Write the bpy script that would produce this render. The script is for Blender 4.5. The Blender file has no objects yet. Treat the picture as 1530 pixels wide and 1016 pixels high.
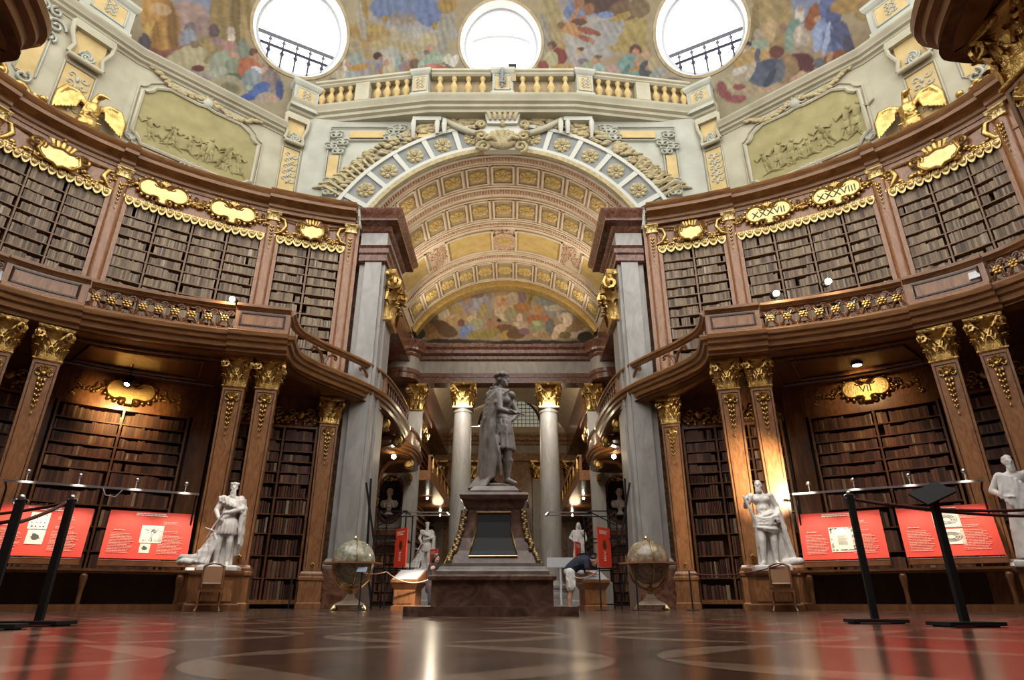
import bpy, math, random
import numpy as np
from mathutils import Matrix, Vector
sin, cos, pi, sqrt = math.sin, math.cos, math.pi, math.sqrt
R = math.radians
rnd = random.Random(7)
SC = bpy.context.scene
COL = SC.collection
WM = {}                      # world matrices of empties

def T(x=0, y=0, z=0): return Matrix.Translation((x, y, z))
def RZ(a): return Matrix.Rotation(a, 4, 'Z')
def RX(a): return Matrix.Rotation(a, 4, 'X')
def RY(a): return Matrix.Rotation(a, 4, 'Y')
def S(x, y=None, z=None):
    if y is None: y = z = x
    return Matrix.Diagonal((x, y, z, 1))

class MB:
    """collects shapes, builds ONE mesh object"""
    def __init__(s): s.v = []; s.f = []
    def add(s, vs, fs, M=None):
        o = len(s.v)
        if M is not None: vs = [tuple(M @ Vector(p)) for p in vs]
        s.v += [tuple(p) for p in vs]
        s.f += [tuple(i + o for i in f) for f in fs]
        return s
    def box(s, cx, cy, cz, sx, sy, sz, M=None, rz=0):
        x, y, z = sx / 2, sy / 2, sz / 2
        vs = [(i, j, k) for k in (-z, z) for i, j in ((-x, -y), (x, -y), (x, y), (-x, y))]
        L = T(cx, cy, cz) @ RZ(rz)
        s.add(vs, [(3, 2, 1, 0), (4, 5, 6, 7), (0, 1, 5, 4), (1, 2, 6, 5), (2, 3, 7, 6), (3, 0, 4, 7)], L if M is None else M @ L)
        return s
    def taper(s, z0, z1, w0, d0, w1, d1, M=None, n=1, bow=0.0):
        vs = []; fs = []
        for i in range(n + 1):
            q = i / n; b = bow * sin(pi * q)
            w = (w0 + (w1 - w0) * q) / 2 + b; d = (d0 + (d1 - d0) * q) / 2 + b; z = z0 + (z1 - z0) * q
            vs += [(-w, -d, z), (w, -d, z), (w, d, z), (-w, d, z)]
            if i:
                o = 4 * (i - 1)
                for k in range(4): fs.append((o + k, o + (k + 1) % 4, o + 4 + (k + 1) % 4, o + 4 + k))
        fs += [(3, 2, 1, 0), tuple(4 * n + k for k in range(4))]
        return s.add(vs, fs, M)
    def lathe(s, prof, n=24, M=None, sx=1, sy=1):
        vs = []; fs = []; m = len(prof)
        for i in range(n):
            a = 2 * pi * i / n
            for r, z in prof: vs.append((r * cos(a) * sx, r * sin(a) * sy, z))
        for i in range(n):
            j = (i + 1) % n
            for k in range(m - 1): fs.append((i * m + k, j * m + k, j * m + k + 1, i * m + k + 1))
        if prof[0][0] > 1e-6: fs.append(tuple(i * m for i in reversed(range(n))))
        if prof[-1][0] > 1e-6: fs.append(tuple(i * m + m - 1 for i in range(n)))
        return s.add(vs, fs, M)
    def sqlathe(s, prof, M=None):
        """square plan profile (half width, z)"""
        vs = []; fs = []
        for r, z in prof: vs += [(-r, -r, z), (r, -r, z), (r, r, z), (-r, r, z)]
        for i in range(len(prof) - 1):
            for k in range(4): fs.append((4 * i + k, 4 * i + (k + 1) % 4, 4 * i + 4 + (k + 1) % 4, 4 * i + 4 + k))
        n = len(prof) - 1
        fs += [(3, 2, 1, 0), tuple(4 * n + k for k in range(4))]
        return s.add(vs, fs, M)
    def rectlathe(s, prof, M=None):
        """rectangular plan profile (half width, half depth, z)"""
        vs = []; fs = []
        for r, d, z in prof: vs += [(-r, -d, z), (r, -d, z), (r, d, z), (-r, d, z)]
        for i in range(len(prof) - 1):
            for k in range(4): fs.append((4 * i + k, 4 * i + (k + 1) % 4, 4 * i + 4 + (k + 1) % 4, 4 * i + 4 + k))
        n = len(prof) - 1
        fs += [(3, 2, 1, 0), tuple(4 * n + k for k in range(4))]
        return s.add(vs, fs, M)
    def ball(s, c, r, M=None, nu=12, nv=8):
        if not isinstance(r, (tuple, list)): r = (r, r, r)
        vs = [(0, 0, -1)]; fs = []
        for j in range(1, nv):
            b = -pi / 2 + pi * j / nv
            for i in range(nu):
                a = 2 * pi * i / nu; vs.append((cos(b) * cos(a), cos(b) * sin(a), sin(b)))
        vs.append((0, 0, 1)); top = len(vs) - 1
        for i in range(nu):
            j = (i + 1) % nu
            fs.append((0, 1 + j, 1 + i)); fs.append((top, top - nu + i, top - nu + j))
            for k in range(nv - 2):
                o = 1 + k * nu; fs.append((o + i, o + j, o + nu + j, o + nu + i))
        L = T(*c) @ S(*r)
        return s.add(vs, fs, L if M is None else M @ L)
    def tube(s, pts, r, n=6, M=None, closed=False, flat=1.0):
        pts = [Vector(p) for p in pts]; m = len(pts)
        rs = r if isinstance(r, (list, tuple)) else [r] * m
        vs = []; fs = []; prev = None
        for i, p in enumerate(pts):
            if closed: d = pts[(i + 1) % m] - pts[i - 1]
            else: d = pts[min(i + 1, m - 1)] - pts[max(i - 1, 0)]
            if d.length < 1e-9: d = Vector((0, 0, 1))
            d.normalize()
            if prev is None:
                u = d.cross(Vector((0, 0, 1)))
                if u.length < .05: u = d.cross(Vector((1, 0, 0)))
            else: u = prev - d * prev.dot(d)
            if u.length < 1e-6: u = d.orthogonal()
            u.normalize(); w = d.cross(u); prev = u
            for k in range(n):
                a = 2 * pi * k / n
                vs.append(p + (u * cos(a) + w * sin(a) * flat) * rs[i])
        for i in range(m if closed else m - 1):
            j = (i + 1) % m
            for k in range(n):
                l = (k + 1) % n; fs.append((i * n + k, i * n + l, j * n + l, j * n + k))
        if not closed:
            fs.append(tuple(reversed(range(n)))); fs.append(tuple((m - 1) * n + k for k in range(n)))
        return s.add(vs, fs, M)
    def cap(s, p0, p1, r0, r1, n=12):
        """tapered capsule"""
        p0 = Vector(p0); p1 = Vector(p1); d = (p1 - p0); L = d.length
        if L < 1e-6: return s.ball(p0, r0)
        q = d.to_track_quat('Z', 'Y').to_matrix().to_4x4()
        pr = [(max(r0 * cos(a), 0), r0 * sin(a)) for a in (R(-90), R(-60), R(-30), 0)]
        pr += [(max(r1 * cos(a), 0), L + r1 * sin(a)) for a in (0, R(30), R(60), R(90))]
        return s.lathe(pr, n, T(*p0) @ q)
    def prism(s, poly, depth, M=None):
        """polygon in local XZ, thickness along Y (0..depth)"""
        n = len(poly)
        vs = [(x, 0, z) for x, z in poly] + [(x, depth, z) for x, z in poly]
        fs = [tuple(range(n)), tuple(reversed(range(n, 2 * n)))]
        fs += [(i, i + n, (i + 1) % n + n, (i + 1) % n) for i in range(n)]
        return s.add(vs, fs, M)
    def sweep(s, path, prof, closed=True, caps=True, M=None, pclosed=False):
        """path: (x,y,nx,ny); prof: (off,z) loops"""
        m = len(prof); vs = []; fs = []; n = len(path)
        for x, y, nx, ny in path:
            for o, z in prof: vs.append((x + nx * o, y + ny * o, z))
        for i in range(n if pclosed else n - 1):
            a = i * m; b = ((i + 1) % n) * m
            for k in range(m if closed else m - 1):
                l = (k + 1) % m; fs.append((a + k, b + k, b + l, a + l))
        if closed and caps and not pclosed:
            fs.append(tuple(reversed(range(m)))); fs.append(tuple((n - 1) * m + k for k in range(m)))
        return s.add(vs, fs, M)
    def mesh(s, name, P=None):
        me = bpy.data.meshes.new(name)
        vs = s.v
        if P is not None:
            I = P.inverted(); vs = [tuple(I @ Vector(p)) for p in vs]
        me.from_pydata(vs, [], s.f); me.update()
        return me
    def build(s, name, mat, parent=None, smooth=None, local=False):
        P = None
        if parent is not None and not local: P = WM[parent.name]
        me = s.mesh(name, P)
        return link(name, me, mat, parent, smooth)

def fixnormals(me):
    import bmesh
    b = bmesh.new(); b.from_mesh(me); bmesh.ops.recalc_face_normals(b, faces=b.faces); b.to_mesh(me); b.free()

def link(name, me, mat, parent=None, smooth=None):
    fixnormals(me)
    if smooth is not None:
        me.shade_smooth(); me.set_sharp_from_angle(angle=R(smooth))
    if mat is not None: me.materials.append(mat)
    o = bpy.data.objects.new(name, me); COL.objects.link(o)
    if parent is not None: o.parent = parent; WM[o.name] = WM[parent.name]
    else: WM[o.name] = Matrix.Identity(4)
    return o

def thing(name, label, cat, M=None, group=None):
    o = bpy.data.objects.new(name, None); COL.objects.link(o)
    o.empty_display_size = .2
    M = M if M is not None else Matrix.Identity(4)
    o.matrix_world = M; WM[o.name] = M.copy()
    o['label'] = label; o['category'] = cat
    if group: o['group'] = group
    return o
def tag(o, label, cat, group=None, kind=None):
    o['label'] = label; o['category'] = cat
    if group: o['group'] = group
    if kind: o['kind'] = kind
    return o
def struct(o, label=None, cat=None):
    o['kind'] = 'structure'
    if label: o['label'] = label; o['category'] = cat
    return o
def dup(o, M, label=None, group=None):
    """copy of a thing with copies of its parts and sub-parts, placed by matrix M"""
    r = o.copy(); COL.objects.link(r); r.matrix_world = M; WM[r.name] = M.copy()
    if label: r['label'] = label
    if group: r['group'] = group
    for ch in list(o.children):
        c = ch.copy(); COL.objects.link(c); c.parent = r
        for g in list(ch.children):
            d = g.copy(); COL.objects.link(d); d.parent = c
    return r
def child_copy(o, parent, M):
    c = o.copy(); COL.objects.link(c); c.parent = parent; c.matrix_local = M
    return c

# ---- the ellipse of the rotunda -------------------------------------------------
CY = 11.5
E1 = (15.0, 9.16)     # bookcase fronts
E2 = (12.2, 5.0)      # gallery edge
def ell(E, t, off=0.0):
    a, b = E; x = a * sin(t); y = CY + b * cos(t)
    nx, ny = -sin(t) / a, -cos(t) / b; l = sqrt(nx * nx + ny * ny); nx /= l; ny /= l
    return (x + nx * off, y + ny * off, nx, ny)
def arc(E, t0, t1, n): return [ell(E, t0 + (t1 - t0) * i / n) for i in range(n + 1)]
def tX(E, X): return math.asin(X / E[0])
def frame_at(E, t, z=0, off=0.0):
    """local x along the wall (viewer's right), local -y towards the room, z up"""
    x, y, nx, ny = ell(E, t, off)
    return T(x, y, z) @ RZ(math.atan2(ny, nx) + pi / 2)
def arcbox(mb, E, t0, t1, o0, o1, z0, z1, n):
    return mb.sweep(arc(E, t0, t1, n), [(o0, z0), (o1, z0), (o1, z1), (o0, z1)])
def polypath(pts):
    """open polyline -> path with normals on the left-hand... pointing to the axis point (0,CY)"""
    out = []
    n = len(pts)
    for i, (x, y) in enumerate(pts):
        ds = []
        if i > 0: ds.append(((x - pts[i-1][0]), (y - pts[i-1][1])))
        if i < n - 1: ds.append(((pts[i+1][0] - x), (pts[i+1][1] - y)))
        ns = []
        for dx, dy in ds:
            l = sqrt(dx*dx + dy*dy); ns.append((-dy / l, dx / l))
        nx = sum(a for a, b in ns); ny = sum(b for a, b in ns); l = sqrt(nx*nx+ny*ny)
        nx /= l; ny /= l
        k = 1 / max(.4, nx * ns[0][0] + ny * ns[0][1])
        out.append([x, y, nx * k, ny * k])
    return out
def flip(path): return [(x, y, -nx, -ny) for x, y, nx, ny in path]
def smooth_path(pts, sub=6):
    P = [Vector(p) for p in pts]; out = []
    for i in range(len(P) - 1):
        p0 = P[max(i-1, 0)]; p1 = P[i]; p2 = P[i+1]; p3 = P[min(i+2, len(P)-1)]
        for k in range(sub):
            t = k / sub
            out.append(.5 * ((2*p1) + (-p0+p2)*t + (2*p0-5*p1+4*p2-p3)*t*t + (-p0+3*p1-3*p2+p3)*t**3))
    out.append(P[-1]); return [tuple(p) for p in out]
def spiral(c, r0, r1, a0, turns, n=22, plane='xz', y=0):
    pts = []
    for i in range(n + 1):
        q = i / n; r = r0 + (r1 - r0) * q; a = a0 + 2 * pi * turns * q
        pts.append((c[0] + r * cos(a), y, c[1] + r * sin(a)))
    return pts

# ---- materials ------------------------------------------------------------------
MATS = {}
def nodes(name):
    m = bpy.data.materials.new(name); m.use_nodes = True; MATS[name] = m
    nt = m.node_tree; b = nt.nodes['Principled BSDF']
    return m, nt, b
def ramp(nt, stops):
    r = nt.nodes.new('ShaderNodeValToRGB'); e = r.color_ramp.elements
    while len(e) < len(stops): e.new(.5)
    for q, (p, c) in zip(e, stops): q.position = p; q.color = (*c, 1)
    return r
def noise_mat(name, stops, scale=4, rough=.5, metal=0, detail=5, bump=0, bscale=None, stretch=None, dist=0, coat=0, spec=.5, coords='Object'):
    m, nt, b = nodes(name); L = nt.links.new
    tc = nt.nodes.new('ShaderNodeTexCoord'); mp = nt.nodes.new('ShaderNodeMapping')
    L(tc.outputs[coords], mp.inputs[0])
    if stretch: mp.inputs['Scale'].default_value = stretch
    n = nt.nodes.new('ShaderNodeTexNoise'); n.inputs['Scale'].default_value = scale; n.inputs['Detail'].default_value = detail
    n.inputs['Distortion'].default_value = dist
    L(mp.outputs[0], n.inputs[0]); r = ramp(nt, stops); L(n.outputs[0], r.inputs[0]); L(r.outputs[0], b.inputs['Base Color'])
    b.inputs['Roughness'].default_value = rough; b.inputs['Metallic'].default_value = metal
    b.inputs['Coat Weight'].default_value = coat; b.inputs['Coat Roughness'].default_value = .15
    b.inputs['Specular IOR Level'].default_value = spec
    if bump:
        n2 = nt.nodes.new('ShaderNodeTexNoise'); n2.inputs['Scale'].default_value = bscale or scale * 3; n2.inputs['Detail'].default_value = 4
        L(tc.outputs['Object'], n2.inputs[0])
        bp = nt.nodes.new('ShaderNodeBump'); bp.inputs['Strength'].default_value = bump; bp.inputs['Distance'].default_value = .03
        L(n2.outputs[0], bp.inputs['Height']); L(bp.outputs[0], b.inputs['Normal'])
    return m
def plain(name, c, rough=.5, metal=0, emit=0, ecol=None):
    m, nt, b = nodes(name)
    b.inputs['Base Color'].default_value = (*c, 1); b.inputs['Roughness'].default_value = rough; b.inputs['Metallic'].default_value = metal
    if emit:
        b.inputs['Emission Color'].default_value = (*(ecol or c), 1); b.inputs['Emission Strength'].default_value = emit
    return m
WOOD = noise_mat('walnut', [(.25, (.075, .028, .010)), (.5, (.15, .060, .023)), (.75, (.24, .105, .042))], 3.0, .32, stretch=(1.5, 1.5, .35), dist=1.2, coat=.35, detail=8)
WOODH = noise_mat('walnut_horizontal', [(.25, (.12, .048, .014)), (.5, (.235, .105, .034)), (.75, (.36, .18, .064))], 3.0, .40, stretch=(.5, .5, 4), dist=1.2, coat=.18, detail=8)
WOODL = noise_mat('burr_walnut', [(.25, (.15, .058, .021)), (.5, (.26, .112, .043)), (.78, (.38, .18, .075))], 4.0, .33, stretch=(1.6, 1.6, .5), dist=2.0, coat=.35, detail=9)
SHELF = noise_mat('shelf_wood', [(.3, (.12, .06, .028)), (.7, (.25, .14, .07))], 4.0, .5, stretch=(1, 1, 3), detail=5)
DARKW = noise_mat('dark_and_shaded_wood', [(.3, (.022, .010, .006)), (.7, (.055, .025, .012))], 4.0, .38, stretch=(1, 1, .4), detail=6, coat=.2)  # dark wood, blackened further to put the recess shade into its colour
GOLD = noise_mat('gilding', [(.3, (.34, .21, .06)), (.7, (.72, .49, .18))], 6, .33, 1.0, bump=.5, bscale=22)
GOLDP = noise_mat('pale_gilding', [(.3, (.55, .40, .16)), (.7, (.74, .58, .27))], 6, .42, .75, bump=.35, bscale=20)
MARB = noise_mat('grey_marble', [(.2, (.25, .235, .215)), (.5, (.34, .325, .305)), (.8, (.43, .415, .395))], 1.6, .38, dist=1.2, detail=9, stretch=(1.5, 1.5, .6))
MARR = noise_mat('red_marble', [(.25, (.065, .026, .018)), (.48, (.145, .062, .04)), (.7, (.24, .12, .08)), (.85, (.33, .20, .15))], 2.2, .22, dist=3, detail=9)
MARO = noise_mat('ochre_marble', [(.25, (.16, .075, .04)), (.5, (.30, .17, .10)), (.75, (.46, .31, .20))], 1.8, .25, dist=3, detail=9)
STAT = noise_mat('white_marble', [(.25, (.46, .43, .41)), (.6, (.72, .69, .66))], 5, .45, detail=6, bump=.12, bscale=30)
STATD = noise_mat('emperor_marble', [(.25, (.12, .10, .085)), (.6, (.23, .20, .175))], 5, .42, detail=6, bump=.12, bscale=30)
PLIN = noise_mat('brown_marble', [(.25, (.055, .030, .022)), (.5, (.12, .068, .05)), (.75, (.22, .14, .105))], 3, .25, dist=2, detail=9)
STUC = noise_mat('cream_stucco', [(.3, (.34, .315, .225)), (.7, (.45, .42, .315))], 1.2, .75, detail=6, bump=.1, bscale=14)
STUG = noise_mat('grey_stucco', [(.3, (.33, .335, .275)), (.7, (.44, .445, .375))], 1.2, .75, detail=6, bump=.1, bscale=14)
STUD = noise_mat('slate_stucco', [(.3, (.17, .185, .18)), (.7, (.25, .265, .255))], 2.2, .8, detail=6)
OCHR = noise_mat('ochre_stucco', [(.3, (.44, .32, .13)), (.7, (.57, .43, .20))], 2.0, .8, detail=6)
OLIV = noise_mat('olive_stucco', [(.3, (.235, .205, .085)), (.7, (.33, .295, .135))], 1.6, .8, detail=7, bump=.25, bscale=9)
GARL = noise_mat('garland_stucco', [(.3, (.29, .235, .12)), (.7, (.46, .385, .22))], 8, .75, detail=5, bump=.4, bscale=25)
VAUL = noise_mat('warm_stucco', [(.3, (.54, .44, .33)), (.7, (.66, .57, .45))], 1.5, .75, detail=6)
VAUD = noise_mat('dark_coffer_stucco', [(.3, (.27, .21, .12)), (.7, (.38, .30, .18))], 3, .8, detail=6)  # darker brown stucco for coffer panels and balustrade backing
VAUO = noise_mat('vault_ochre', [(.3, (.44, .31, .11)), (.7, (.56, .42, .17))], 2.5, .8, detail=8)
VAUR = noise_mat('rose_ornament_stucco', [(.3, (.36, .21, .14)), (.7, (.62, .46, .33))], 10, .8, detail=5, bump=.5, bscale=22)
BLK = plain('black_metal', (.012, .012, .014), .4, .6)
BLKM = plain('black_paint', (.008, .008, .009), .8)
STEEL = plain('brushed_steel', (.62, .63, .66), .3, 1)
BRASS = noise_mat('brass', [(.3, (.55, .40, .16)), (.7, (.80, .62, .30))], 8, .3, 1)
ROPE = noise_mat('rope_red_brown', [(.3, (.06, .015, .012)), (.7, (.13, .03, .022))], 40, .8)
GLASS = plain('window_glass', (.9, .95, 1), .05)
GLASS.node_tree.nodes['Principled BSDF'].inputs['Transmission Weight'].default_value = 1
PAPER = plain('white_card', (.82, .81, .78), .7)
# ================= painted surfaces =================
def _hash(i, j, seed):
    h = (i.astype(np.int64) * 374761393 + j.astype(np.int64) * 668265263 + seed * 974634777) & 0x7fffffff
    h = ((h ^ (h >> 13)) * 1274126177) & 0x7fffffff
    return ((h ^ (h >> 16)) & 0xffff) / 65535.0
def vnoise(x, y, seed=0):
    i = np.floor(x); j = np.floor(y); fx = x - i; fy = y - j
    fx = fx * fx * (3 - 2 * fx); fy = fy * fy * (3 - 2 * fy)
    a = _hash(i, j, seed); b = _hash(i + 1, j, seed); c = _hash(i, j + 1, seed); d = _hash(i + 1, j + 1, seed)
    return (a * (1 - fx) + b * fx) * (1 - fy) + (c * (1 - fx) + d * fx) * fy
def fbm(x, y, seed=0, o=4):
    s = 0; k = .5
    for q in range(o):
        s = s + k * (vnoise(x, y, seed + q) * 2 - 1); x = x * 2.03; y = y * 2.03; k *= .5
    return s
def hexc(h): return tuple(((c / 255) ** 2.2) for c in ((h >> 16) & 255, (h >> 8) & 255, h & 255))
def paint(X, Z, base, blobs, gain=1.0, wob=.12):
    """fresco painter in wall coordinates (metres): colour patches with brushy edges and folds"""
    C = np.empty((len(X), 3)); C[:] = base
    wx = fbm(X * 2.2, Z * 2.2, 3) * wob * 1.3; wz = fbm(X * 2.2, Z * 2.2, 9) * wob * 1.3
    fine = fbm(X * 7, Z * 7, 21, 3)
    for k, (cx, cz, rx, rz, ang, col) in enumerate(blobs):
        m = np.abs(X - cx) < max(rx, rz) * 1.4 + .3
        m &= np.abs(Z - cz) < max(rx, rz) * 1.4 + .3
        if not m.any(): continue
        a = R(ang); dx = X[m] + wx[m] * min(1, max(rx, rz)) - cx; dz = Z[m] + wz[m] * min(1, max(rx, rz)) - cz
        u = (dx * cos(a) + dz * sin(a)) / rx; v = (-dx * sin(a) + dz * cos(a)) / rz
        d = np.sqrt(u * u + v * v) + fine[m] * .12
        al = np.clip((1.06 - d) / (.5 if max(rx, rz) > 1.6 else .13), 0, 1)
        fold = np.sin((dx * 1.3 + dz * .5) * 9 / max(.3, min(rx, rz) + .25) + k) * .10 + fine[m] * .22
        c = np.array(hexc(col)) * gain
        C[m] = C[m] * (1 - al[:, None]) + (c[None, :] * (1 + fold)[:, None] + .0) * al[:, None]
    C *= (1 + fbm(X * 4, Z * 4, 31, 4) * .18)[:, None]
    lum = C.mean(1)[:, None]; C = (C * .80 + lum * .20)
    return np.clip(C, 0, 1)
def painted_mat(name, rough=.8):
    m, nt, b = nodes(name)
    a = nt.nodes.new('ShaderNodeVertexColor'); a.layer_name = 'paint'
    nt.links.new(a.outputs[0], b.inputs['Base Color']); b.inputs['Roughness'].default_value = rough
    return m
def paint_mesh(me, C):
    at = me.color_attributes.new('paint', 'FLOAT_COLOR', 'POINT')
    at.data.foreach_set('color', np.concatenate([C, np.ones((len(C), 1))], 1).astype(np.float32).ravel())

# ================= floor =================
fm, nt, b = nodes('polished_marble_floor'); L = nt.links.new
tc = nt.nodes.new('ShaderNodeTexCoord'); sep = nt.nodes.new('ShaderNodeSeparateXYZ'); L(tc.outputs['Object'], sep.inputs[0])
def mth(op, a, c=None, d=None):
    n = nt.nodes.new('ShaderNodeMath'); n.operation = op
    for i, q in enumerate((a, c, d)):
        if q is None: continue
        if isinstance(q, (int, float)): n.inputs[i].default_value = q
        else: L(q, n.inputs[i])
    return n.outputs[0]
P_ = 1.75
mx = mth('SUBTRACT', mth('FLOORED_MODULO', mth('ADD', sep.outputs[0], P_ / 2), P_), P_ / 2)
my = mth('SUBTRACT', mth('FLOORED_MODULO', mth('ADD', sep.outputs[1], P_ / 2 - 2.62), P_), P_ / 2)
rr = mth('SQRT', mth('ADD', mth('MULTIPLY', mx, mx), mth('MULTIPLY', my, my)))
disc = mth('LESS_THAN', rr, .80); ring = mth('LESS_THAN', mth('ABSOLUTE', mth('SUBTRACT', rr, .80)), .018)
dia = mth('LESS_THAN', mth('ADD', mth('ABSOLUTE', mx), mth('ABSOLUTE', my)), .78)
n = nt.nodes.new('ShaderNodeTexNoise'); n.inputs['Scale'].default_value = 2.2; n.inputs['Detail'].default_value = 9; n.inputs['Distortion'].default_value = 2.5
L(tc.outputs['Object'], n.inputs[0])
rA = ramp(nt, [(.3, (.030, .013, .009)), (.5, (.062, .028, .018)), (.72, (.12, .060, .040))]); L(n.outputs[0], rA.inputs[0])
rB = ramp(nt, [(.3, (.12, .075, .052)), (.5, (.19, .13, .092)), (.72, (.27, .195, .145))]); L(n.outputs[0], rB.inputs[0])
rC = ramp(nt, [(.3, (.09, .012, .010)), (.6, (.17, .025, .018))]); L(n.outputs[0], rC.inputs[0])  # red at the near sides: reflection of the red boards painted into the floor
def mix(f, a, c):
    x = nt.nodes.new('ShaderNodeMix'); x.data_type = 'RGBA'
    L(f, x.inputs[0])
    for i, q in ((6, a), (7, c)):
        if isinstance(q, tuple): x.inputs[i].default_value = (*q, 1)
        else: L(q, x.inputs[i])
    return x.outputs[2]
col = mix(disc, rA.outputs[0], rB.outputs[0]); col = mix(dia, col, rA.outputs[0]); col = mix(ring, col, (.012, .007, .005))
side = mth('GREATER_THAN', mth('ABSOLUTE', mth('SUBTRACT', sep.outputs[0], .1)), 1.62)
notd = mth('SUBTRACT', 1.0, disc)
nearm = mth('LESS_THAN', sep.outputs[1], 7.2)
col = mix(mth('MULTIPLY', mth('MULTIPLY', side, notd), nearm), col, rC.outputs[0])
L(col, b.inputs['Base Color']); b.inputs['Roughness'].default_value = .2; b.inputs['Specular IOR Level'].default_value = .32
n2 = nt.nodes.new('ShaderNodeTexNoise'); n2.inputs['Scale'].default_value = 1.3; n2.inputs['Detail'].default_value = 3; L(tc.outputs['Object'], n2.inputs[0])
bp = nt.nodes.new('ShaderNodeBump'); bp.inputs['Strength'].default_value = .07; bp.inputs['Distance'].default_value = .02; L(n2.outputs[0], bp.inputs['Height']); L(bp.outputs[0], b.inputs['Normal'])
mb = MB(); mb.box(0, 26, -.1, 36, 62, .2)
struct(mb.build('floor', fm))

# ================= lower walls =================
for s, nm in ((-1, 'left'), (1, 'right')):
    mb = MB(); arcbox(mb, E1, s * R(21.5), s * R(97), -.62, -.9, 0, 14.3, 50)
    struct(mb.build('wall_' + nm, DARKW))
mb = MB()
for s in (-1, 1): arcbox(mb, E1, s * R(97.01), s * R(158), -.62, -.9, 0, 14.3, 30)
mb.box(-5.9, 0, 7.1, .3, 6, 14.3); mb.box(5.9, 0, 7.1, .3, 6, 14.3); mb.box(0, -3.2, 7.1, 12.4, .3, 14.3)
struct(mb.build('wall_entrance', WOOD))

# wooden crown cornice of the bookcase storey
CP = [(-.6, 13.36), (.06, 13.36), (.08, 13.46), (.16, 13.50), (.17, 13.60), (.30, 13.66), (.52, 13.69), (.54, 13.80), (.62, 13.86), (.66, 13.97), (-.6, 13.97)]
tn = [0]
def trim(mb, mat, smooth=None, label=None, cat=None):
    tn[0] += 1
    return struct(mb.build('trim_%d' % tn[0], mat, smooth=smooth), label, cat)
for s in (-1, 1):
    mb = MB(); mb.sweep(arc(E1, s * R(21.7), s * R(150), 110), CP)
    for a, c in ((21.9, 34.9), (55, 57.2), (74.3, 80)): mb.sweep(arc(E1, s * R(a), s * R(c), 14), [(o + .13, z) if o > 0 else (o, z) for o, z in CP])
    trim(mb, WOODH, 40)

# ================= piers at the mouth of the far wing =================
for s, nm in ((-1, 'left'), (1, 'right')):
    mb = MB()
    mb.box(s * 4.86, 21.1, 6.95, .96, 1.7, 13.9)
    mb.box(s * 4.80, 20.22, 6.7, .62, .22, 11.0)
    mb.rectlathe([(.56, .95, 1.12), (.58, .98, 1.2), (.56, .96, 1.3), (.50, .88, 1.42)], T(s * 4.86, 21.1, 0))
    mb.box(s * 4.42, 21.25, 5.7, .24, 1.05, 8.2)
    struct(mb.build('pillar_' + nm, MARB), None)
    mb = MB(); mb.box(s * 4.86, 21.1, .56, 1.14, 1.95, 1.12); trim(mb, MARR)
    # entablature block
    mb = MB()
    prof = [(0, 11.9), (.06, 11.95), (.06, 12.2), (.12, 12.26), (.12, 12.45), (.2, 12.54), (.0, 12.56), (0, 13.2), (.10, 13.26), (.16, 13.4), (.42, 13.5), (.44, 13.68), (.56, 13.8), (.6, 13.95), (-.3, 13.95), (-.3, 11.9)]
    path = [(-5.35, 20.12), (-4.36, 20.12), (-4.36, 23.3), (-5.3, 23.3)]
    pp = polypath(path)
    pp = flip(pp)
    if s > 0: pp = [(-x, y, -nx, ny) for x, y, nx, ny in pp]
    mb.sweep(pp, prof); trim(mb, MARR, 40)
    mb = MB(); mb.sweep(pp, [(.015, 12.58), (.015, 13.18), (-.05, 13.18), (-.05, 12.58)]); trim(mb, MARB)
    mb = MB(); mb.box(s * 6.05, 27.5, 13.3, 1.5, 12.6, 1.6); mb.box(s * 6.1, 44.7, 13.4, 1.6, 20.8, 2.4); trim(mb, MARR)

# ================= far wing =================
for s, nm in ((-1, 'left'), (1, 'right')):
    mb = MB(); mb.box(s * 6.9, 27.7, 7.2, .3, 13.0, 14.4); mb.box(s * 6.9, 44.7, 7.2, .3, 20.8, 14.4)
    struct(mb.build('wall_wing_' + nm, MARO))
    mb = MB(); mb.box(s * 6.2, 21.98, 7.2, 1.7, .3, 14.4); struct(mb.build('wall_pier_' + nm, MARO))
# vaults
RV, ZV = 6.1, 11.37
def vault(y0, y1, mat, n=40, r=RV, a=61, ny=1):
    mb = MB(); vs = []; fs = []
    for j in range(2):
        for i in range(n + 1):
            q = R(-a + 2 * a * i / n)
            for rr in (r, r + .25): vs.append((rr * sin(q), (y0, y1)[j], ZV + rr * cos(q)))
    m = 2 * (n + 1)
    for i in range(n):
        a0 = 2 * i; fs += [(a0, a0 + 2, m + a0 + 2, m + a0), (a0 + 1, m + a0 + 1, m + a0 + 3, a0 + 3), (a0, a0 + 1, a0 + 3, a0 + 2), (m + a0, m + a0 + 2, m + a0 + 3, m + a0 + 1)]
    mb.add(vs, fs); return mb
o = vault(20.55, 34.0, VAUL).build('ceiling_vault', VAUL, smooth=30); struct(o)
o = vault(34.5, 55.0, VAUL).build('ceiling_vault_far', VAUL, smooth=30); struct(o)
def vband(mb, y0, y1, r0, r1, n=60, a=60):
    """raised band running round the vault"""
    vs = []; fs = []
    for i in range(n + 1):
        q = R(-a + 2 * a * i / n)
        for rr, y in ((r0, y0), (r1, y0), (r1, y1), (r0, y1)): vs.append((rr * sin(q), y, ZV + rr * cos(q)))
    for i in range(n):
        for k in range(4): fs.append((4 * i + k, 4 * i + (k + 1) % 4, 4 * i + 4 + (k + 1) % 4, 4 * i + 4 + k))
    mb.add(vs, fs)
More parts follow.
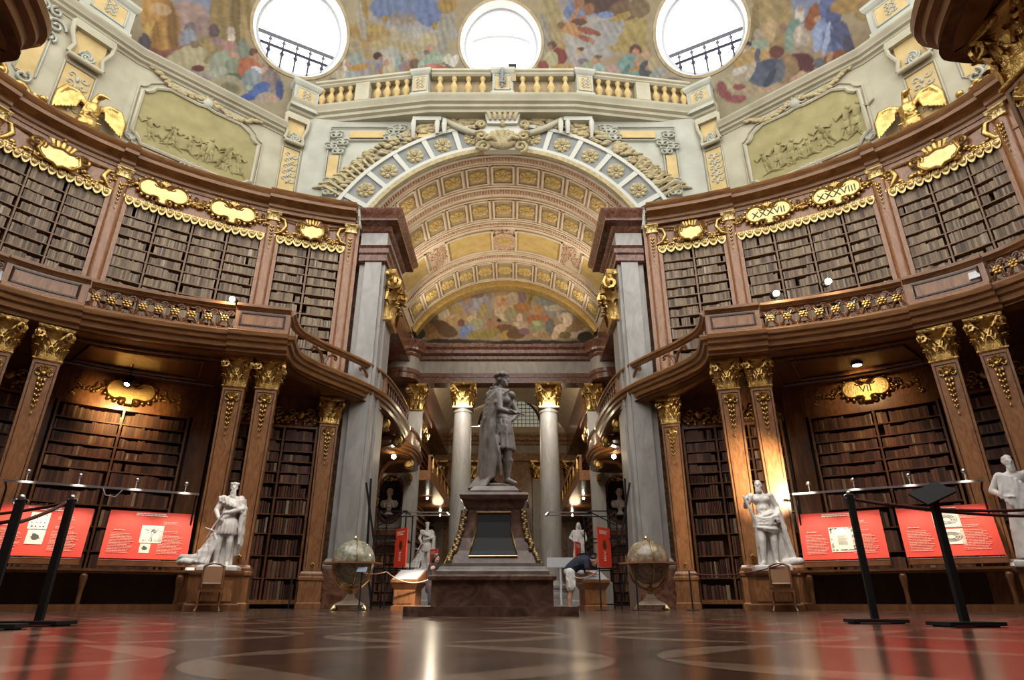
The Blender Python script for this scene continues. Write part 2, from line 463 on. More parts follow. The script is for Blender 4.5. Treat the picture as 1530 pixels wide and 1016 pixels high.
def vpatch(mb, q0, q1, y0, y1, r0, r1, n=4):
    vs = []; fs = []
    for i in range(n + 1):
        q = R(q0 + (q1 - q0) * i / n)
        for rr, y in ((r0, y0), (r1, y0), (r1, y1), (r0, y1)): vs.append((rr * sin(q), y, ZV + rr * cos(q)))
    for i in range(n):
        for k in range(4): fs.append((4 * i + k, 4 * i + (k + 1) % 4, 4 * i + 4 + (k + 1) % 4, 4 * i + 4 + k))
    fs += [(0, 1, 2, 3), tuple(4 * n + k for k in (3, 2, 1, 0))]
    mb.add(vs, fs)
def rosette_mesh(petals=8, r=.36, d=.09):
    mb = MB()
    for ring_, (rad, pr, h) in enumerate(((.70, .30, .55), (.40, .20, .85))):
        for k in range(petals):
            a = 2 * pi * (k + ring_ * .5) / petals
            mb.ball((rad * r * cos(a), rad * r * sin(a), h * d * .4), (pr * r, pr * r, d * .55), nu=7, nv=5)
    mb.ball((0, 0, d * .5), (r * .22, r * .22, d * .7), nu=8, nv=6)
    mb.lathe([(r * .98, -.01), (r * .98, d * .18), (r * .85, d * .25), (0, d * .25)], 20)
    return mb
_ros = {}
def rosette(parent, M, mat, r=.36, d=.09):
    key = (mat.name, r, d)
    if key not in _ros:
        me = rosette_mesh(8, r, d).mesh('rosette'); fixnormals(me); me.shade_smooth(); me.set_sharp_from_angle(angle=R(50)); me.materials.append(mat); _ros[key] = me
    o = bpy.data.objects.new('rosette', _ros[key]); COL.objects.link(o)
    o.parent = parent; o.matrix_local = (WM[parent.name].inverted() @ M); return o
def vaultM(q, y, r):
    a = R(q)
    return Matrix(((cos(a), 0, -sin(a), r * sin(a)), (0, 1, 0, y), (-sin(a), 0, -cos(a), ZV + r * cos(a)), (0, 0, 0, 1))) @ Matrix.Diagonal((1, -1, 1, 1))
# coffered bands
STEP = 10.6
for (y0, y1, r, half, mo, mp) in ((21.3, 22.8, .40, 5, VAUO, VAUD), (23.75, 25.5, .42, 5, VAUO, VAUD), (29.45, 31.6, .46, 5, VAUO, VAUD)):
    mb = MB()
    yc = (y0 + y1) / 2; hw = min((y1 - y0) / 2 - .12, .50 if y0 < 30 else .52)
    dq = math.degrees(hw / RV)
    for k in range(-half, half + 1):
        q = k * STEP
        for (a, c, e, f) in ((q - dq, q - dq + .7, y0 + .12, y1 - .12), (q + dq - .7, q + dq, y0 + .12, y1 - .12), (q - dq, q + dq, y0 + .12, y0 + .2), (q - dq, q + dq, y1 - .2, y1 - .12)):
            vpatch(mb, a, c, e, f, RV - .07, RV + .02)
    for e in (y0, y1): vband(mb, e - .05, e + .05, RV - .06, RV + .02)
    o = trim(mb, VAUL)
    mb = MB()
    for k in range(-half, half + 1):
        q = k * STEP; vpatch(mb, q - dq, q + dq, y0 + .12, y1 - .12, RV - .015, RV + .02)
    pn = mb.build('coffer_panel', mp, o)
    for k in range(-half, half + 1): rosette(o, vaultM(k * STEP, yc, RV - .02), mo, r * .95, .12)
# rose ornament bands (egg and dart)
for y0, y1 in ((20.72, 21.2), (22.92, 23.5), (25.62, 26.0), (28.65, 29.1)):
    mb = MB(); vband(mb, y0, y1, RV - .07, RV + .02); o = trim(mb, VAUL)
    mb = MB(); n = 92; w = (y1 - y0)
    for k in range(n):
        q = -58 + 116 * (k + .5) / n
        M = vaultM(q, (y0 + y1) / 2, RV - .07)
        mb.ball((0, 0, 0), (.05, w * .33, .05), M, 6, 5)
        mb.ball((.068, 0, 0), (.018, w * .36, .04), M, 5, 4)
    mb.build('ornament_band', VAUR, o, 60)
# painted ochre cartouche fields with cream frames
mb = MB(); vband(mb, 26.1, 26.2, RV - .06, RV + .02); vband(mb, 28.5, 28.6, RV - .06, RV + .02)
for q0, q1 in ((-29, -5.4), (5.4, 29), (-57, -40), (40, 57)):
    for (a, c, e, f) in ((q0, q0 + .8, 26.4, 28.35), (q1 - .8, q1, 26.4, 28.35), (q0, q1, 26.4, 26.5), (q0, q1, 28.25, 28.35)): vpatch(mb, a, c, e, f, RV - .09, RV + .02, 6)
o = trim(mb, VAUL)
mb = MB()
for q0, q1 in ((-29, -5.4), (5.4, 29), (-57, -40), (40, 57)): vpatch(mb, q0, q1, 26.4, 28.35, RV - .02, RV + .02, 8)
mb.build('ochre_field', VAUO, o)
mb = MB(); M = vaultM(0, 27.4, RV - .04)
mb.lathe([(.62, 0), (.66, .06), (.55, .10), (.5, .04), (0, .04)], 24, M, 1, 1.2)
for k in range(6): mb.ball((.3 * cos(k), .9 * (1 if k % 2 else -1), .04), (.15, .12, .05), M, 6, 5)
for s in (-1, 1):
    for k in range(26):
        q = s * (30 + 9.5 * rnd.random()); M2 = vaultM(q, 26.5 + 1.8 * rnd.random(), RV - .03)
        mb.tube(spiral((0, 0), .03, .16 + .1 * rnd.random(), rnd.random() * 6, 1.1, 8), .035, 5, M2 @ RX(pi / 2))
mb.build('scroll_ornament', VAUR, o, 60)
rosette(o, vaultM(0, 27.4, RV - .06), VAUO, .4, .1)
# gilded edge of the lunette and lunette painting
mb = MB(); vband(mb, 31.75, 32.72, RV - .07, RV + .05); vband(mb, 32.1, 32.7, RV - .22, RV - .05); trim(mb, GOLDP, 40)
LUNETTE_MAT = painted_mat('lunette_fresco', .7)
LUNETTE = [(-0.10,16.43,5.99,2.49,0,0x8e7a5c),(-2.37,17.10,1.73,0.92,0,0x8a8594),(-3.50,17.18,0.68,0.59,30,0x8f8a90),(-1.77,17.27,0.68,0.51,0,0x9095a4),
(3.44,16.93,1.73,1.01,0,0x7d8080),(2.90,16.80,0.53,0.25,0,0xa59a88),(3.66,16.85,0.45,0.23,-10,0xa79b8a),(2.69,17.27,0.91,0.34,0,0x75797a),(-3.46,16.18,1.12,0.74,0,0x9c8156),
(-2.96,16.80,0.30,0.21,0,0xa58d3f),(-2.38,17.48,0.45,0.30,10,0x9d7438),(-1.78,17.69,0.46,0.26,0,0x7d5f58),(-2.22,17.10,0.23,0.34,-10,0x8d7a78),(0.12,18.16,1.07,0.24,0,0x8f7c80),
(-1.10,17.99,0.46,0.21,0,0x86707a),(1.03,17.69,0.30,0.60,0,0x7a6266),(-0.10,17.10,0.83,0.59,0,0xb8966a),(0.42,17.43,0.38,0.51,-20,0xa59480),(1.71,17.69,0.46,0.38,0,0x8d8240),
(1.48,17.18,0.12,0.51,-15,0x7a6238),(1.06,16.80,0.53,0.33,-10,0x9d6b34),(2.00,16.68,0.30,0.29,0,0xa57a40),(-0.14,17.27,0.17,0.22,0,0xa8754e),(-0.14,17.01,0.30,0.17,10,0xb08258),
(-0.21,16.60,0.19,0.37,-10,0xb89472),(-0.40,16.51,0.30,0.33,0,0xb39a7c),(0.05,16.26,0.45,0.41,0,0xb3a284),(0.27,16.35,0.37,0.50,0,0x8a8462),(-0.79,17.35,0.08,0.84,-3,0x8f8a88),
(-1.35,17.01,0.12,0.18,0,0x9c7e44),(-1.36,16.55,0.20,0.50,0,0xa08d48),(-1.15,16.18,0.15,0.49,-10,0x8d836a),(-1.90,16.39,0.16,0.25,0,0xa39272),(-2.04,16.02,0.30,0.25,-10,0xb09a70),
(-1.73,15.69,0.45,0.37,0,0x8e8a68),(-2.39,15.28,0.44,0.40,20,0x5f74a2),(-2.53,14.96,0.22,0.20,0,0x5668a0),(-2.02,15.44,0.30,0.16,-20,0x7a86a6),(-4.30,16.45,0.16,0.18,0,0x4a342a),
(-3.77,16.35,0.36,0.41,0,0xb3a68c),(-3.78,16.60,0.17,0.18,0,0xa79c8a),(-3.46,16.10,0.45,0.12,30,0xb08e62),(-4.43,16.10,0.30,0.41,-10,0x62523c),(-4.03,15.61,0.67,0.33,-10,0x5a3c28),
(-4.61,15.20,0.44,0.48,0,0x7a5628),(-3.50,15.20,0.59,0.40,-10,0x59402a),(-4.22,14.88,0.44,0.24,0,0x8b6c30),(-2.70,15.77,0.22,0.25,0,0x704638),(-0.92,15.73,0.21,0.33,0,0x8e6448),
(-0.40,15.89,0.13,0.15,0,0x3a2a22),(-0.54,15.53,0.37,0.33,0,0x9a6c4c),(0.05,15.36,0.67,0.32,-5,0x6a4a30),(-0.76,15.20,0.44,0.24,0,0x8d7434),(0.05,14.96,0.30,0.32,0,0xa57f2c),
(0.64,15.04,0.59,0.32,0,0x5f4428),(-1.42,14.96,0.89,0.24,0,0x82742e),(0.87,16.10,0.19,0.33,0,0xb79c88),(1.02,15.61,0.37,0.33,-20,0xa48a76),(1.16,15.20,0.33,0.24,-10,0x76525c),
(0.65,15.69,0.22,0.12,-20,0xb8a088),(1.99,16.02,0.75,0.33,5,0x9a5f30),(1.98,15.53,0.45,0.41,0,0x7d8060),(1.91,15.73,0.30,0.15,-20,0x97a070),(2.72,15.44,0.30,0.57,0,0x60605c),
(1.90,14.96,0.30,0.11,-10,0xb88c68),(2.27,14.96,0.37,0.20,0,0x8a6a44),(3.26,16.22,0.10,0.37,15,0xb59478),(3.71,16.26,0.33,0.21,0,0xcbb59c),(3.78,15.93,0.30,0.41,-10,0xd0bda4),
(3.31,15.36,0.41,0.32,40,0xc5ab8e),(3.00,14.96,0.22,0.32,-20,0xb59676),(4.11,14.96,0.44,0.20,0,0xb9a894),(4.56,15.04,0.22,0.24,0,0xb5a490),(4.83,15.32,0.13,0.19,0,0xa89884),
(4.36,15.53,0.45,0.13,-10,0x8a6f48),(3.59,14.96,0.37,0.24,0,0x6f6030),(4.44,15.85,0.30,0.25,0,0x8d6a40),(4.84,14.80,0.52,0.40,0,0x2c2418),(-5.26,15.04,0.44,0.40,0,0x2c2218),
(-3.25,14.56,2.42,0.19,0,0x2a2018),(1.52,14.48,4.40,0.18,0,0x241c14),]
vs = []; fs = []; nx_, nz_ = 330, 118
for j in range(nz_ + 1):
    for i in range(nx_ + 1): vs.append((-5.9 + 11.8 * i / nx_, 32.75, 13.7 + 4.0 * j / nz_))
for j in range(nz_):
    for i in range(nx_):
        x = -5.9 + 11.8 * (i + .5) / nx_; z = 13.7 + 4.0 * (j + .5) / nz_
        if x * x + (z - ZV) ** 2 < 6.05 ** 2:
            a = j * (nx_ + 1) + i; fs.append((a, a + 1, a + nx_ + 2, a + nx_ + 1))
mb = MB(); mb.add(vs, fs); o = mb.build('fresco_painting', LUNETTE_MAT)
V = np.array(vs); paint_mesh(o.data, paint(V[:, 0], V[:, 2], hexc(0x8a7658), [(.4 + (a - .4) * .963, .2 + (c - .2) * .963, d * .963, e * .963, f, g) for a, c, d, e, f, g in LUNETTE], 1.0, .08))
struct(o, 'arched fresco of figures above the two tall grey columns', 'painting'); o['kind'] = 'thing'
mb = MB(); mb.box(0, 32.95, 15.9, 12, .3, 4.3); struct(mb.build('wall_lunette', VAUL))
# screen of columns: entablature
def entab(y, x0, x1, z0, z1, z2, z3, depth=.9, mats=(MARR, MARB, MARR)):
    mb = MB(); mb.box((x0 + x1) / 2, y + depth / 2, (z0 + z1) / 2, x1 - x0, depth, z1 - z0)
    mb.box((x0 + x1) / 2, y + depth / 2 - .04, z0 + (z1 - z0) * .78, x1 - x0, depth, (z1 - z0) * .42); trim(mb, mats[0])
    mb = MB(); mb.box((x0 + x1) / 2, y + depth / 2 + .06, (z1 + z2) / 2, x1 - x0, depth, z2 - z1); trim(mb, mats[1])
    mb = MB(); h = z3 - z2
    pr = [(0, z2), (.10, z2 + .1 * h), (.12, z2 + .3 * h), (.36, z2 + .42 * h), (.38, z2 + .66 * h), (.52, z2 + .82 * h), (.55, z3), (-depth, z3), (-depth, z2)]
    mb.sweep([(x0, y, 0, -1), (x1, y, 0, -1)], pr); trim(mb, mats[2])
entab(33.0, -5.2, 5.2, 11.57, 12.15, 12.9, 13.72)
for s in (-1, 1):
    mb = MB(); M = T(s * 5.8, 32.85, 0)
    pr = [(.95, 11.57), (.95, 11.85), (1.0, 11.9), (1.0, 12.12), (.93, 12.15)]
    mb.lathe(pr, 28, M); trim(mb, MARR, 40)
    mb = MB(); mb.lathe([(.92, 12.15), (.92, 12.9)], 28, M); trim(mb, MARB, 40)
    mb = MB(); mb.lathe([(.92, 12.9), (1.0, 12.98), (1.02, 13.12), (1.22, 13.2), (1.24, 13.42), (1.36, 13.6), (1.4, 13.74), (0, 13.74)], 28, M); trim(mb, MARR, 40)
    mb = MB(); mb.box(s * 6.0, 34.2, 5.9, 1.9, .7, 11.8); struct(mb.build('wall_niche_' + ('left' if s < 0 else 'right'), MARB))
# second part of the wing, end wall with window
mb = MB()
mb.box(0, 55.3, 7.1, 14, .4, 14.2)
struct(mb.build('wall_end', MARO))
mb = MB(); vs = []; fs = []
WX, WR, WZ = 0.2, 2.9, 14.9
n = 36
for i in range(n + 1):
    q = R(-88 + 176 * i / n); xa = WX + WR * sin(q); za = WZ + WR * cos(q); t = R(-56 + 112 * i / n)
    xb = 6.3 * sin(t); zb = ZV + 6.3 * cos(t)
    vs += [(xa, 55.1, za), (xb, 55.1, zb)]
for i in range(n): fs.append((2 * i, 2 * i + 2, 2 * i + 3, 2 * i + 1))
mb.add(vs, fs); mb.box(0, 55.2, 14.55, 13, .3, .75); struct(mb.build('wall_end_arch', VAUL))
entab(54.6, -6.5, 6.5, 11.72, 12.4, 13.1, 14.1, .8, (MARO, MARB, MARO))
PANEL_W = plain('frosted_pane', (.55, .53, .42), .6, 0, .22, (.62, .60, .47))
mb = MB(); mb.add([(WX - 2.8, 55.25, 14.9), (WX + 2.8, 55.25, 14.9)] + [(WX + 2.8 * cos(R(a)), 55.25, 14.9 + 2.8 * sin(R(a))) for a in range(0, 181, 10)], [tuple(range(0, 21))])
w = mb.build('window_4', PANEL_W); struct(w)
mb = MB()
for k in range(-7, 8):
    x = k * .37; h = sqrt(max(.01, 2.8 ** 2 - x * x)); mb.box(WX + x, 55.2, 14.9 + h / 2, .05, .06, h)
for k in range(1, 8):
    z = k * .36; h = sqrt(max(.01, 2.8 ** 2 - z * z)); mb.box(WX, 55.2, 14.9 + z, 2 * h, .06, .05)
mb.tube([(WX + 2.85 * cos(R(a)), 55.1, 14.9 + 2.85 * sin(R(a))) for a in range(0, 181, 8)], .12, 8)
mb.build('glazing_bars', DARKW, w)

# ================= drum =================
G_, F_, E_, D_, C_ = (-16.2, 11.5), (-13.0, 16.47), (-9.08, 20.16), (-8.15, 20.83), (-3.05, 20.1)
def mir(p): return (-p[0], p[1])
ZIG = [G_, F_, E_, D_, C_, mir(C_), mir(D_), mir(E_), mir(F_), mir(G_)]
def facemat(P, Q):
    dx, dy = Q[0] - P[0], Q[1] - P[1]; l = sqrt(dx * dx + dy * dy); dx /= l; dy /= l
    return Matrix(((dx, -dy, 0, P[0]), (dy, dx, 0, P[1]), (0, 0, 1, 0), (0, 0, 0, 1))), l
for s, nm in ((-1, 'left'), (1, 'right')):
    mb = MB(); pts = [G_, F_, E_, D_]
    pp = polypath(pts)
    pp = [(x * (1 if s < 0 else -1), y, nx * (1 if s < 0 else -1), ny) for x, y, nx, ny in flip(pp)]
    mb.sweep(pp[:3], [(0, 13.8), (0, 18.2), (-.3, 18.2), (-.3, 13.8)]); mb.sweep(pp[2:], [(0, 13.8), (0, 19.4), (-.3, 19.4), (-.3, 13.8)])
    struct(mb.build('wall_drum_' + nm, STUC))
# flat wall around the great arch
YA = 20.62
mb = MB(); vs = []; fs = []; n = 48
for i in range(n + 1):
    q = R(-58 + 116 * i / n); x = 6.08 * sin(q)
    vs += [(x, YA, ZV + 6.08 * cos(q)), (x, YA, 19.5), (x, YA + .5, ZV + 6.08 * cos(q)), (x, YA + .5, 19.5)]
for i in range(n):
    a = 4 * i; fs += [(a, a + 1, a + 5, a + 4), (a + 2, a + 6, a + 7, a + 3), (a, a + 4, a + 6, a + 2), (a + 1, a + 3, a + 7, a + 5)]
mb.add(vs, fs)
for s in (-1, 1): mb.box(s * 6.75, YA + .25, 16.6, 3.18, .5, 5.8)
struct(mb.build('wall_arch', STUG))
# arch ring with rosettes
def ringsec(mb, r0, r1, y0, y1, a0, a1, n=8):
    vs = []; fs = []
    for i in range(n + 1):
        q = R(a0 + (a1 - a0) * i / n)
        for r, y in ((r0, y0), (r1, y0), (r1, y1), (r0, y1)): vs.append((r * sin(q), y, ZV + r * cos(q)))
    for i in range(n):
        for k in range(4): fs.append((4 * i + k, 4 * i + 4 + k, 4 * i + 4 + (k + 1) % 4, 4 * i + (k + 1) % 4))
    fs += [(0, 1, 2, 3), tuple(4 * n + k for k in (3, 2, 1, 0))]
    mb.add(vs, fs)
mb = MB()
AW = plain('white_stucco', (.50, .50, .44), .7)
ringsec(mb, 6.25, 6.42, YA - .12, YA, -61, 61, 60); ringsec(mb, 7.42, 7.58, YA - .12, YA, -62, 62, 60)
for k in range(-6, 6):
    q = (k + .5) * STEP
    if abs(k + .5) > .6: ringsec(mb, 6.42, 7.42, YA - .10, YA, q - .85, q + .85, 2)
o = trim(mb, AW)
mb = MB(); ringsec(mb, 6.42, 7.42, YA - .03, YA, -60, 60, 60); mb.build('coffer_panel', STUD, o)
mb = MB(); ringsec(mb, 6.06, 6.25, YA - .16, YA, -61, 61, 60); mb.build('moulding', GARL, o)
for k in range(-5, 6):
    if k == 0: continue
    q = R(k * STEP); M = T(6.92 * sin(q), YA - .03, ZV + 6.92 * cos(q)) @ RY(q) @ RX(pi / 2)
    rosette(o, M, GARL, .37, .12)
    mbk = None
# garland outside the ring
for s in (-1, 1):
  mb = MB()
  for k in range(170):
    q = R(s * (5 + 52 * rnd.random()))
    r = 7.66 + .42 * rnd.random() * (1 + .5 * abs(q))
    mb.ball((r * sin(q), YA - .10, ZV + r * cos(q)), (.13 + .1 * rnd.random(), .09, .06 + .05 * rnd.random()), None, 6, 4)
  for k in range(9):
        q = s * R(44 + k * 1.9); ln = .5 + .09 * k
        p = [(7.6 * sin(q), YA - .05, ZV + 7.6 * cos(q)), ((7.6 + ln * .6) * sin(q), YA - .14, ZV + (7.6 + ln * .6) * cos(q)), ((7.6 + ln) * sin(q * 1.03), YA - .04, ZV + (7.6 + ln) * cos(q * 1.03))]
        mb.tube(p, [.07, .11, .03], 5)
  tag(mb.build('leaf_garland', GARL, smooth=60), 'ochre leaf garland over the %s half of the great arch' % ('left' if s < 0 else 'right'), 'garland')
# cornice and balustrade of the drum (zigzag in plan)
DCP = [(-.5, 19.12), (.04, 19.12), (.08, 19.22), (.20, 19.28), (.22, 19.40), (.34, 19.46), (.36, 19.56), (.46, 19.66), (.48, 19.78), (-.5, 19.78)]
zz = flip(polypath(ZIG))
mb = MB(); mb.sweep(zz[2:8], DCP); trim(mb, STUC, 40)
for a_, b_ in ((0, 3), (7, 10)):
    mb = MB(); mb.sweep(zz[a_:b_], [(o * .85, 17.92 + (z - 19.12) * .75) for o, z in DCP]); trim(mb, STUC, 40)
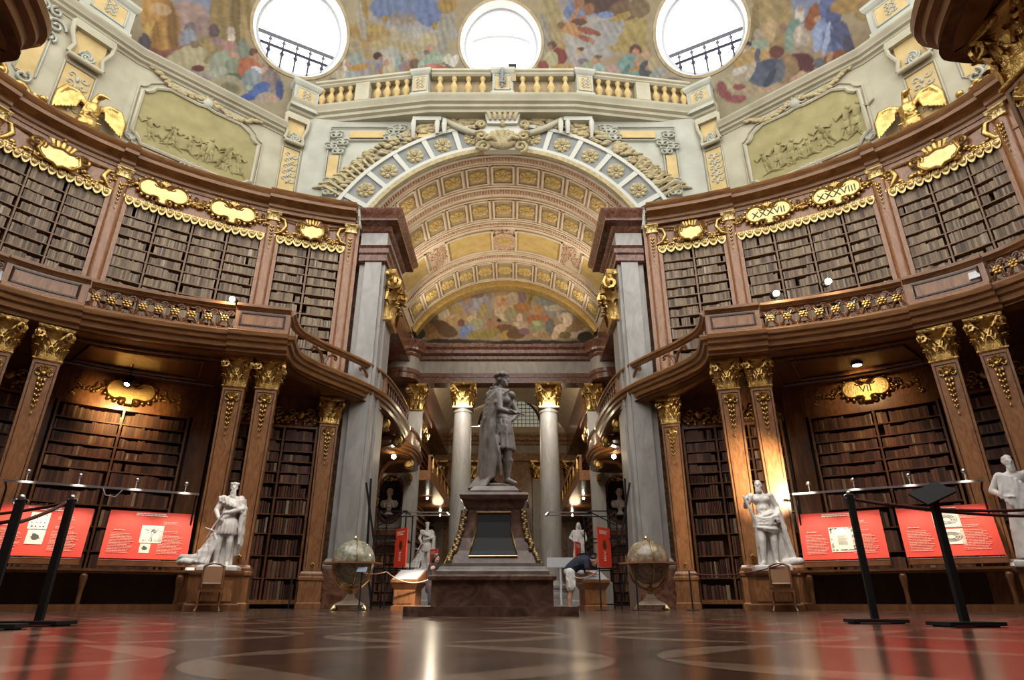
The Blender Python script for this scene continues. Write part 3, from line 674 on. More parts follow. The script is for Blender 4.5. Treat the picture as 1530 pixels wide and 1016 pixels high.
# ================= dome with fresco and three windows =================
EA, EB = 15.4, 11.0
_ts = np.linspace(-2, 2, 4001)
_ds = np.sqrt((EA * np.cos(_ts)) ** 2 + (EB * np.sin(_ts)) ** 2) * (_ts[1] - _ts[0])
_ss = np.concatenate([[0], np.cumsum((_ds[1:] + _ds[:-1]) / 2)]); _ss -= np.interp(0, _ts, _ss)
def kz(z): return np.sqrt(np.maximum(.05, 1 - ((np.asarray(z, float) - 19) / 16) ** 2))
def dome(s, z, off=0.0):
    t = np.interp(s, _ss, _ts); k = kz(z)
    x = EA * np.sin(t) * k; y = EB * np.cos(t) * k
    nx = np.sin(t) / EA; ny = np.cos(t) / EB; l = np.sqrt(nx * nx + ny * ny)
    return x - nx / l * off, CY + y - ny / l * off, np.asarray(z, float)
FRESCO = [
(-13.70,22.44,1.71,1.04,-128,0x9199ae),(-13.94,21.05,1.50,0.98,78,0xb3978a),(-13.07,21.18,1.27,0.73,92,0xa98f86),(-12.61,22.89,1.47,0.83,99,0xa18a52),(-12.43,21.27,1.42,0.66,98,0xa08a56),
(-11.81,22.02,1.81,0.28,111,0xb9a06a),(-12.32,22.57,1.52,0.21,106,0x8d7845),(-14.71,20.64,1.38,0.65,101,0xb58a3c),(-15.15,20.87,0.73,0.34,98,0xc99b48),
(-14.29,20.76,1.18,0.18,109,0x94702c),(-14.90,21.30,0.41,0.24,-135,0xc9a878),(-14.93,20.18,0.52,0.25,84,0xd0ab52),(-14.71,19.89,0.84,0.14,99,0xa87c30),
(-14.41,20.07,0.88,0.10,104,0xc79a48),(-14.97,19.39,0.54,0.22,96,0x6d6168),(-13.77,21.28,0.30,0.20,78,0x8d7d7d),(-13.68,20.73,0.55,0.26,97,0x9ca0ab),(-13.05,20.57,0.82,0.39,96,0xa09064),
(-12.96,20.98,0.34,0.23,78,0xb39b60),(-13.97,19.88,1.23,0.17,-130,0xa06a58),(-14.34,19.17,0.50,0.41,158,0x9a5f4e),(-14.05,18.89,0.36,0.27,57,0x8f5546),
(-13.54,19.97,0.92,0.37,-124,0xc0b68d),(-13.82,19.23,0.54,0.38,-79,0xbcb48c),(-13.03,19.95,0.46,0.17,-176,0xbdb389),(-12.66,20.10,0.17,0.10,-165,0xc8a48c),
(-13.44,20.70,0.22,0.14,-112,0x94805f),(-13.62,18.94,0.44,0.19,-137,0x9d9093),(-13.94,18.60,0.33,0.17,-109,0xc2a790),(-14.07,18.23,0.28,0.09,92,0xbf9e86),
(-13.49,18.79,0.35,0.20,-144,0x8d5046),(-12.97,19.43,0.53,0.19,-161,0xa79d95),(-13.08,19.71,0.28,0.14,-136,0x7c3f39),(-12.96,21.75,0.34,0.20,94,0x766163),
(-12.70,21.37,0.33,0.19,-156,0xa98a86),(-12.38,22.11,0.23,0.15,88,0xcbb9a6),(-12.27,21.80,0.26,0.15,89,0xd8cbb8),(-12.21,21.35,0.42,0.30,-108,0xb68d80),
(-12.22,20.49,0.75,0.52,-115,0xa7ad94),(-12.28,20.03,0.53,0.22,-132,0xb4b8a2),(-11.72,21.44,0.64,0.26,100,0x8d9580),(-11.98,21.07,0.22,0.17,-171,0xc79d82),
(-11.87,20.57,0.49,0.33,78,0x98a088),(-11.77,20.10,0.39,0.18,-144,0x6f7a5c),(-11.98,19.86,0.48,0.19,-151,0xafa88c),(-11.35,21.65,0.22,0.16,-116,0x7d5a48),
(-11.20,21.46,0.20,0.13,89,0xc59474),(-11.31,20.97,0.43,0.38,-165,0xc2784a),(-11.56,20.62,0.33,0.20,90,0xb86f45),(-10.98,20.94,0.31,0.14,-174,0xc9cbd2),
(-11.12,20.44,0.48,0.33,83,0x9aa3a6),(-11.25,20.15,0.46,0.21,96,0x8e9a9d),(-10.71,21.23,0.24,0.18,79,0xb3906f),(-10.53,21.18,0.20,0.13,89,0x8d6c55),(-10.70,20.95,0.27,0.16,92,0xd2b49a),
(-10.41,20.59,0.56,0.34,106,0xa08f88),(-10.12,20.67,0.57,0.20,111,0x8a7f7c),(-10.70,20.09,0.45,0.25,-123,0x5273b0),(-11.07,19.43,0.40,0.18,-141,0x4768b2),
(-10.91,19.76,0.25,0.21,-163,0x5a7cbc),(-9.98,20.34,0.54,0.16,98,0x56629a),(-10.52,19.68,0.39,0.22,-122,0xb9a794),(-10.16,19.79,0.27,0.17,-159,0xc9a592),
(-11.78,19.49,0.39,0.30,-161,0x9c8f6c),(-11.78,19.49,0.29,0.20,-166,0x8a8264),(-11.15,19.89,0.15,0.11,-119,0xb4bd98),(-12.75,19.20,0.41,0.21,-177,0x8e6a5c),
(-5.27,25.07,2.34,1.30,-167,0xb9aa8c),(-6.89,24.00,1.29,1.14,-143,0xb7a06a),(-7.10,24.28,0.89,0.65,-158,0xb39455),(-7.39,23.32,0.85,0.61,93,0xaf9f7c),(-6.55,24.77,0.52,0.26,-164,0xb89c58),
(-4.63,25.36,2.54,0.39,-178,0xb3ada6),(-5.67,25.42,1.67,0.29,-177,0xa9a4a0),(-3.58,25.26,1.37,0.33,-177,0xaeaba8),(-4.23,24.93,1.01,0.20,-178,0xb8b2a2),
(-7.32,25.22,1.11,0.26,109,0xb0a894),(-3.08,25.42,1.32,0.41,80,0xa9a394),(-5.36,26.45,1.92,1.11,-169,0xa88843),(-5.37,26.51,1.75,0.95,-169,0x7b8aab),(-4.06,26.17,0.70,0.69,-179,0x7887ae),
(-6.39,25.90,0.61,0.50,-164,0x7988ab),(-3.11,26.61,0.51,0.37,-175,0xae9046),(-3.62,25.59,0.19,0.14,97,0xb08f45),(-6.19,25.43,0.17,0.16,-148,0xb08f45),(-7.27,25.73,0.62,0.16,115,0xae9049),
(-5.11,24.09,1.79,0.54,-168,0xb7b2a2),(-5.46,24.19,1.30,0.27,-173,0xb9a878),(-5.54,23.65,0.61,0.38,96,0xb9b5a9),(-3.87,24.75,0.48,0.46,-138,0xc2b58c),(-7.79,22.34,0.21,0.17,79,0xb89a80),
(-7.75,22.07,0.31,0.23,-148,0xc5bc9c),(-7.71,21.66,0.49,0.21,-172,0x7f6558),(-7.94,21.65,0.23,0.18,179,0x9a8270),(-7.56,22.56,0.94,0.06,105,0xd8d4c4),(-7.09,22.89,0.56,0.42,85,0xa3aca0),
(-7.13,22.35,0.56,0.36,93,0xa9b0ac),(-6.19,23.53,0.23,0.20,-145,0x5c4238),(-6.01,23.37,0.17,0.13,93,0xb58866),(-6.41,22.70,0.63,0.49,88,0xa89fa2),(-6.94,22.72,0.50,0.17,-154,0xc49a4c),
(-7.44,22.74,0.16,0.13,-141,0xc0937a),(-5.83,22.78,0.42,0.22,88,0xc58a3e),(-6.19,22.68,0.55,0.12,98,0xb3a468),(-6.54,22.16,0.40,0.24,-160,0xbcb294),(-6.08,23.00,0.42,0.15,81,0x9a94a8),
(-5.73,23.40,0.27,0.19,94,0xcbbca6),(-5.56,22.91,0.45,0.28,95,0xc8c0a0),(-5.74,23.29,0.17,0.13,93,0xc4997f),(-5.09,23.44,0.48,0.22,97,0x9fb0a8),(-4.92,23.40,0.54,0.07,112,0x9a805c),
(-4.55,23.82,0.24,0.19,91,0xbb9a6c),(-4.66,23.87,0.17,0.16,73,0xc9aa8c),(-4.75,23.29,0.40,0.33,-136,0x9f8a8c),(-4.60,23.18,0.25,0.22,79,0xb58e50),(-4.38,23.50,0.28,0.26,77,0x8e6c50),
(-4.33,23.02,0.26,0.21,151,0xb06a58),(-3.76,24.43,0.27,0.20,-169,0xb6a58c),(-3.79,24.36,0.20,0.17,92,0xc99c80),(-3.90,24.20,0.14,0.13,68,0x94806c),(-3.50,23.92,0.60,0.31,-163,0xa3b59c),
(-3.99,23.50,0.28,0.26,78,0x9db8a8),(-3.27,23.95,0.30,0.17,178,0xb2c0a4),(-3.55,23.35,0.53,0.31,-154,0xbf7860),(-2.99,23.35,0.39,0.28,-171,0xb96c56),(-3.35,22.95,0.43,0.32,85,0xbc6f5a),
(-4.01,23.07,0.27,0.20,-142,0xc07a62),(-4.29,22.63,0.29,0.10,-158,0xc79a80),(-3.72,23.47,0.40,0.14,-161,0xcb8c74),(-2.84,23.93,0.35,0.20,71,0xd6d2c2),(-2.50,23.90,0.42,0.20,66,0xdcd8c8),
(-2.68,23.60,0.46,0.07,154,0x8a7a62),(-3.74,22.22,0.25,0.16,92,0xa87c50),(-3.53,22.07,0.25,0.14,-170,0x9c8a68),(4.42,25.07,2.55,1.48,169,0xb6aca0),(5.20,24.58,1.65,0.47,173,0xaeaca6),
(4.31,24.24,1.66,0.61,170,0xb2afa8),(5.47,25.20,1.01,0.33,172,0xa9a6a0),(2.63,26.28,1.27,0.50,102,0xb2a070),(2.19,25.35,0.99,0.28,97,0xa39c8a),(6.73,24.72,0.98,0.58,81,0xb6a463),
(6.47,24.22,0.72,0.65,143,0xb59f5e),(6.79,23.68,0.86,0.37,99,0xb19c62),(7.01,22.74,0.88,0.36,95,0xb99f74),(5.78,24.05,0.52,0.20,166,0xb7a160),(4.98,26.33,1.94,0.62,170,0x7e8cae),
(5.34,26.36,1.40,0.50,169,0x6b5349),(6.45,25.79,0.84,0.44,165,0x8a6d50),(3.88,26.20,0.64,0.44,172,0x7a88aa),(6.23,25.55,0.60,0.16,-175,0xb6994e),(5.41,25.80,0.41,0.16,168,0x8494bb),
(7.12,25.71,0.53,0.50,150,0x8d7758),(4.12,26.57,0.31,0.29,75,0xa87858),(3.78,26.02,0.46,0.14,49,0xb88a66),(4.60,26.21,0.32,0.27,45,0xa5754e),(4.18,25.83,0.24,0.16,171,0xb08058),
(3.99,25.70,0.42,0.16,171,0x7a5648),(3.43,25.48,0.49,0.29,164,0xc49460),(3.82,25.23,0.34,0.23,171,0xc8985f),(4.37,25.21,0.55,0.16,156,0xa8664a),(4.82,25.00,0.20,0.13,141,0x9c5f44),
(4.25,24.83,0.48,0.13,151,0xa6634a),(4.50,24.65,0.20,0.10,112,0xc08a68),(3.03,25.66,0.21,0.16,173,0x94744c),(2.80,25.12,0.35,0.26,173,0xb8a470),(2.93,24.61,0.30,0.27,91,0xb89c66),
(2.50,24.75,0.24,0.20,172,0x85604c),(2.38,24.59,0.17,0.10,87,0xb98c6e),(2.79,24.11,0.48,0.41,72,0x9a4e3c),(2.37,23.91,0.55,0.37,88,0xc4bc90),(1.99,23.66,0.35,0.27,89,0x9f5644),
(2.92,23.57,0.59,0.14,177,0xc6a060),(1.97,23.24,0.46,0.18,-163,0xa85c46),(1.76,23.04,0.30,0.11,-162,0xc2906e),(3.85,24.28,0.24,0.20,90,0xbfa083),(3.93,24.37,0.17,0.10,170,0x6f5a48),
(3.66,23.79,0.43,0.28,170,0xb8aba4),(3.98,23.67,0.30,0.20,147,0x8d8088),(4.10,23.48,0.23,0.17,166,0xa8b090),(4.65,23.70,0.24,0.23,108,0xbd977a),(4.69,23.83,0.20,0.10,168,0x8a6e50),
(4.68,23.20,0.32,0.29,104,0xa8bcb4),(6.54,23.75,0.31,0.28,109,0x745244),(6.52,23.58,0.27,0.19,86,0xc9906e),(6.17,23.04,0.63,0.55,105,0x86a49c),(5.63,23.03,0.38,0.21,-147,0x8aa8a0),
(5.31,22.75,0.14,0.09,88,0xc79a80),(6.40,22.84,0.52,0.14,-155,0xbb9150),(6.83,22.58,0.55,0.34,86,0x5f6468),(6.94,22.69,0.14,0.12,104,0xb98670),(6.03,22.51,0.44,0.24,163,0x7b9c96),
(6.51,23.16,0.21,0.13,85,0xc99a7c),(5.92,22.82,0.39,0.13,54,0x6f908c),(6.96,23.39,0.21,0.18,106,0xc6a68c),(7.21,22.82,0.41,0.24,85,0xbfae84),(7.44,22.32,0.37,0.24,156,0xb0aea0),
(7.24,22.24,0.30,0.21,-177,0x9fa49c),(7.33,21.85,0.44,0.17,150,0xb89274),(8.05,21.61,0.45,0.19,141,0x8f8688),(5.31,23.00,0.38,0.28,162,0xbd9d94),(14.06,22.33,1.64,1.12,104,0x8f97b0),
(12.61,22.55,1.53,0.69,78,0xac9664),(12.22,23.15,1.37,0.49,75,0xb09a68),(12.13,21.82,1.10,0.37,78,0xc2a777),(12.41,21.29,0.81,0.46,87,0xa99060),(12.29,22.24,0.56,0.19,77,0xcdb081),
(11.75,22.75,1.21,0.17,70,0x9c8656),(13.52,22.34,0.25,0.17,94,0xcfc5b4),(13.42,22.11,0.26,0.17,95,0xd9d0c0),(13.57,22.41,0.15,0.10,120,0xb89680),(13.03,21.62,0.62,0.31,68,0x7f9c90),
(12.78,21.17,0.44,0.18,81,0x94a494),(13.27,21.18,0.62,0.32,85,0xbfae9c),(13.15,20.50,0.52,0.27,134,0xa8957c),(13.17,19.99,0.45,0.29,114,0x9c8a72),(13.21,21.36,0.47,0.08,71,0xd0c2b0),
(13.89,21.78,0.52,0.29,62,0xa5642c),(13.69,21.56,0.31,0.19,91,0xa0602c),(14.01,21.57,0.17,0.12,148,0xc49b7c),(14.52,21.70,0.66,0.38,87,0x6f7ba6),(14.17,20.62,0.87,0.52,100,0x8e9cc0),
(13.80,20.81,0.69,0.16,73,0x9ba9cc),(14.36,20.18,0.66,0.43,116,0x7482a8),(14.52,21.25,0.44,0.27,95,0x5f6a94),(14.06,20.50,0.72,0.11,67,0xa9b6d6),(14.60,20.33,0.72,0.26,93,0x62688a),
(14.25,20.14,0.71,0.09,88,0x5c6890),(14.20,19.49,0.56,0.25,160,0x9c5e2e),(13.95,19.48,0.23,0.13,128,0x93552a),(13.97,19.60,0.26,0.11,65,0xc59878),(14.67,19.58,0.57,0.18,88,0x5e5a6c),
(12.74,22.04,0.25,0.15,87,0x9d7c68),(11.80,22.30,0.30,0.21,95,0xb3a58e),(11.72,21.86,0.41,0.23,140,0xa3ad96),(12.23,21.12,0.35,0.28,115,0x7f4a40),(12.94,20.15,0.59,0.35,129,0x6f3a3c),
(13.12,19.75,0.35,0.21,128,0x783f40),(12.50,20.17,0.68,0.33,95,0xa8895e),(12.34,19.75,0.36,0.32,120,0x9c8462),(11.25,22.13,0.20,0.13,152,0x3f4460),(11.20,21.95,0.17,0.13,104,0xb98e74),
(11.12,21.85,0.15,0.09,140,0xd0cabc),(11.27,21.49,0.42,0.33,159,0xc2a265),(10.76,21.38,0.37,0.26,79,0xbfa05f),(11.51,21.35,0.39,0.13,80,0x676c7c),(11.78,21.19,0.26,0.19,114,0xc4a060),
(11.54,20.95,0.16,0.11,122,0xc2927a),(11.69,20.39,0.72,0.47,117,0x62687c),(11.38,20.33,0.56,0.39,123,0x6a7184),(11.99,20.67,0.41,0.23,137,0x5a6074),(12.16,20.21,0.55,0.22,74,0x757886),
(11.12,20.79,0.46,0.15,57,0xc4b49c),(11.73,20.02,0.48,0.16,52,0x50576c),(10.59,20.93,0.31,0.21,95,0xcfc6b8),(10.78,21.05,0.24,0.17,168,0xd4ccc0),(10.24,20.57,0.49,0.32,94,0xb8ac88),
(10.58,20.58,0.32,0.23,103,0xb3a688),(9.84,20.51,0.42,0.19,91,0x9c5c58),(10.52,20.25,0.26,0.16,143,0xa25a58),(11.01,19.78,0.50,0.22,153,0xb9a382),(11.59,19.53,0.38,0.13,153,0xc2a487),
(10.32,19.71,0.44,0.20,156,0xa65f5c),(9.97,20.09,0.28,0.19,113,0xa05854),(12.68,19.52,0.28,0.14,-176,0xc09b7c),(12.90,19.56,0.16,0.12,136,0xc9ac90),(13.59,19.58,0.30,0.18,98,0x75757c),
(15.19,21.34,0.72,0.40,149,0xb39254),(15.47,20.56,0.43,0.26,112,0xae9458),]
WINS = [(-9.75, 23.6, 2.05, 2.3), (-.15, 25.0, 2.12, 2.03), (9.6, 23.75, 2.05, 2.3)]
ns_, nz_ = 620, 210
sg = np.linspace(-18.6, 18.6, ns_ + 1); zg = np.linspace(17.9, 31.6, nz_ + 1)
SS, ZZ = np.meshgrid(sg, zg); x, y, z = dome(SS.ravel(), ZZ.ravel())
Sf, Zf = SS.ravel(), ZZ.ravel()
sc_, zc_ = (SS[:-1, :-1] + SS[1:, 1:]) / 2, (ZZ[:-1, :-1] + ZZ[1:, 1:]) / 2
ok = np.ones(sc_.shape, bool)
for (ws, wz, a, c) in WINS: ok &= ((sc_ - ws) / a) ** 2 + ((zc_ - wz) / c) ** 2 > 1.0
jj, ii = np.nonzero(ok); base_i = jj * (ns_ + 1) + ii
faces = np.stack([base_i, base_i + 1, base_i + ns_ + 2, base_i + ns_ + 1], 1)
me = bpy.data.meshes.new('ceiling_dome'); me.from_pydata(np.stack([x, y, z], 1).tolist(), [], faces.tolist()); me.update()
base = np.empty((len(Sf), 3)); base[:] = hexc(0xb5a784)
q = fbm(Sf * .5, Zf * .5, 5)
sky = (np.clip((Zf - 26.3 + q * 1.5) / 1.0, 0, 1) * (np.abs(Sf) > 3))[:, None]
base = base * (1 - sky) + np.array(hexc(0x8f97b0)) * sky
warm = np.clip(fbm(Sf * .35, Zf * .35, 15) * 2, 0, 1)[:, None]; base = base * (1 - warm * .5) + np.array(hexc(0xae8f62)) * warm * .5
Cc = paint(Sf, Zf, base, FRESCO, 1.0, .06) ** 1.25 * .52
paint_mesh(me, Cc)
dome_o = link('ceiling_dome', me, painted_mat('dome_fresco', .85), None, 60); struct(dome_o)

SKYG = bpy.data.materials.new('clear_pane'); SKYG.use_nodes = True; nt = SKYG.node_tree; nt.nodes.clear()
o_ = nt.nodes.new('ShaderNodeOutputMaterial'); mx_ = nt.nodes.new('ShaderNodeMixShader'); tr = nt.nodes.new('ShaderNodeBsdfTransparent'); gl = nt.nodes.new('ShaderNodeBsdfGlossy')
gl.inputs['Roughness'].default_value = .05; mx_.inputs[0].default_value = .06
nt.links.new(tr.outputs[0], mx_.inputs[1]); nt.links.new(gl.outputs[0], mx_.inputs[2]); nt.links.new(mx_.outputs[0], o_.inputs[0])
RINGP = noise_mat('painted_ring', [(.3, (.22, .17, .09)), (.7, (.34, .27, .16))], 3, .8)
REVL = plain('white_reveal', (.80, .81, .80), .8)
IRON = plain('blued_iron', (.015, .016, .04), .5, .3)
for wi, (ws, wz, a, c) in enumerate(WINS):
    n = 64
    t = float(np.interp(ws, _ss, _ts)); nx, ny = sin(t) / EA, cos(t) / EB; l = sqrt(nx * nx + ny * ny); O = Vector((nx / l, ny / l, .62)).normalized()
    ring = []
    for k in range(n):
        q = 2 * pi * k / n; px, py, pz = dome(ws + a * cos(q), wz + c * sin(q)); ring.append(Vector((float(px), float(py), float(pz))))
    ctr = sum(ring, Vector()) / n
    outer = []
    for k in range(n):
        q = 2 * pi * k / n; px, py, pz = dome(ws + a * 1.06 * cos(q), wz + c * 1.06 * sin(q), .03); outer.append(Vector((float(px), float(py), float(pz))))
    inn = [(p - ctr) * .99 + ctr - O * .05 for p in ring]
    # painted ring
    mb = MB(); vs = [tuple(p) for p in outer] + [tuple(p) for p in inn] + [tuple(p + O * .06) for p in outer]
    fs = []
    for k in range(n):
        m = (k + 1) % n; fs += [(k, m, n + m, n + k), (2 * n + k, 2 * n + m, m, k)]
    mb.add(vs, fs); w = mb.build('window_%d' % (wi + 1), RINGP, smooth=50); struct(w)
    # deep splayed reveal
    D = .75; dp = [(p - ctr) * .91 + ctr + O * D for p in ring]
    mb = MB(); fs = [(k, (k + 1) % n, n + (k + 1) % n, n + k) for k in range(n)]
    mb.add([tuple(p) for p in inn] + [tuple(p) for p in dp], fs); mb.build('reveal', REVL, w, 60)
    mb = MB(); mb.tube([tuple(p) for p in dp], .09, 6, closed=True); mb.build('window_frame', plain('grey_frame', (.42, .43, .46), .5) if wi == 0 else MATS['grey_frame'], w, 60)
    mb = MB(); cc = ctr + O * D; mb.add([tuple(p + O * .02) for p in dp], [tuple(range(n))]); mb.build('pane', SKYG, w)
    tg = Vector((O.y, -O.x, 0)).normalized()          # horizontal, to the right seen from inside
    mb = MB()
    if wi != 1:
        o2 = cc + O * .35
        for dz, r in ((-.62, .085), (-1.22, .065)):
            hw = 2.05
            mb.tube([tuple(o2 + tg * x_ + Vector((0, 0, dz))) for x_ in (-hw, -.5, .5, hw)], r, 6)
        for k in range(7):
            x_ = -1.75 + k * .58; p = o2 + tg * x_
            mb.tube([tuple(p + Vector((0, 0, z_))) for z_ in (-.62, -.78, -.88, -.98, -1.22, -1.4, -1.52, -1.66, -2.3)], [.03, .03, .09, .03, .04, .05, .10, .04, .035], 6)
        mb.build('outer_railing', IRON, w)
    else:
        o2 = cc + O * .3
        mb.tube([tuple(o2 + tg * (1.5 * sin(R(q))) + Vector((0, 0, .1 + .65 * cos(R(q))))) for q in range(-72, 73, 12)], .07, 6)
        for k in range(4):
            x_ = -1.05 + k * .7; mb.tube([tuple(o2 + tg * x_ + Vector((0, 0, z_))) for z_ in (.6, 0, -1.9)], .018, 5)
        mb.build('glazing_bars', MATS['grey_frame'], w)

# ================= drum balustrade =================
def baluster_mesh():
    mb = MB(); mb.lathe([(.13, 0), (.13, .07), (.07, .10), (.09, .16), (.17, .34), (.17, .44), (.10, .62), (.065, .76), (.09, .82), (.12, .88), (.12, .96)], 14); return mb
_bal = baluster_mesh().mesh('baluster'); fixnormals(_bal); _bal.shade_smooth(); _bal.set_sharp_from_angle(angle=R(40)); _bal.materials.append(OCHR)
def balu_seg(P, Q, n, label, mid=False, z=19.78):
    M, l = facemat(P, Q); M = M @ T(0, -.12, z)
    t = thing('balustrade', label, 'balustrade', M, 'drum balustrades')
    MB().box(l / 2, 0, .09, l, .36, .18, M).build('plinth', STUC, t)
    MB().sweep([(0, 0, 0, -1), (l, 0, 0, -1)], [(-.2, 1.13), (.12, 1.13), (.2, 1.2), (.2, 1.27), (.27, 1.32), (.27, 1.42), (-.2, 1.42)], M=M).build('rail', STUC, t)
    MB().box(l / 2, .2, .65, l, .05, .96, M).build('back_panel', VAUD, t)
    for k in range(n):
        x_ = l * (k + .6) / (n + .2)
        if mid and abs(x_ - l / 2) < .35: continue
        b_ = bpy.data.objects.new('baluster', _bal); COL.objects.link(b_); b_.parent = t; b_.matrix_local = T(x_, 0, .17)
    if mid: MB().box(l / 2, -.02, .65, .62, .38, .96, M).build('die', STUC, t)
    return t
def pedestal(P, Q, label, z=19.78):
    M, l = facemat(P, Q); M = M @ T(l / 2, -.14, z)
    t = thing('balustrade_pedestal', label, 'pedestal', M, 'drum pedestals')
    mb = MB(); mb.rectlathe([(l / 2, .26, 0), (l / 2, .26, .16), (l / 2 - .06, .2, .2), (l / 2 - .06, .2, 1.13), (l / 2, .26, 1.2), (l / 2 + .04, .32, 1.32), (l / 2 + .04, .32, 1.44)], M); mb.build('die', STUG, t)
    w_ = l * .3
    mb = MB(); mb.box(0, -.215, .66, 2 * w_, .03, .72, M); mb.build('ochre_panel', OCHR, t)
    mb = MB(); mb.box(0, -.22, 1.04, 2 * w_ + .1, .05, .05, M); mb.box(0, -.22, .28, 2 * w_ + .1, .05, .05, M); mb.box(-w_ - .03, -.22, .66, .05, .05, .8, M); mb.box(w_ + .03, -.22, .66, .05, .05, .8, M)
    for s_ in (-1, 1):
        for zz_ in (.5, .68, .86): mb.tube(spiral((s_ * .1, zz_), .03, .1, s_ * 1.5, s_ * 1.0, 9, y=-.24), .028, 5, M)
    mb.build('scroll_relief', STUG, t)
    return t
def lerp(P, Q, q): return (P[0] + (Q[0] - P[0]) * q, P[1] + (Q[1] - P[1]) * q)
balu_seg(D_, lerp(D_, C_, .84), 10, 'painted-stucco balustrade under the left round window, seated readers above it', True)
pedestal(lerp(D_, C_, .84), C_, 'cream pedestal with ochre panel, at left end of the middle balustrade')
balu_seg(C_, lerp(C_, mir(C_), .42), 4, 'short balustrade left of the iron bracket, below the middle window')
pedestal(lerp(C_, mir(C_), .42), lerp(C_, mir(C_), .58), 'narrow pedestal right above the shell keystone of the arch')
balu_seg(lerp(C_, mir(C_), .58), mir(C_), 4, 'short balustrade on the right of the keystone, below the middle window')
pedestal(mir(C_), lerp(mir(C_), mir(D_), .16), 'cream pedestal with ochre panel, at right end of the middle balustrade')
balu_seg(lerp(mir(C_), mir(D_), .16), mir(D_), 10, 'balustrade under the painted man in a teal coat, right of middle', True)
pedestal(E_, D_, 'corner pedestal below the left round window, ochre panel on its face', 19.4)
pedestal(mir(D_), mir(E_), 'corner pedestal below the right round window, ochre panel on its face', 19.4)
M, l = facemat(G_, F_)
pedestal(lerp(G_, F_, .62), lerp(G_, F_, .9), 'far left balustrade pedestal beside the painted man in ochre robe', 18.4)
pedestal(lerp(mir(G_), mir(F_), .9), lerp(mir(G_), mir(F_), .62), 'far right balustrade pedestal beside the painted blue-skirted figure', 18.4)
# small iron bracket and floodlight on the middle rail
t = thing('floodlight', 'small dark floodlight clamped on the rail below the middle window', 'floodlight', T(.42, 19.85, 21.25))
MB().box(0, 0, .12, .34, .2, .22, RX(.3)).build('lamp_housing', BLK, t, local=True)
MB().box(.05, -.07, -.35, .2, .08, .75).build('arm', VAUD, t, local=True)
t = thing('hanging_bracket', 'dark wrought iron scroll hung on the narrow middle pedestal', 'bracket', T(-.02, 19.72, 20.2))
mb = MB(); mb.tube([(0, 0, 1.0), (0, -.1, .9), (0, -.14, .6), (0, -.12, .2), (0, -.05, -.1)], [.04, .07, .09, .07, .04], 8); mb.tube(spiral((0, .2), .04, .16, 0, 1.3, 14, y=-.16), .035, 6); mb.tube(spiral((0, .65), .04, .14, 2, 1.3, 14, y=-.16), .03, 6)
mb.build('iron_scroll', STUD, t, local=True)

# ================= relief on the drum walls =================
def frame_poly(mb, pts, r, M, y=-.02, closed=True): mb.tube([(x_, y, z_) for x_, z_ in pts], r, 6, M, closed=closed)
def notched(x0, x1, z0, z1, n=.32, top=0):
    p = [(x0, z0 + n), (x0 + n * .35, z0 + n * .9), (x0 + n * .8, z0 + n * .45), (x0 + n, z0), (x1 - n, z0), (x1 - n * .8, z0 + n * .45), (x1 - n * .35, z0 + n * .9), (x1, z0 + n)]
    p += [(x1, z1 - n), (x1 - n * .35, z1 - n * .9), (x1 - n * .8, z1 - n * .5), (x1 - n, z1)]
    if top: p += [(x1 - n * 2.2, z1 + top), ((x0 + x1) / 2 + .3, z1 + top * .8), ((x0 + x1) / 2, z1 + top * 1.1), ((x0 + x1) / 2 - .3, z1 + top * .8), (x0 + n * 2.2, z1 + top)]
    p += [(x0 + n, z1), (x0 + n * .8, z1 - n * .5), (x0 + n * .35, z1 - n * .9), (x0, z1 - n)]
    return p
def scrolls(mb, M, spots, r=.04):
    for (x_, z_, ra, a0, tr_) in spots: mb.tube(spiral((x_, z_), .04, ra, a0, tr_, 16, y=-.06), r, 6, M)
def relief_figure(mb, M, x, z, h, lean=0, arm=1):
    def P(a, c): return (x + a * h + lean * c * h, -.02, z + c * h)
    for p0, p1, r0, r1 in ((P(-.08, 0), P(-.05, .28), .045, .06), (P(.12, .02), P(.05, .28), .045, .06), (P(-.05, .28), P(-.02, .52), .085, .08), (P(.05, .28), P(.03, .5), .085, .09), (P(0, .5), P(0, .78), .11, .13), (P(-.1, .76), P(-.28, .62), .05, .04), (P(-.28, .62), P(-.36 * arm, .8), .04, .035), (P(.1, .76), P(.26, .66), .05, .04), (P(.26, .66), P(.38, .78), .04, .035)):
        mb.tube([p0, ((p0[0] + p1[0]) / 2, -.05, (p0[2] + p1[2]) / 2), p1], [r0 * h, (r0 + r1) * h * .55, r1 * h], 6, M, flat=.6)
    mb.ball((x + lean * .92 * h, -.04, z + .92 * h), (.07 * h, .05, .09 * h), M, 8, 6)
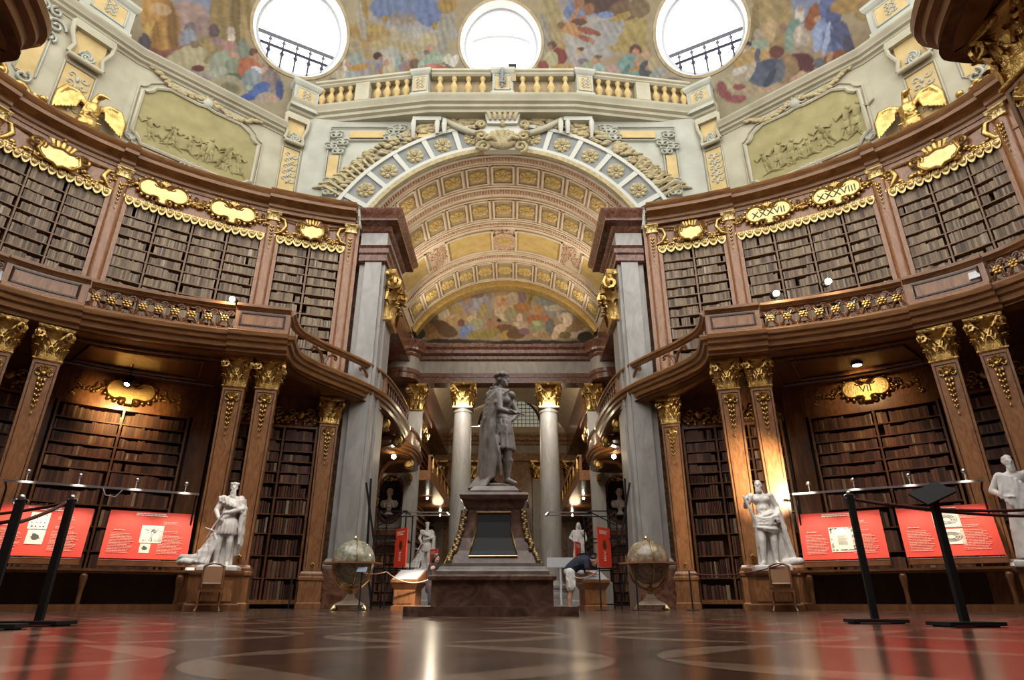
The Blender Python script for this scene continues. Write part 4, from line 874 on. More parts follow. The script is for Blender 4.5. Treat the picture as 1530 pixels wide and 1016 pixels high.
for s, nm, fl in ((-1, 'left', [(1, 'men at a table'), ]), (1, 'right', [])):
    P, Q = (F_, E_) if s < 0 else (mir(E_), mir(F_))
    M, l = facemat(P, Q)
    def X(v): return v if s < 0 else l - v
    o = thing('relief_panel', 'large %s ochre relief panel in notched cream frame, above the %s bookcases' % (('olive', 'left') if s < 0 else ('greenish', 'right')), 'relief', M)
    x0, x1 = sorted((X(.35), X(4.5)))
    pts = notched(x0, x1, 14.75, 17.25, .36, .22)
    MB().prism(pts, .03, M @ T(0, -.03, 0)).build('panel', OLIV, o)
    mb = MB(); frame_poly(mb, pts, .075, M, -.05); frame_poly(mb, [(a * 1.0, c) for a, c in notched(x0 - .14, x1 + .14, 14.62, 17.38, .3, .26)], .035, M, -.03); mb.build('frame', STUC, o, 50)
    mb = MB()
    rr_ = random.Random(5 + s)
    for k in range(9):
        relief_figure(mb, M, x0 + .6 + k * .38 + rr_.random() * .15, 15.05 + rr_.random() * .25, .75 + rr_.random() * .5 + (.3 if s > 0 and k > 5 else 0), rr_.uniform(-.4, .4), rr_.choice((1, .4)))
    for k in range(7): mb.tube([(x0 + .4 + .5 * k, -.02, 15.1 + .1 * rr_.random()), (x0 + .8 + .5 * k, -.05, 15.2 + .25 * rr_.random()), (x0 + 1.2 + .45 * k, -.02, 15.1)], [.03, .06, .03], 5, M)
    mb.build('relief_scene', OLIV, o, 60)
    mb = MB()
    for k in range(80):
        q = k / 79; xx = x0 + .05 + (x1 - x0 - .1) * q; zz_ = 17.75 + .12 * cos(q * 4 * pi) + (0.28 * abs(2 * q - 1) ** 3)
        mb.ball((xx, -.10, zz_ + rr_.uniform(-.08, .08) - .08), (.11, .06, .08), M, 6, 4)
    mb.build('garland', GARL, o, 60)
    mb = MB(); cx = (x0 + x1) / 2; mb.ball((cx, -.08, 17.68), (.2, .1, .22), M, 10, 7); scrolls(mb, M, [(cx - .32, 17.7, .2, 0, 1.3), (cx + .32, 17.7, .2, pi, -1.3), (cx, 17.98, .15, 1, 1.2), (cx - .3, 14.62, .22, 0, 1.3), (cx + .3, 14.62, .22, pi, -1.3), (cx, 14.7, .15, 1, 1.2)], .045)
    for sx in (x0 + .02, x1 - .02): mb.lathe([(.20, -.02), (.2, .05), (.15, .08), (.1, .03), (0, .05)], 16, M @ T(sx, 0, 14.92) @ RX(pi / 2))
    mb.build('shell_mask', STUG, o, 60)
    # bracket strips
    def strip(M, x, z0, z1, w, label, mat=OCHR):
        t = thing('wall_bracket', label, 'bracket', M @ T(x, 0, z0), 'drum brackets')
        Mx = M @ T(x, 0, 0)
        MB().box(0, -.02, (z0 + z1 - 1.7) / 2, w, .04, z1 - 1.7 - z0, Mx).build('ochre_panel', mat, t)
        mb = MB()
        frame_poly(mb, [(-w / 2 - .05, z0), (-w / 2 - .05, z1 - 1.65), (w / 2 + .05, z1 - 1.65), (w / 2 + .05, z0)], .03, Mx, -.04)
        zz_ = z1 - 1.45
        mb.tube([(-w * .75, -.2, zz_ + 1.35), (-w * .72, -.22, zz_ + .9), (-w * .5, -.2, zz_ + .45), (-w * .62, -.16, zz_ + .1)], .075, 7, Mx); mb.tube([(w * .75, -.2, zz_ + 1.35), (w * .72, -.22, zz_ + .9), (w * .5, -.2, zz_ + .45), (w * .62, -.16, zz_ + .1)], .075, 7, Mx)
        mb.tube([(-w * .62, -.2, zz_ + .02), (w * .62, -.2, zz_ + .02)], .09, 8, Mx)
        mb.box(0, -.12, zz_ + 1.28, w * 1.5, .3, .3, Mx)
        mb.build('scroll_frame', STUC, t, 50)
        MB().box(0, -.06, zz_ + .6, w * 1.1, .1, 1.1, Mx).build('bracket_field', mat, t)
        mb = MB()
        for k in range(4): mb.tube(spiral((0, zz_ + .3), .03, .24, k * pi / 2, .55, 9, y=-.15), .04, 5, Mx)
        for k in range(5):
            zk = z1 - 2.0 - k * .3
            for q in (-1, 1): mb.tube(spiral((q * w * .22, zk), .02, .15, q * 1.2, q * .9, 9, y=-.05), .03, 5, Mx)
        for k in range(5): mb.ball((0, -.06, z1 - 2.1 - k * .3), (.06, .05, .1), Mx, 6, 5)
        mb.build('leaf_ornament', STUG, t, 60); return t
    P, Q = (E_, D_) if s < 0 else (mir(D_), mir(E_)); M2, l2 = facemat(P, Q)
    strip(M2, .42 if s < 0 else l2 - .42, 14.2, 19.1, .62, 'scrolled bracket strip between the %s relief panel and the arch' % nm)
    P, Q = (G_, F_) if s < 0 else (mir(F_), mir(G_)); M3, l3 = facemat(P, Q)
    strip(M3, 4.4 if s < 0 else l3 - 4.4, 14.2, 17.95, .85, 'scrolled bracket strip above the %s gilded eagle' % nm)
    t = thing('wall_relief', 'ochre scroll panel on the drum behind the %s gilded scrollwork' % nm, 'relief', M3)
    xx = 3.1 if s < 0 else l3 - 3.1
    MB().box(xx, -.02, 15.9, .45, .04, 1.7, M3).build('ochre_panel', OCHR, t)
    mb = MB(); scrolls(mb, M3, [(xx - .3, 17.3, .3, 0, 1.5), (xx + .3, 17.3, .3, pi, -1.5), (xx - .25, 16.8, .2, 2, 1.3), (xx + .25, 16.8, .2, 1, -1.3), (xx, 14.9, .25, 0, 1.2), (xx - .2, 17.8, .2, 0, 1.2), (xx + .2, 17.8, .2, 3, -1.2)], .05)
    frame_poly(mb, notched(xx - .3, xx + .3, 15.0, 16.8, .1), .03, M3); mb.build('scroll_frame', STUG, t, 60)
    # spandrel panel beside the arch
    Mc = T(0, YA - .05, 0)
    def Xs(v): return v * -s * -1 if s > 0 else -v
    t = thing('spandrel_panel', 'L-shaped ochre stucco panel with scrolls on the %s shoulder of the arch' % nm, 'relief', Mc)
    MB().box(Xs(7.0), -.02, 16.3, .42, .04, 1.9, Mc).build('ochre_panel', OCHR, t); MB().box(Xs(5.7), -.02, 18.35, 1.5, .04, .34, Mc).build('ochre_panel', OCHR, t)
    mb = MB()
    frame_poly(mb, [(Xs(7.28), 15.2), (Xs(6.72), 15.2), (Xs(6.72), 17.4), (Xs(6.5), 18.05), (Xs(4.4), 18.05), (Xs(4.1), 18.6), (Xs(4.5), 18.75), (Xs(7.28), 18.75)], .035, Mc)
    sp = []
    for (a, z_) in ((7.0, 18.3), (6.7, 17.9), (7.15, 17.7), (6.85, 17.45), (4.6, 18.5), (4.3, 18.2), (4.75, 18.15), (4.35, 18.65), (7.0, 15.4), (7.0, 15.9)):
        sp += [(Xs(a) - .12, z_, .2, 0, 1.4), (Xs(a) + .12, z_, .2, pi, -1.4)]
    scrolls(mb, Mc, sp, .045); mb.build('scroll_relief', STUG, t, 60)
    # scrolled pair of consoles at the arch shoulder
    t = thing('arch_console', 'white scrolled console with ochre field, %s of the shell keystone' % nm, 'console', Mc)
    mb = MB()
    for a in (3.75, 2.75, 2.45): mb.tube([(Xs(a), -.2, 19.0), (Xs(a), -.28, 18.7), (Xs(a), -.16, 18.3), (Xs(a), -.1, 18.1 + (.35 if a < 3 else 0))], [.09, .12, .08, .06], 7, Mc)
    mb.box(Xs(3.2), -.15, 19.0, 1.2, .3, .2, Mc); mb.build('scrolls', AW, t, 50)
    MB().box(Xs(3.2), -.03, 18.55, .7, .06, .75, Mc).build('ochre_field', OCHR, t)
    # curved moulding under the balustrade
    t = thing('arched_moulding', 'curved grey moulding with carved shells, %s of the keystone' % nm, 'moulding', Mc)
    MB().tube([(Xs(2.6 - 2.0 * q), -.12, 19.05 - .85 * sin(q * pi / 2) ** 1.0 + .05) for q in [i / 12 for i in range(13)]], .14, 8, Mc).build('moulding', STUC, t, 50)
    mb = MB()
    for k in range(16): mb.ball((Xs(.75 + rnd.random() * 1.0), -.05, 18.65 + rnd.random() * .35), (.1, .06, .08), Mc, 6, 4)
    mb.build('shell_ornament', GARL, t, 60)
# keystone: shell cartouche
t = thing('keystone_cartouche', 'white keystone with a big gilded shell and two volutes at the top of the arch', 'cartouche', T(0, YA, 17.3))
mb = MB(); Mk = T(0, YA - .02, 0)
mb.prism([(-.95, 17.65), (-.75, 17.35), (.75, 17.35), (.95, 17.65), (1.0, 18.35), (.55, 18.75), (-.55, 18.75), (-1.0, 18.35)], .3, Mk @ T(0, -.3, 0))
mb.prism([(-.62, 18.6), (.62, 18.6), (.75, 19.15), (-.75, 19.15)], .45, Mk @ T(0, -.45, 0)); mb.build('block', AW, t)
mb = MB()
for k in range(9):
    q = R(-80 + 20 * k); mb.tube([(0, -.35, 17.5), (.38 * sin(q), -.58, 17.72 + .3 * cos(q)), (.68 * sin(q), -.42, 17.72 + .52 * cos(q))], [.08, .15, .09], 7, Mk)
mb.ball((0, -.38, 17.75), (.6, .2, .42), Mk, 16, 10); mb.build('shell', GARL, t, 60)
for q_ in (-1, 1):
    mb = MB(); scrolls(mb, Mk @ T(0, -.3, 0), [(q_ * .9, 18.0, .26, 0 if q_ < 0 else pi, -q_ * 1.4), (q_ * .9, 18.6, .2, 1, -q_ * 1.4), (q_ * .75, 17.45, .3, 1, -q_ * 1.4)], .08); mb.build('volute', GARL, t, 60)
mb = MB(); mb.ball((0, -.35, 18.7), (.16, .14, .2), Mk, 10, 7); mb.build('mask', GARL, t, 60)
mb = MB()
for k in range(6): mb.tube([(-.5 + .2 * k, -.5, 18.75), (-.55 + .22 * k, -.58, 18.95), (-.62 + .25 * k, -.5, 19.15)], [.05, .09, .06], 6, Mk)
mb.build('leaf_capital', GARL, t, 60)
# ================= ornaments =================
def leaf(mb, M, w, h, curl, n=6):
    """acanthus leaf: rises from z=0, curls outwards (-y) at the top"""
    vs = []; fs = []
    for i in range(n + 1):
        q = i / n; ww = w * (.55 + .45 * sin(pi * min(1, q * 1.15))) * (1 - .55 * q ** 3); 
        z = h * (q if q < .8 else .8 + .1 * sin((q - .8) / .2 * pi)); y = -curl * q ** 3
        lob = 1 + .18 * (i % 2)
        vs += [(-ww / 2 * lob, y + .25 * w * .4, z - .04 * h), (-ww / 5, y - .03 * w, z), (0, y + .06 * w, z), (ww / 5, y - .03 * w, z), (ww / 2 * lob, y + .25 * w * .4, z - .04 * h)]
    for i in range(n):
        for k in range(4): a = 5 * i + k; fs.append((a, a + 1, a + 6, a + 5))
    mb.add(vs, fs, M)
def capital_mb(w, d, h, big=False):
    """Corinthian capital, base centre at origin, facing -y"""
    mb = MB()
    mb.rectlathe([(w * .5, d * .5, 0), (w * .54, d * .54, .02 * h), (w * .54, d * .54, .06 * h), (w * .47, d * .47, .08 * h), (w * .46, d * .46, .6 * h), (w * .56, d * .56, .86 * h), (w * .62, d * .62, .88 * h), (w * .66, d * .66, .93 * h), (w * .68, d * .68, h), (0.01, .01, h)])
    for tier, (z, hh, n, cu) in enumerate(((.07 * h, .40 * h, 3, .16), (.28 * h, .42 * h, 2, .22))):
        for side in range(4):
            L = w if side % 2 == 0 else d; Dp = d if side % 2 == 0 else w
            m_ = max(1, n if side % 2 == 0 else max(1, round(n * d / w)))
            for k in range(m_):
                x_ = (k - (m_ - 1) / 2) * L / max(m_, 1) * .95
                leaf(mb, RZ(side * pi / 2) @ T(x_, -Dp * .47, z), L / m_ * .9, hh, cu * h * .8)
        for sx in (-1, 1):
            for sy in (-1, 1): leaf(mb, T(sx * w * .46, sy * d * .46, z) @ RZ(math.atan2(sx, -sy)), w * .34, hh, cu * h)
    for side in range(4):
        L = w if side % 2 == 0 else d; Dp = d if side % 2 == 0 else w
        for sx in (-1, 1):
            c = (sx * L * .5, .74 * h); r = .14 * h
            pts = [(sx * L * .12, -Dp * .5 - .02, .42 * h), (sx * L * .2, -Dp * .53, .62 * h)] + [(c[0] + r * (1 - i / 15) * cos(a), -Dp * .58 - .02 * h, c[1] + r * (1 - i / 15) * sin(a)) for i, a in enumerate([pi / 2 + (pi * .5 if sx > 0 else -pi * .5) * .0 - sx * i_ * .72 for i_ in range(13)])]
            mb.tube(pts, [.035 * h] * 2 + [.045 * h] * 13, 5, RZ(side * pi / 2))
        mb.ball((0, -Dp * .64, .93 * h), (.08 * h, .04 * h, .07 * h), RZ(side * pi / 2), 7, 5)
    return mb
_cap = {}
def cap_mesh(w, d, h, mat):
    k = (round(w, 2), round(d, 2), round(h, 2), mat.name)
    if k not in _cap:
        me = capital_mb(w, d, h).mesh('capital'); fixnormals(me); me.shade_smooth(); me.set_sharp_from_angle(angle=R(55)); me.materials.append(mat); _cap[k] = me
    return _cap[k]
def inst(name, me, parent, M):
    o = bpy.data.objects.new(name, me); COL.objects.link(o); o.parent = parent; o.matrix_local = M; return o
def shell_drop_mb():
    mb = MB()
    for k in range(7):
        q = R(-90 + 30 * k); mb.tube([(0, -.02, -.06), (.11 * sin(q), -.06, .05 + .1 * cos(q)), (.17 * sin(q), -.03, .03 + .15 * cos(q))], [.02, .04, .025], 6)
    mb.ball((0, -.04, -.02), (.05, .04, .05), None, 8, 6)
    for s in (-1, 1): mb.tube(spiral((s * .12, -.02), .015, .06, 0, s * 1.2, 10, y=-.03), .018, 5)
    return mb
def bell_drop_mb():
    mb = MB()
    for k in range(6):
        z = -.22 - .13 * k; w = .075 * (1 - .1 * k)
        for s in (-1, 0, 1): mb.ball((s * w * .8, -.03, z + abs(s) * .03), (w * .45, .03, w * .8), None, 6, 5)
    mb.ball((0, -.03, -1.03), (.02, .02, .05), None, 6, 5)
    return mb
def prep(mb, name, mat, ang=50):
    me = mb.mesh(name); fixnormals(me); me.shade_smooth(); me.set_sharp_from_angle(angle=R(ang)); me.materials.append(mat); return me
SHELLM = prep(shell_drop_mb(), 'shell_ornament', GOLD); BELLM = prep(bell_drop_mb(), 'flower_drop', GOLD)
def hook_mb():
    mb = MB(); mb.tube([(.035 * cos(a), -.04, .05 + .06 * sin(a)) for a in [i * .5 for i in range(13)]], .012, 5); mb.ball((0, -.03, .16), (.025, .03, .05), None, 6, 5)
    for s in (-1, 1): mb.ball((s * .04, -.03, .14), (.02, .02, .04), None, 6, 5)
    return mb
HOOKM = prep(hook_mb(), 'hook_ornament', GOLD)

# ================= books =================
BOOKS = []      # (x, y, z, angle, w, h, d, palette)
NAMED = []      # rows that become single books
def bookrow(E, t0, t1, z, hmax, off, depth, pal, key=None, wmean=.05):
    """books standing side by side on a shelf that follows the wall"""
    n = 64; ts = [t0 + (t1 - t0) * i / n for i in range(n + 1)]
    P = [ell(E, t, off) for t in ts]; L = [0]
    for i in range(n): L.append(L[-1] + math.hypot(P[i+1][0] - P[i][0], P[i+1][1] - P[i][1]))
    x = .03; run = 0; out = []
    while x < L[-1] - .03:
        if run <= 0:
            run = rnd.randint(3, 12); bw = wmean * rnd.uniform(.6, 1.5); bh = hmax * rnd.uniform(.68, .95); gap = rnd.random() < .05
            if gap: x += rnd.uniform(.04, .12)
        w = bw * rnd.uniform(.85, 1.15); run -= 1
        if x + w > L[-1] - .02: break
        q = np.interp(x + w / 2, L, ts); xx, yy, nx, ny = ell(E, q, off)
        d = depth * rnd.uniform(.75, .95); h = bh * rnd.uniform(.95, 1.05)
        j = rnd.uniform(-.02, .0)
        out.append((xx + nx * (j - d / 2), yy + ny * (j - d / 2), z, math.atan2(ny, nx) + pi / 2, w * .96, h, d, pal)); x += w
    if key: NAMED.append((key, out))
    else: BOOKS.extend(out)
    return out
BOOKU = []; BOOKL = []
def book_mat(name, stops, single=False):
    m, nt, b = nodes(name)
    g = nt.nodes.new('ShaderNodeObjectInfo' if single else 'ShaderNodeNewGeometry')
    r = ramp(nt, stops); r.color_ramp.interpolation = 'LINEAR'
    nt.links.new(g.outputs['Random' if single else 'Random Per Island'], r.inputs[0])
    n = nt.nodes.new('ShaderNodeTexNoise'); n.inputs['Scale'].default_value = 14; n.inputs['Detail'].default_value = 3
    tc = nt.nodes.new('ShaderNodeTexCoord'); nt.links.new(tc.outputs['Object'], n.inputs[0])
    h = nt.nodes.new('ShaderNodeHueSaturation'); mr = nt.nodes.new('ShaderNodeMapRange'); mr.inputs[3].default_value = .65; mr.inputs[4].default_value = 1.35
    nt.links.new(n.outputs[0], mr.inputs[0]); nt.links.new(mr.outputs[0], h.inputs['Value']); nt.links.new(r.outputs[0], h.inputs['Color'])
    nt.links.new(h.outputs[0], b.inputs['Base Color']); b.inputs['Roughness'].default_value = .55
    return m
PU = [(0, (.05, .03, .017)), (.2, (.11, .07, .038)), (.45, (.17, .115, .065)), (.7, (.22, .155, .09)), (.88, (.29, .215, .13)), (.96, (.10, .045, .025)), (1, (.42, .36, .27))]
PL = [(0, (.035, .014, .009)), (.3, (.09, .034, .020)), (.55, (.145, .056, .030)), (.75, (.19, .09, .048)), (.86, (.12, .025, .020)), (.94, (.20, .13, .07)), (1, (.38, .28, .17))]
BM_U = book_mat('pale_leather_spines', PU); BM_L = book_mat('brown_leather_spines', PL); BM_S = book_mat('brown_leather_book', PL, True)

def bookcase(name, label, s, t0, t1, zs, ztop, cols, pal, E=E1, depth=.42, off=-.03, mat=SHELF, frame=WOODL, key=None, wmean=.05, subs=1):
    """t0<t1 magnitudes in degrees, s = side"""
    a0, a1 = (s * R(t0), s * R(t1))
    if s < 0: a0, a1 = a1, a0                     # left to right as seen from the room
    tm = (a0 + a1) / 2; M = frame_at(E, tm, zs[0] - .12, off)
    root = thing(name, label, 'bookcase', M, 'bookcases of the rotunda')
    n = max(6, int((t1 - t0) * .9))
    arcbox(MB(), E, a0, a1, off - depth, off - depth - .04, zs[0] - .12, ztop, n).build('back_panel', DARKW, root)
    for a, b_ in ((a0, a0 + R(.28)), (a1 - R(.28), a1)):
        arcbox(MB(), E, a, b_, off + .04, off - depth, zs[0] - .12, ztop, 1).build('side_panel', frame, root)
    arcbox(MB(), E, a0, a1, off + .03, off - depth, ztop - .07, ztop, n).build('top_rail', frame, root)
    arcbox(MB(), E, a0, a1, off + .05, off - depth, zs[0] - .12, zs[0], n).build('plinth', frame, root)
    for k in range(1, cols):
        c = a0 + (a1 - a0) * k / cols; arcbox(MB(), E, c - R(.13), c + R(.13), off + .02, off - depth, zs[0], ztop, 1).build('upright', mat, root)
    zz = zs + [ztop - .03]
    for i, z in enumerate(zs):
        if i: arcbox(MB(), E, a0 + R(.28), a1 - R(.28), off, off - depth, z - .035, z, n).build('shelf', mat, root)
        h = zz[i + 1] - z - .04
        for k in range(cols):
            c0 = a0 + (a1 - a0) * k / cols + R(.3 if k == 0 else .16); c1 = a0 + (a1 - a0) * (k + 1) / cols - R(.3 if k == cols - 1 else .16)
            bookrow(E, c0, c1, z, h, off - .02, .26, pal, key=(key, i, k) if key else None, wmean=wmean * (1.25 if h > .55 else 1))
    return root
ZU = [7.25, 7.80, 8.28, 8.72, 9.15, 9.56, 9.96, 10.35, 10.73, 11.10, 11.47, 11.82]
SIDE = {-1: 'left', 1: 'right'}
for s in (-1, 1):
    nm = SIDE[s]
    bookcase('bookcase', 'upper gallery bookcase next to the marble pier on the %s, single crowned cartouche' % nm, s, 23.3, 32.9, ZU, 12.40, 2 if s else 2, 0)
    bookcase('bookcase', 'wide upper gallery bookcase on the %s, under two gold cartouches' % nm, s, 34.9, 54.9, ZU, 12.40, 4, 0)
    bookcase('bookcase', 'upper gallery bookcase at the %s picture edge, below the gilded eagle' % nm, s, 57.2, 74.0, ZU, 12.40, 3, 0)
ZL = [.24, .85, 1.48, 2.12, 2.70, 3.20, 3.66, 4.0, 4.34, 4.68, 5.04]
for s in (-1, 1):
    nm = SIDE[s]
    bookcase('bookcase', 'lower bookcase behind the pilaster pair beside the %s globe' % nm, s, 23.6, 36.4, ZL, 5.5, 3, 1, key=nm, mat=WOOD, wmean=.072)
    bookcase('bookcase', 'lower bookcase in the niche above the %s red panels' % nm, s, 39.8, 55.8, ZL, 5.5, 2, 1, mat=WOOD, depth=.42, off=-.1, wmean=.058)
    bookcase('bookcase', 'dim lower bookcase behind the outermost pilaster pair on the %s' % nm, s, 59, 78, ZL, 5.5, 3, 1, mat=WOOD, wmean=.06)
# individual books: whole rows of the two lower corner bookcases
ORD = ['bottom shelf', 'second shelf up', 'third shelf up', 'fourth shelf up', 'fifth shelf up', 'sixth shelf up', 'seventh shelf up', 'eighth shelf up', 'ninth shelf up', 'tenth shelf up', 'top shelf']
def book_mesh(w, h, d):
    mb = MB(); vs = []
    pr = [(-.5, .5), (.5, .5), (.5, -.38), (.32, -.47), (0, -.5), (-.32, -.47), (-.5, -.38)]
    for z in (0, 1): vs += [(a * w, b_ * d, z * h) for a, b_ in pr]
    n = len(pr); fs = [tuple(reversed(range(n))), tuple(range(n, 2 * n))] + [(i, (i + 1) % n, (i + 1) % n + n, i + n) for i in range(n)]
    mb.add(vs, fs)
    for q in (.14, .32, .5, .68, .86): mb.box(0, -d * .49, h * q, w * .8, d * .06, h * .018)
    return mb
_bm = {}
cand = [r for r in NAMED]
cand.sort(key=lambda r: (r[0][1], r[0][2]))
count = 0; stuffrows = []
for (nm, i, k), out in cand:
    near = (k >= 1) if nm == 'left' else (k <= 1)
    if near and count + len(out) <= 300 and i >= 0:
        count += len(out)
        colm = ('innermost' if (k == 2 if nm == 'left' else k == 0) else 'middle')
        for (x_, y_, z_, a_, w_, h_, d_, p_) in out:
            kk = (round(w_, 3), round(h_, 2))
            kk = (round(w_ / .006), round(h_ / .02))
            if kk not in _bm: _bm[kk] = prep(book_mesh(kk[0] * .006, kk[1] * .02, .23), 'book', BM_S, 30)
            o = bpy.data.objects.new('book', _bm[kk]); COL.objects.link(o); o.matrix_world = T(x_, y_, z_ + .001) @ RZ(a_)
            tag(o, 'old book, %s, %s column, lower bookcase by %s globe' % (ORD[i], colm, nm), 'book', 'books on %s, %s column, by %s globe' % (ORD[i], colm, nm))
    else: BOOKS.extend(out)
# all other books: past the three hundred, one object
B8 = np.array([(-.5, .5, 0), (.5, .5, 0), (.5, -.5, 0), (-.5, -.5, 0), (-.5, .5, 1), (.5, .5, 1), (.5, -.5, 1), (-.5, -.5, 1)])
F6 = np.array([(0, 1, 2, 3), (4, 7, 6, 5), (0, 4, 5, 1), (1, 5, 6, 2), (2, 6, 7, 3), (3, 7, 4, 0)])
bk = np.array(BOOKS); nB = len(bk)
ca, sa = np.cos(bk[:, 3])[:, None], np.sin(bk[:, 3])[:, None]
lx = B8[None, :, 0] * bk[:, 4][:, None]; ly = B8[None, :, 1] * bk[:, 6][:, None]; lz = B8[None, :, 2] * bk[:, 5][:, None]
VX = bk[:, 0][:, None] + lx * ca - ly * sa; VY = bk[:, 1][:, None] + lx * sa + ly * ca; VZ = bk[:, 2][:, None] + lz
V = np.stack([VX, VY, VZ], 2).reshape(-1, 3); Fc = (F6[None] + (np.arange(nB) * 8)[:, None, None]).reshape(-1, 4)
me = bpy.data.meshes.new('books'); me.from_pydata(V.tolist(), [], Fc.tolist()); me.materials.append(BM_U); me.materials.append(BM_L)
me.polygons.foreach_set('material_index', np.repeat(bk[:, 7].astype(int), 6)); me.update()
o = bpy.data.objects.new('books', me); COL.objects.link(o)
tag(o, 'thousands of old leather books filling the shelves on both storeys', 'books', None, 'stuff')

# ================= cartouches =================
def disc_poly(cx, cz, r, a0, a1, n=10): return [(cx + r * cos(R(a0 + (a1 - a0) * i / n)), cz + r * sin(R(a0 + (a1 - a0) * i / n))) for i in range(n + 1)]
PLQ = disc_poly(-.42, .05, .31, 60, 300, 12) + [(-.14, -.22), (-.1, -.42), (.1, -.42), (.14, -.22)] + disc_poly(.42, .05, .31, -120, 120, 12) + [(.12, .16), (0, .22), (-.12, .16)]
def text_mesh(txt, size):
    cu = bpy.data.curves.new('t', 'FONT'); cu.body = txt; cu.size = size; cu.align_x = 'CENTER'; cu.align_y = 'CENTER'; cu.extrude = .006
    ob = bpy.data.objects.new('t', cu); COL.objects.link(ob); dg = bpy.context.evaluated_depsgraph_get(); me = bpy.data.meshes.new_from_object(ob.evaluated_get(dg))
    bpy.data.objects.remove(ob); return me
INK = plain('dark_lettering', (.03, .025, .015), .6)
def sprig(mb, x0, z0, x1, z1, n, M=None, r=.055, seed=1):
    q_ = random.Random(seed)
    for k in range(n):
        q = k / max(1, n - 1); x = x0 + (x1 - x0) * q; z = z0 + (z1 - z0) * q - .12 * sin(q * pi)
        for j in range(3): mb.ball((x + q_.uniform(-.05, .05), -.05 - .03 * j, z + q_.uniform(-.09, .09)), (r * q_.uniform(.7, 1.4), r * .8, r * q_.uniform(.6, 1.2)), M, 6, 4)
def plaque(name, label, M, txt=None, sc=1.0, sprays=True):
    Ms = M @ S(sc)
    t = thing(name, label, 'cartouche', M, 'numbered gold cartouches')
    MB().prism(PLQ, .07, Ms @ T(0, -.12, 0)).build('plaque', GOLDP, t, 40)
    mb = MB(); mb.tube([(x, -.12, z) for x, z in PLQ], .04, 6, Ms, closed=True)
    for s in (-1, 1):
        mb.tube(spiral((s * .2, -.34), .03, .13, 1.5, s * 1.2, 12, y=-.1), .035, 6, Ms)
        mb.tube(spiral((s * .2, .27), .03, .12, -1.5, s * 1.2, 12, y=-.1), .035, 6, Ms)
        for k in range(8):
            a = R(60 + 30 * k) if s < 0 else R(-120 + 30 * k); mb.ball((s * .42 + .37 * cos(a), -.09, .05 + .37 * sin(a)), (.07, .06, .07), Ms, 6, 5)
    for k in range(5): q = R(-60 + 30 * k); mb.tube([(0, -.1, .25), (.13 * sin(q), -.15, .27 + .13 * cos(q)), (.2 * sin(q), -.1, .27 + .2 * cos(q))], [.03, .05, .03], 6, Ms)
    mb.build('rim', GOLD, t, 60)
    if sprays:
        for s in (-1, 1):
            mb = MB(); sprig(mb, s * .85, .0, s * 1.55, .12, 9, Ms, .05, 3 + s); sprig(mb, s * 1.5, .2, s * 1.62, -.3, 5, Ms, .05, 8 + s)
            mb.tube(spiral((s * .95, .1), .03, .14, 0, s * 1.3, 12, y=-.08), .03, 6, Ms); mb.build('leaf_spray', GOLD, t, 60)
    if txt:
        me = text_mesh(txt, .34); me.materials.append(INK); o = bpy.data.objects.new('numerals', me); COL.objects.link(o); o.parent = t
        o.matrix_local = S(sc) @ T(0, -.13, .0) @ RX(pi / 2)
    return t
def crown_cartouche(label, M, w=2.5, seed=0):
    t = thing('crowned_cartouche', label, 'cartouche', M, 'crowned gold cartouches')
    sh = [(-.36, .18), (-.42, -.1), (-.28, -.34), (-.1, -.36), (0, -.44), (.1, -.36), (.28, -.34), (.42, -.1), (.36, .18), (.16, .14), (0, .2), (-.16, .14)]
    MB().prism(sh, .08, M @ T(0, -.16, 0)).build('plaque', GOLDP, t, 40)
    mb = MB(); mb.tube([(x, -.16, z) for x, z in sh], .045, 6, M, closed=True)
    for k in range(5): x = -.2 + .1 * k; mb.tube([(x * .8, -.14, .16), (x * 1.1, -.2, .34), (x * 1.5, -.12, .47 - abs(x) * .4)], [.04, .055, .03], 6, M)
    mb.ball((0, -.15, .52), (.05, .05, .06), M, 7, 5)
    for s in (-1, 1): mb.tube(spiral((s * .46, .1), .04, .17, 1.2, s * 1.3, 14, y=-.14), .05, 6, M); mb.tube(spiral((s * .34, -.3), .03, .12, 4, s * 1.2, 12, y=-.14), .04, 6, M)
    mb.build('crown', GOLD, t, 60)
    for s in (-1, 1):
        mb = MB(); x = s * (w / 2 - .28)
        mb.tube([(x + s * .22, -.08, -.36), (x - s * .02, -.12, -.3), (x - s * .16, -.13, -.02), (x - s * .1, -.12, .24), (x + s * .1, -.09, .34), (x + s * .2, -.08, .26)], [.04, .06, .065, .06, .05, .03], 7, M)
        for k in range(5): mb.ball((x - s * .02 + s * .03 * k, -.1, -.2 + .1 * k), (.03, .03, .04), M, 6, 4)
        mb.tube([(x - s * .12, -.08, .3), (s * .62, -.08, .26), (s * .5, -.08, .22)], .035, 6, M)
        sprig(mb, s * .55, -.2, s * (w / 2 - .45), -.3, 7, M, .055, 5 + s)
        mb.build('c_scroll', GOLD, t, 60)
    return t
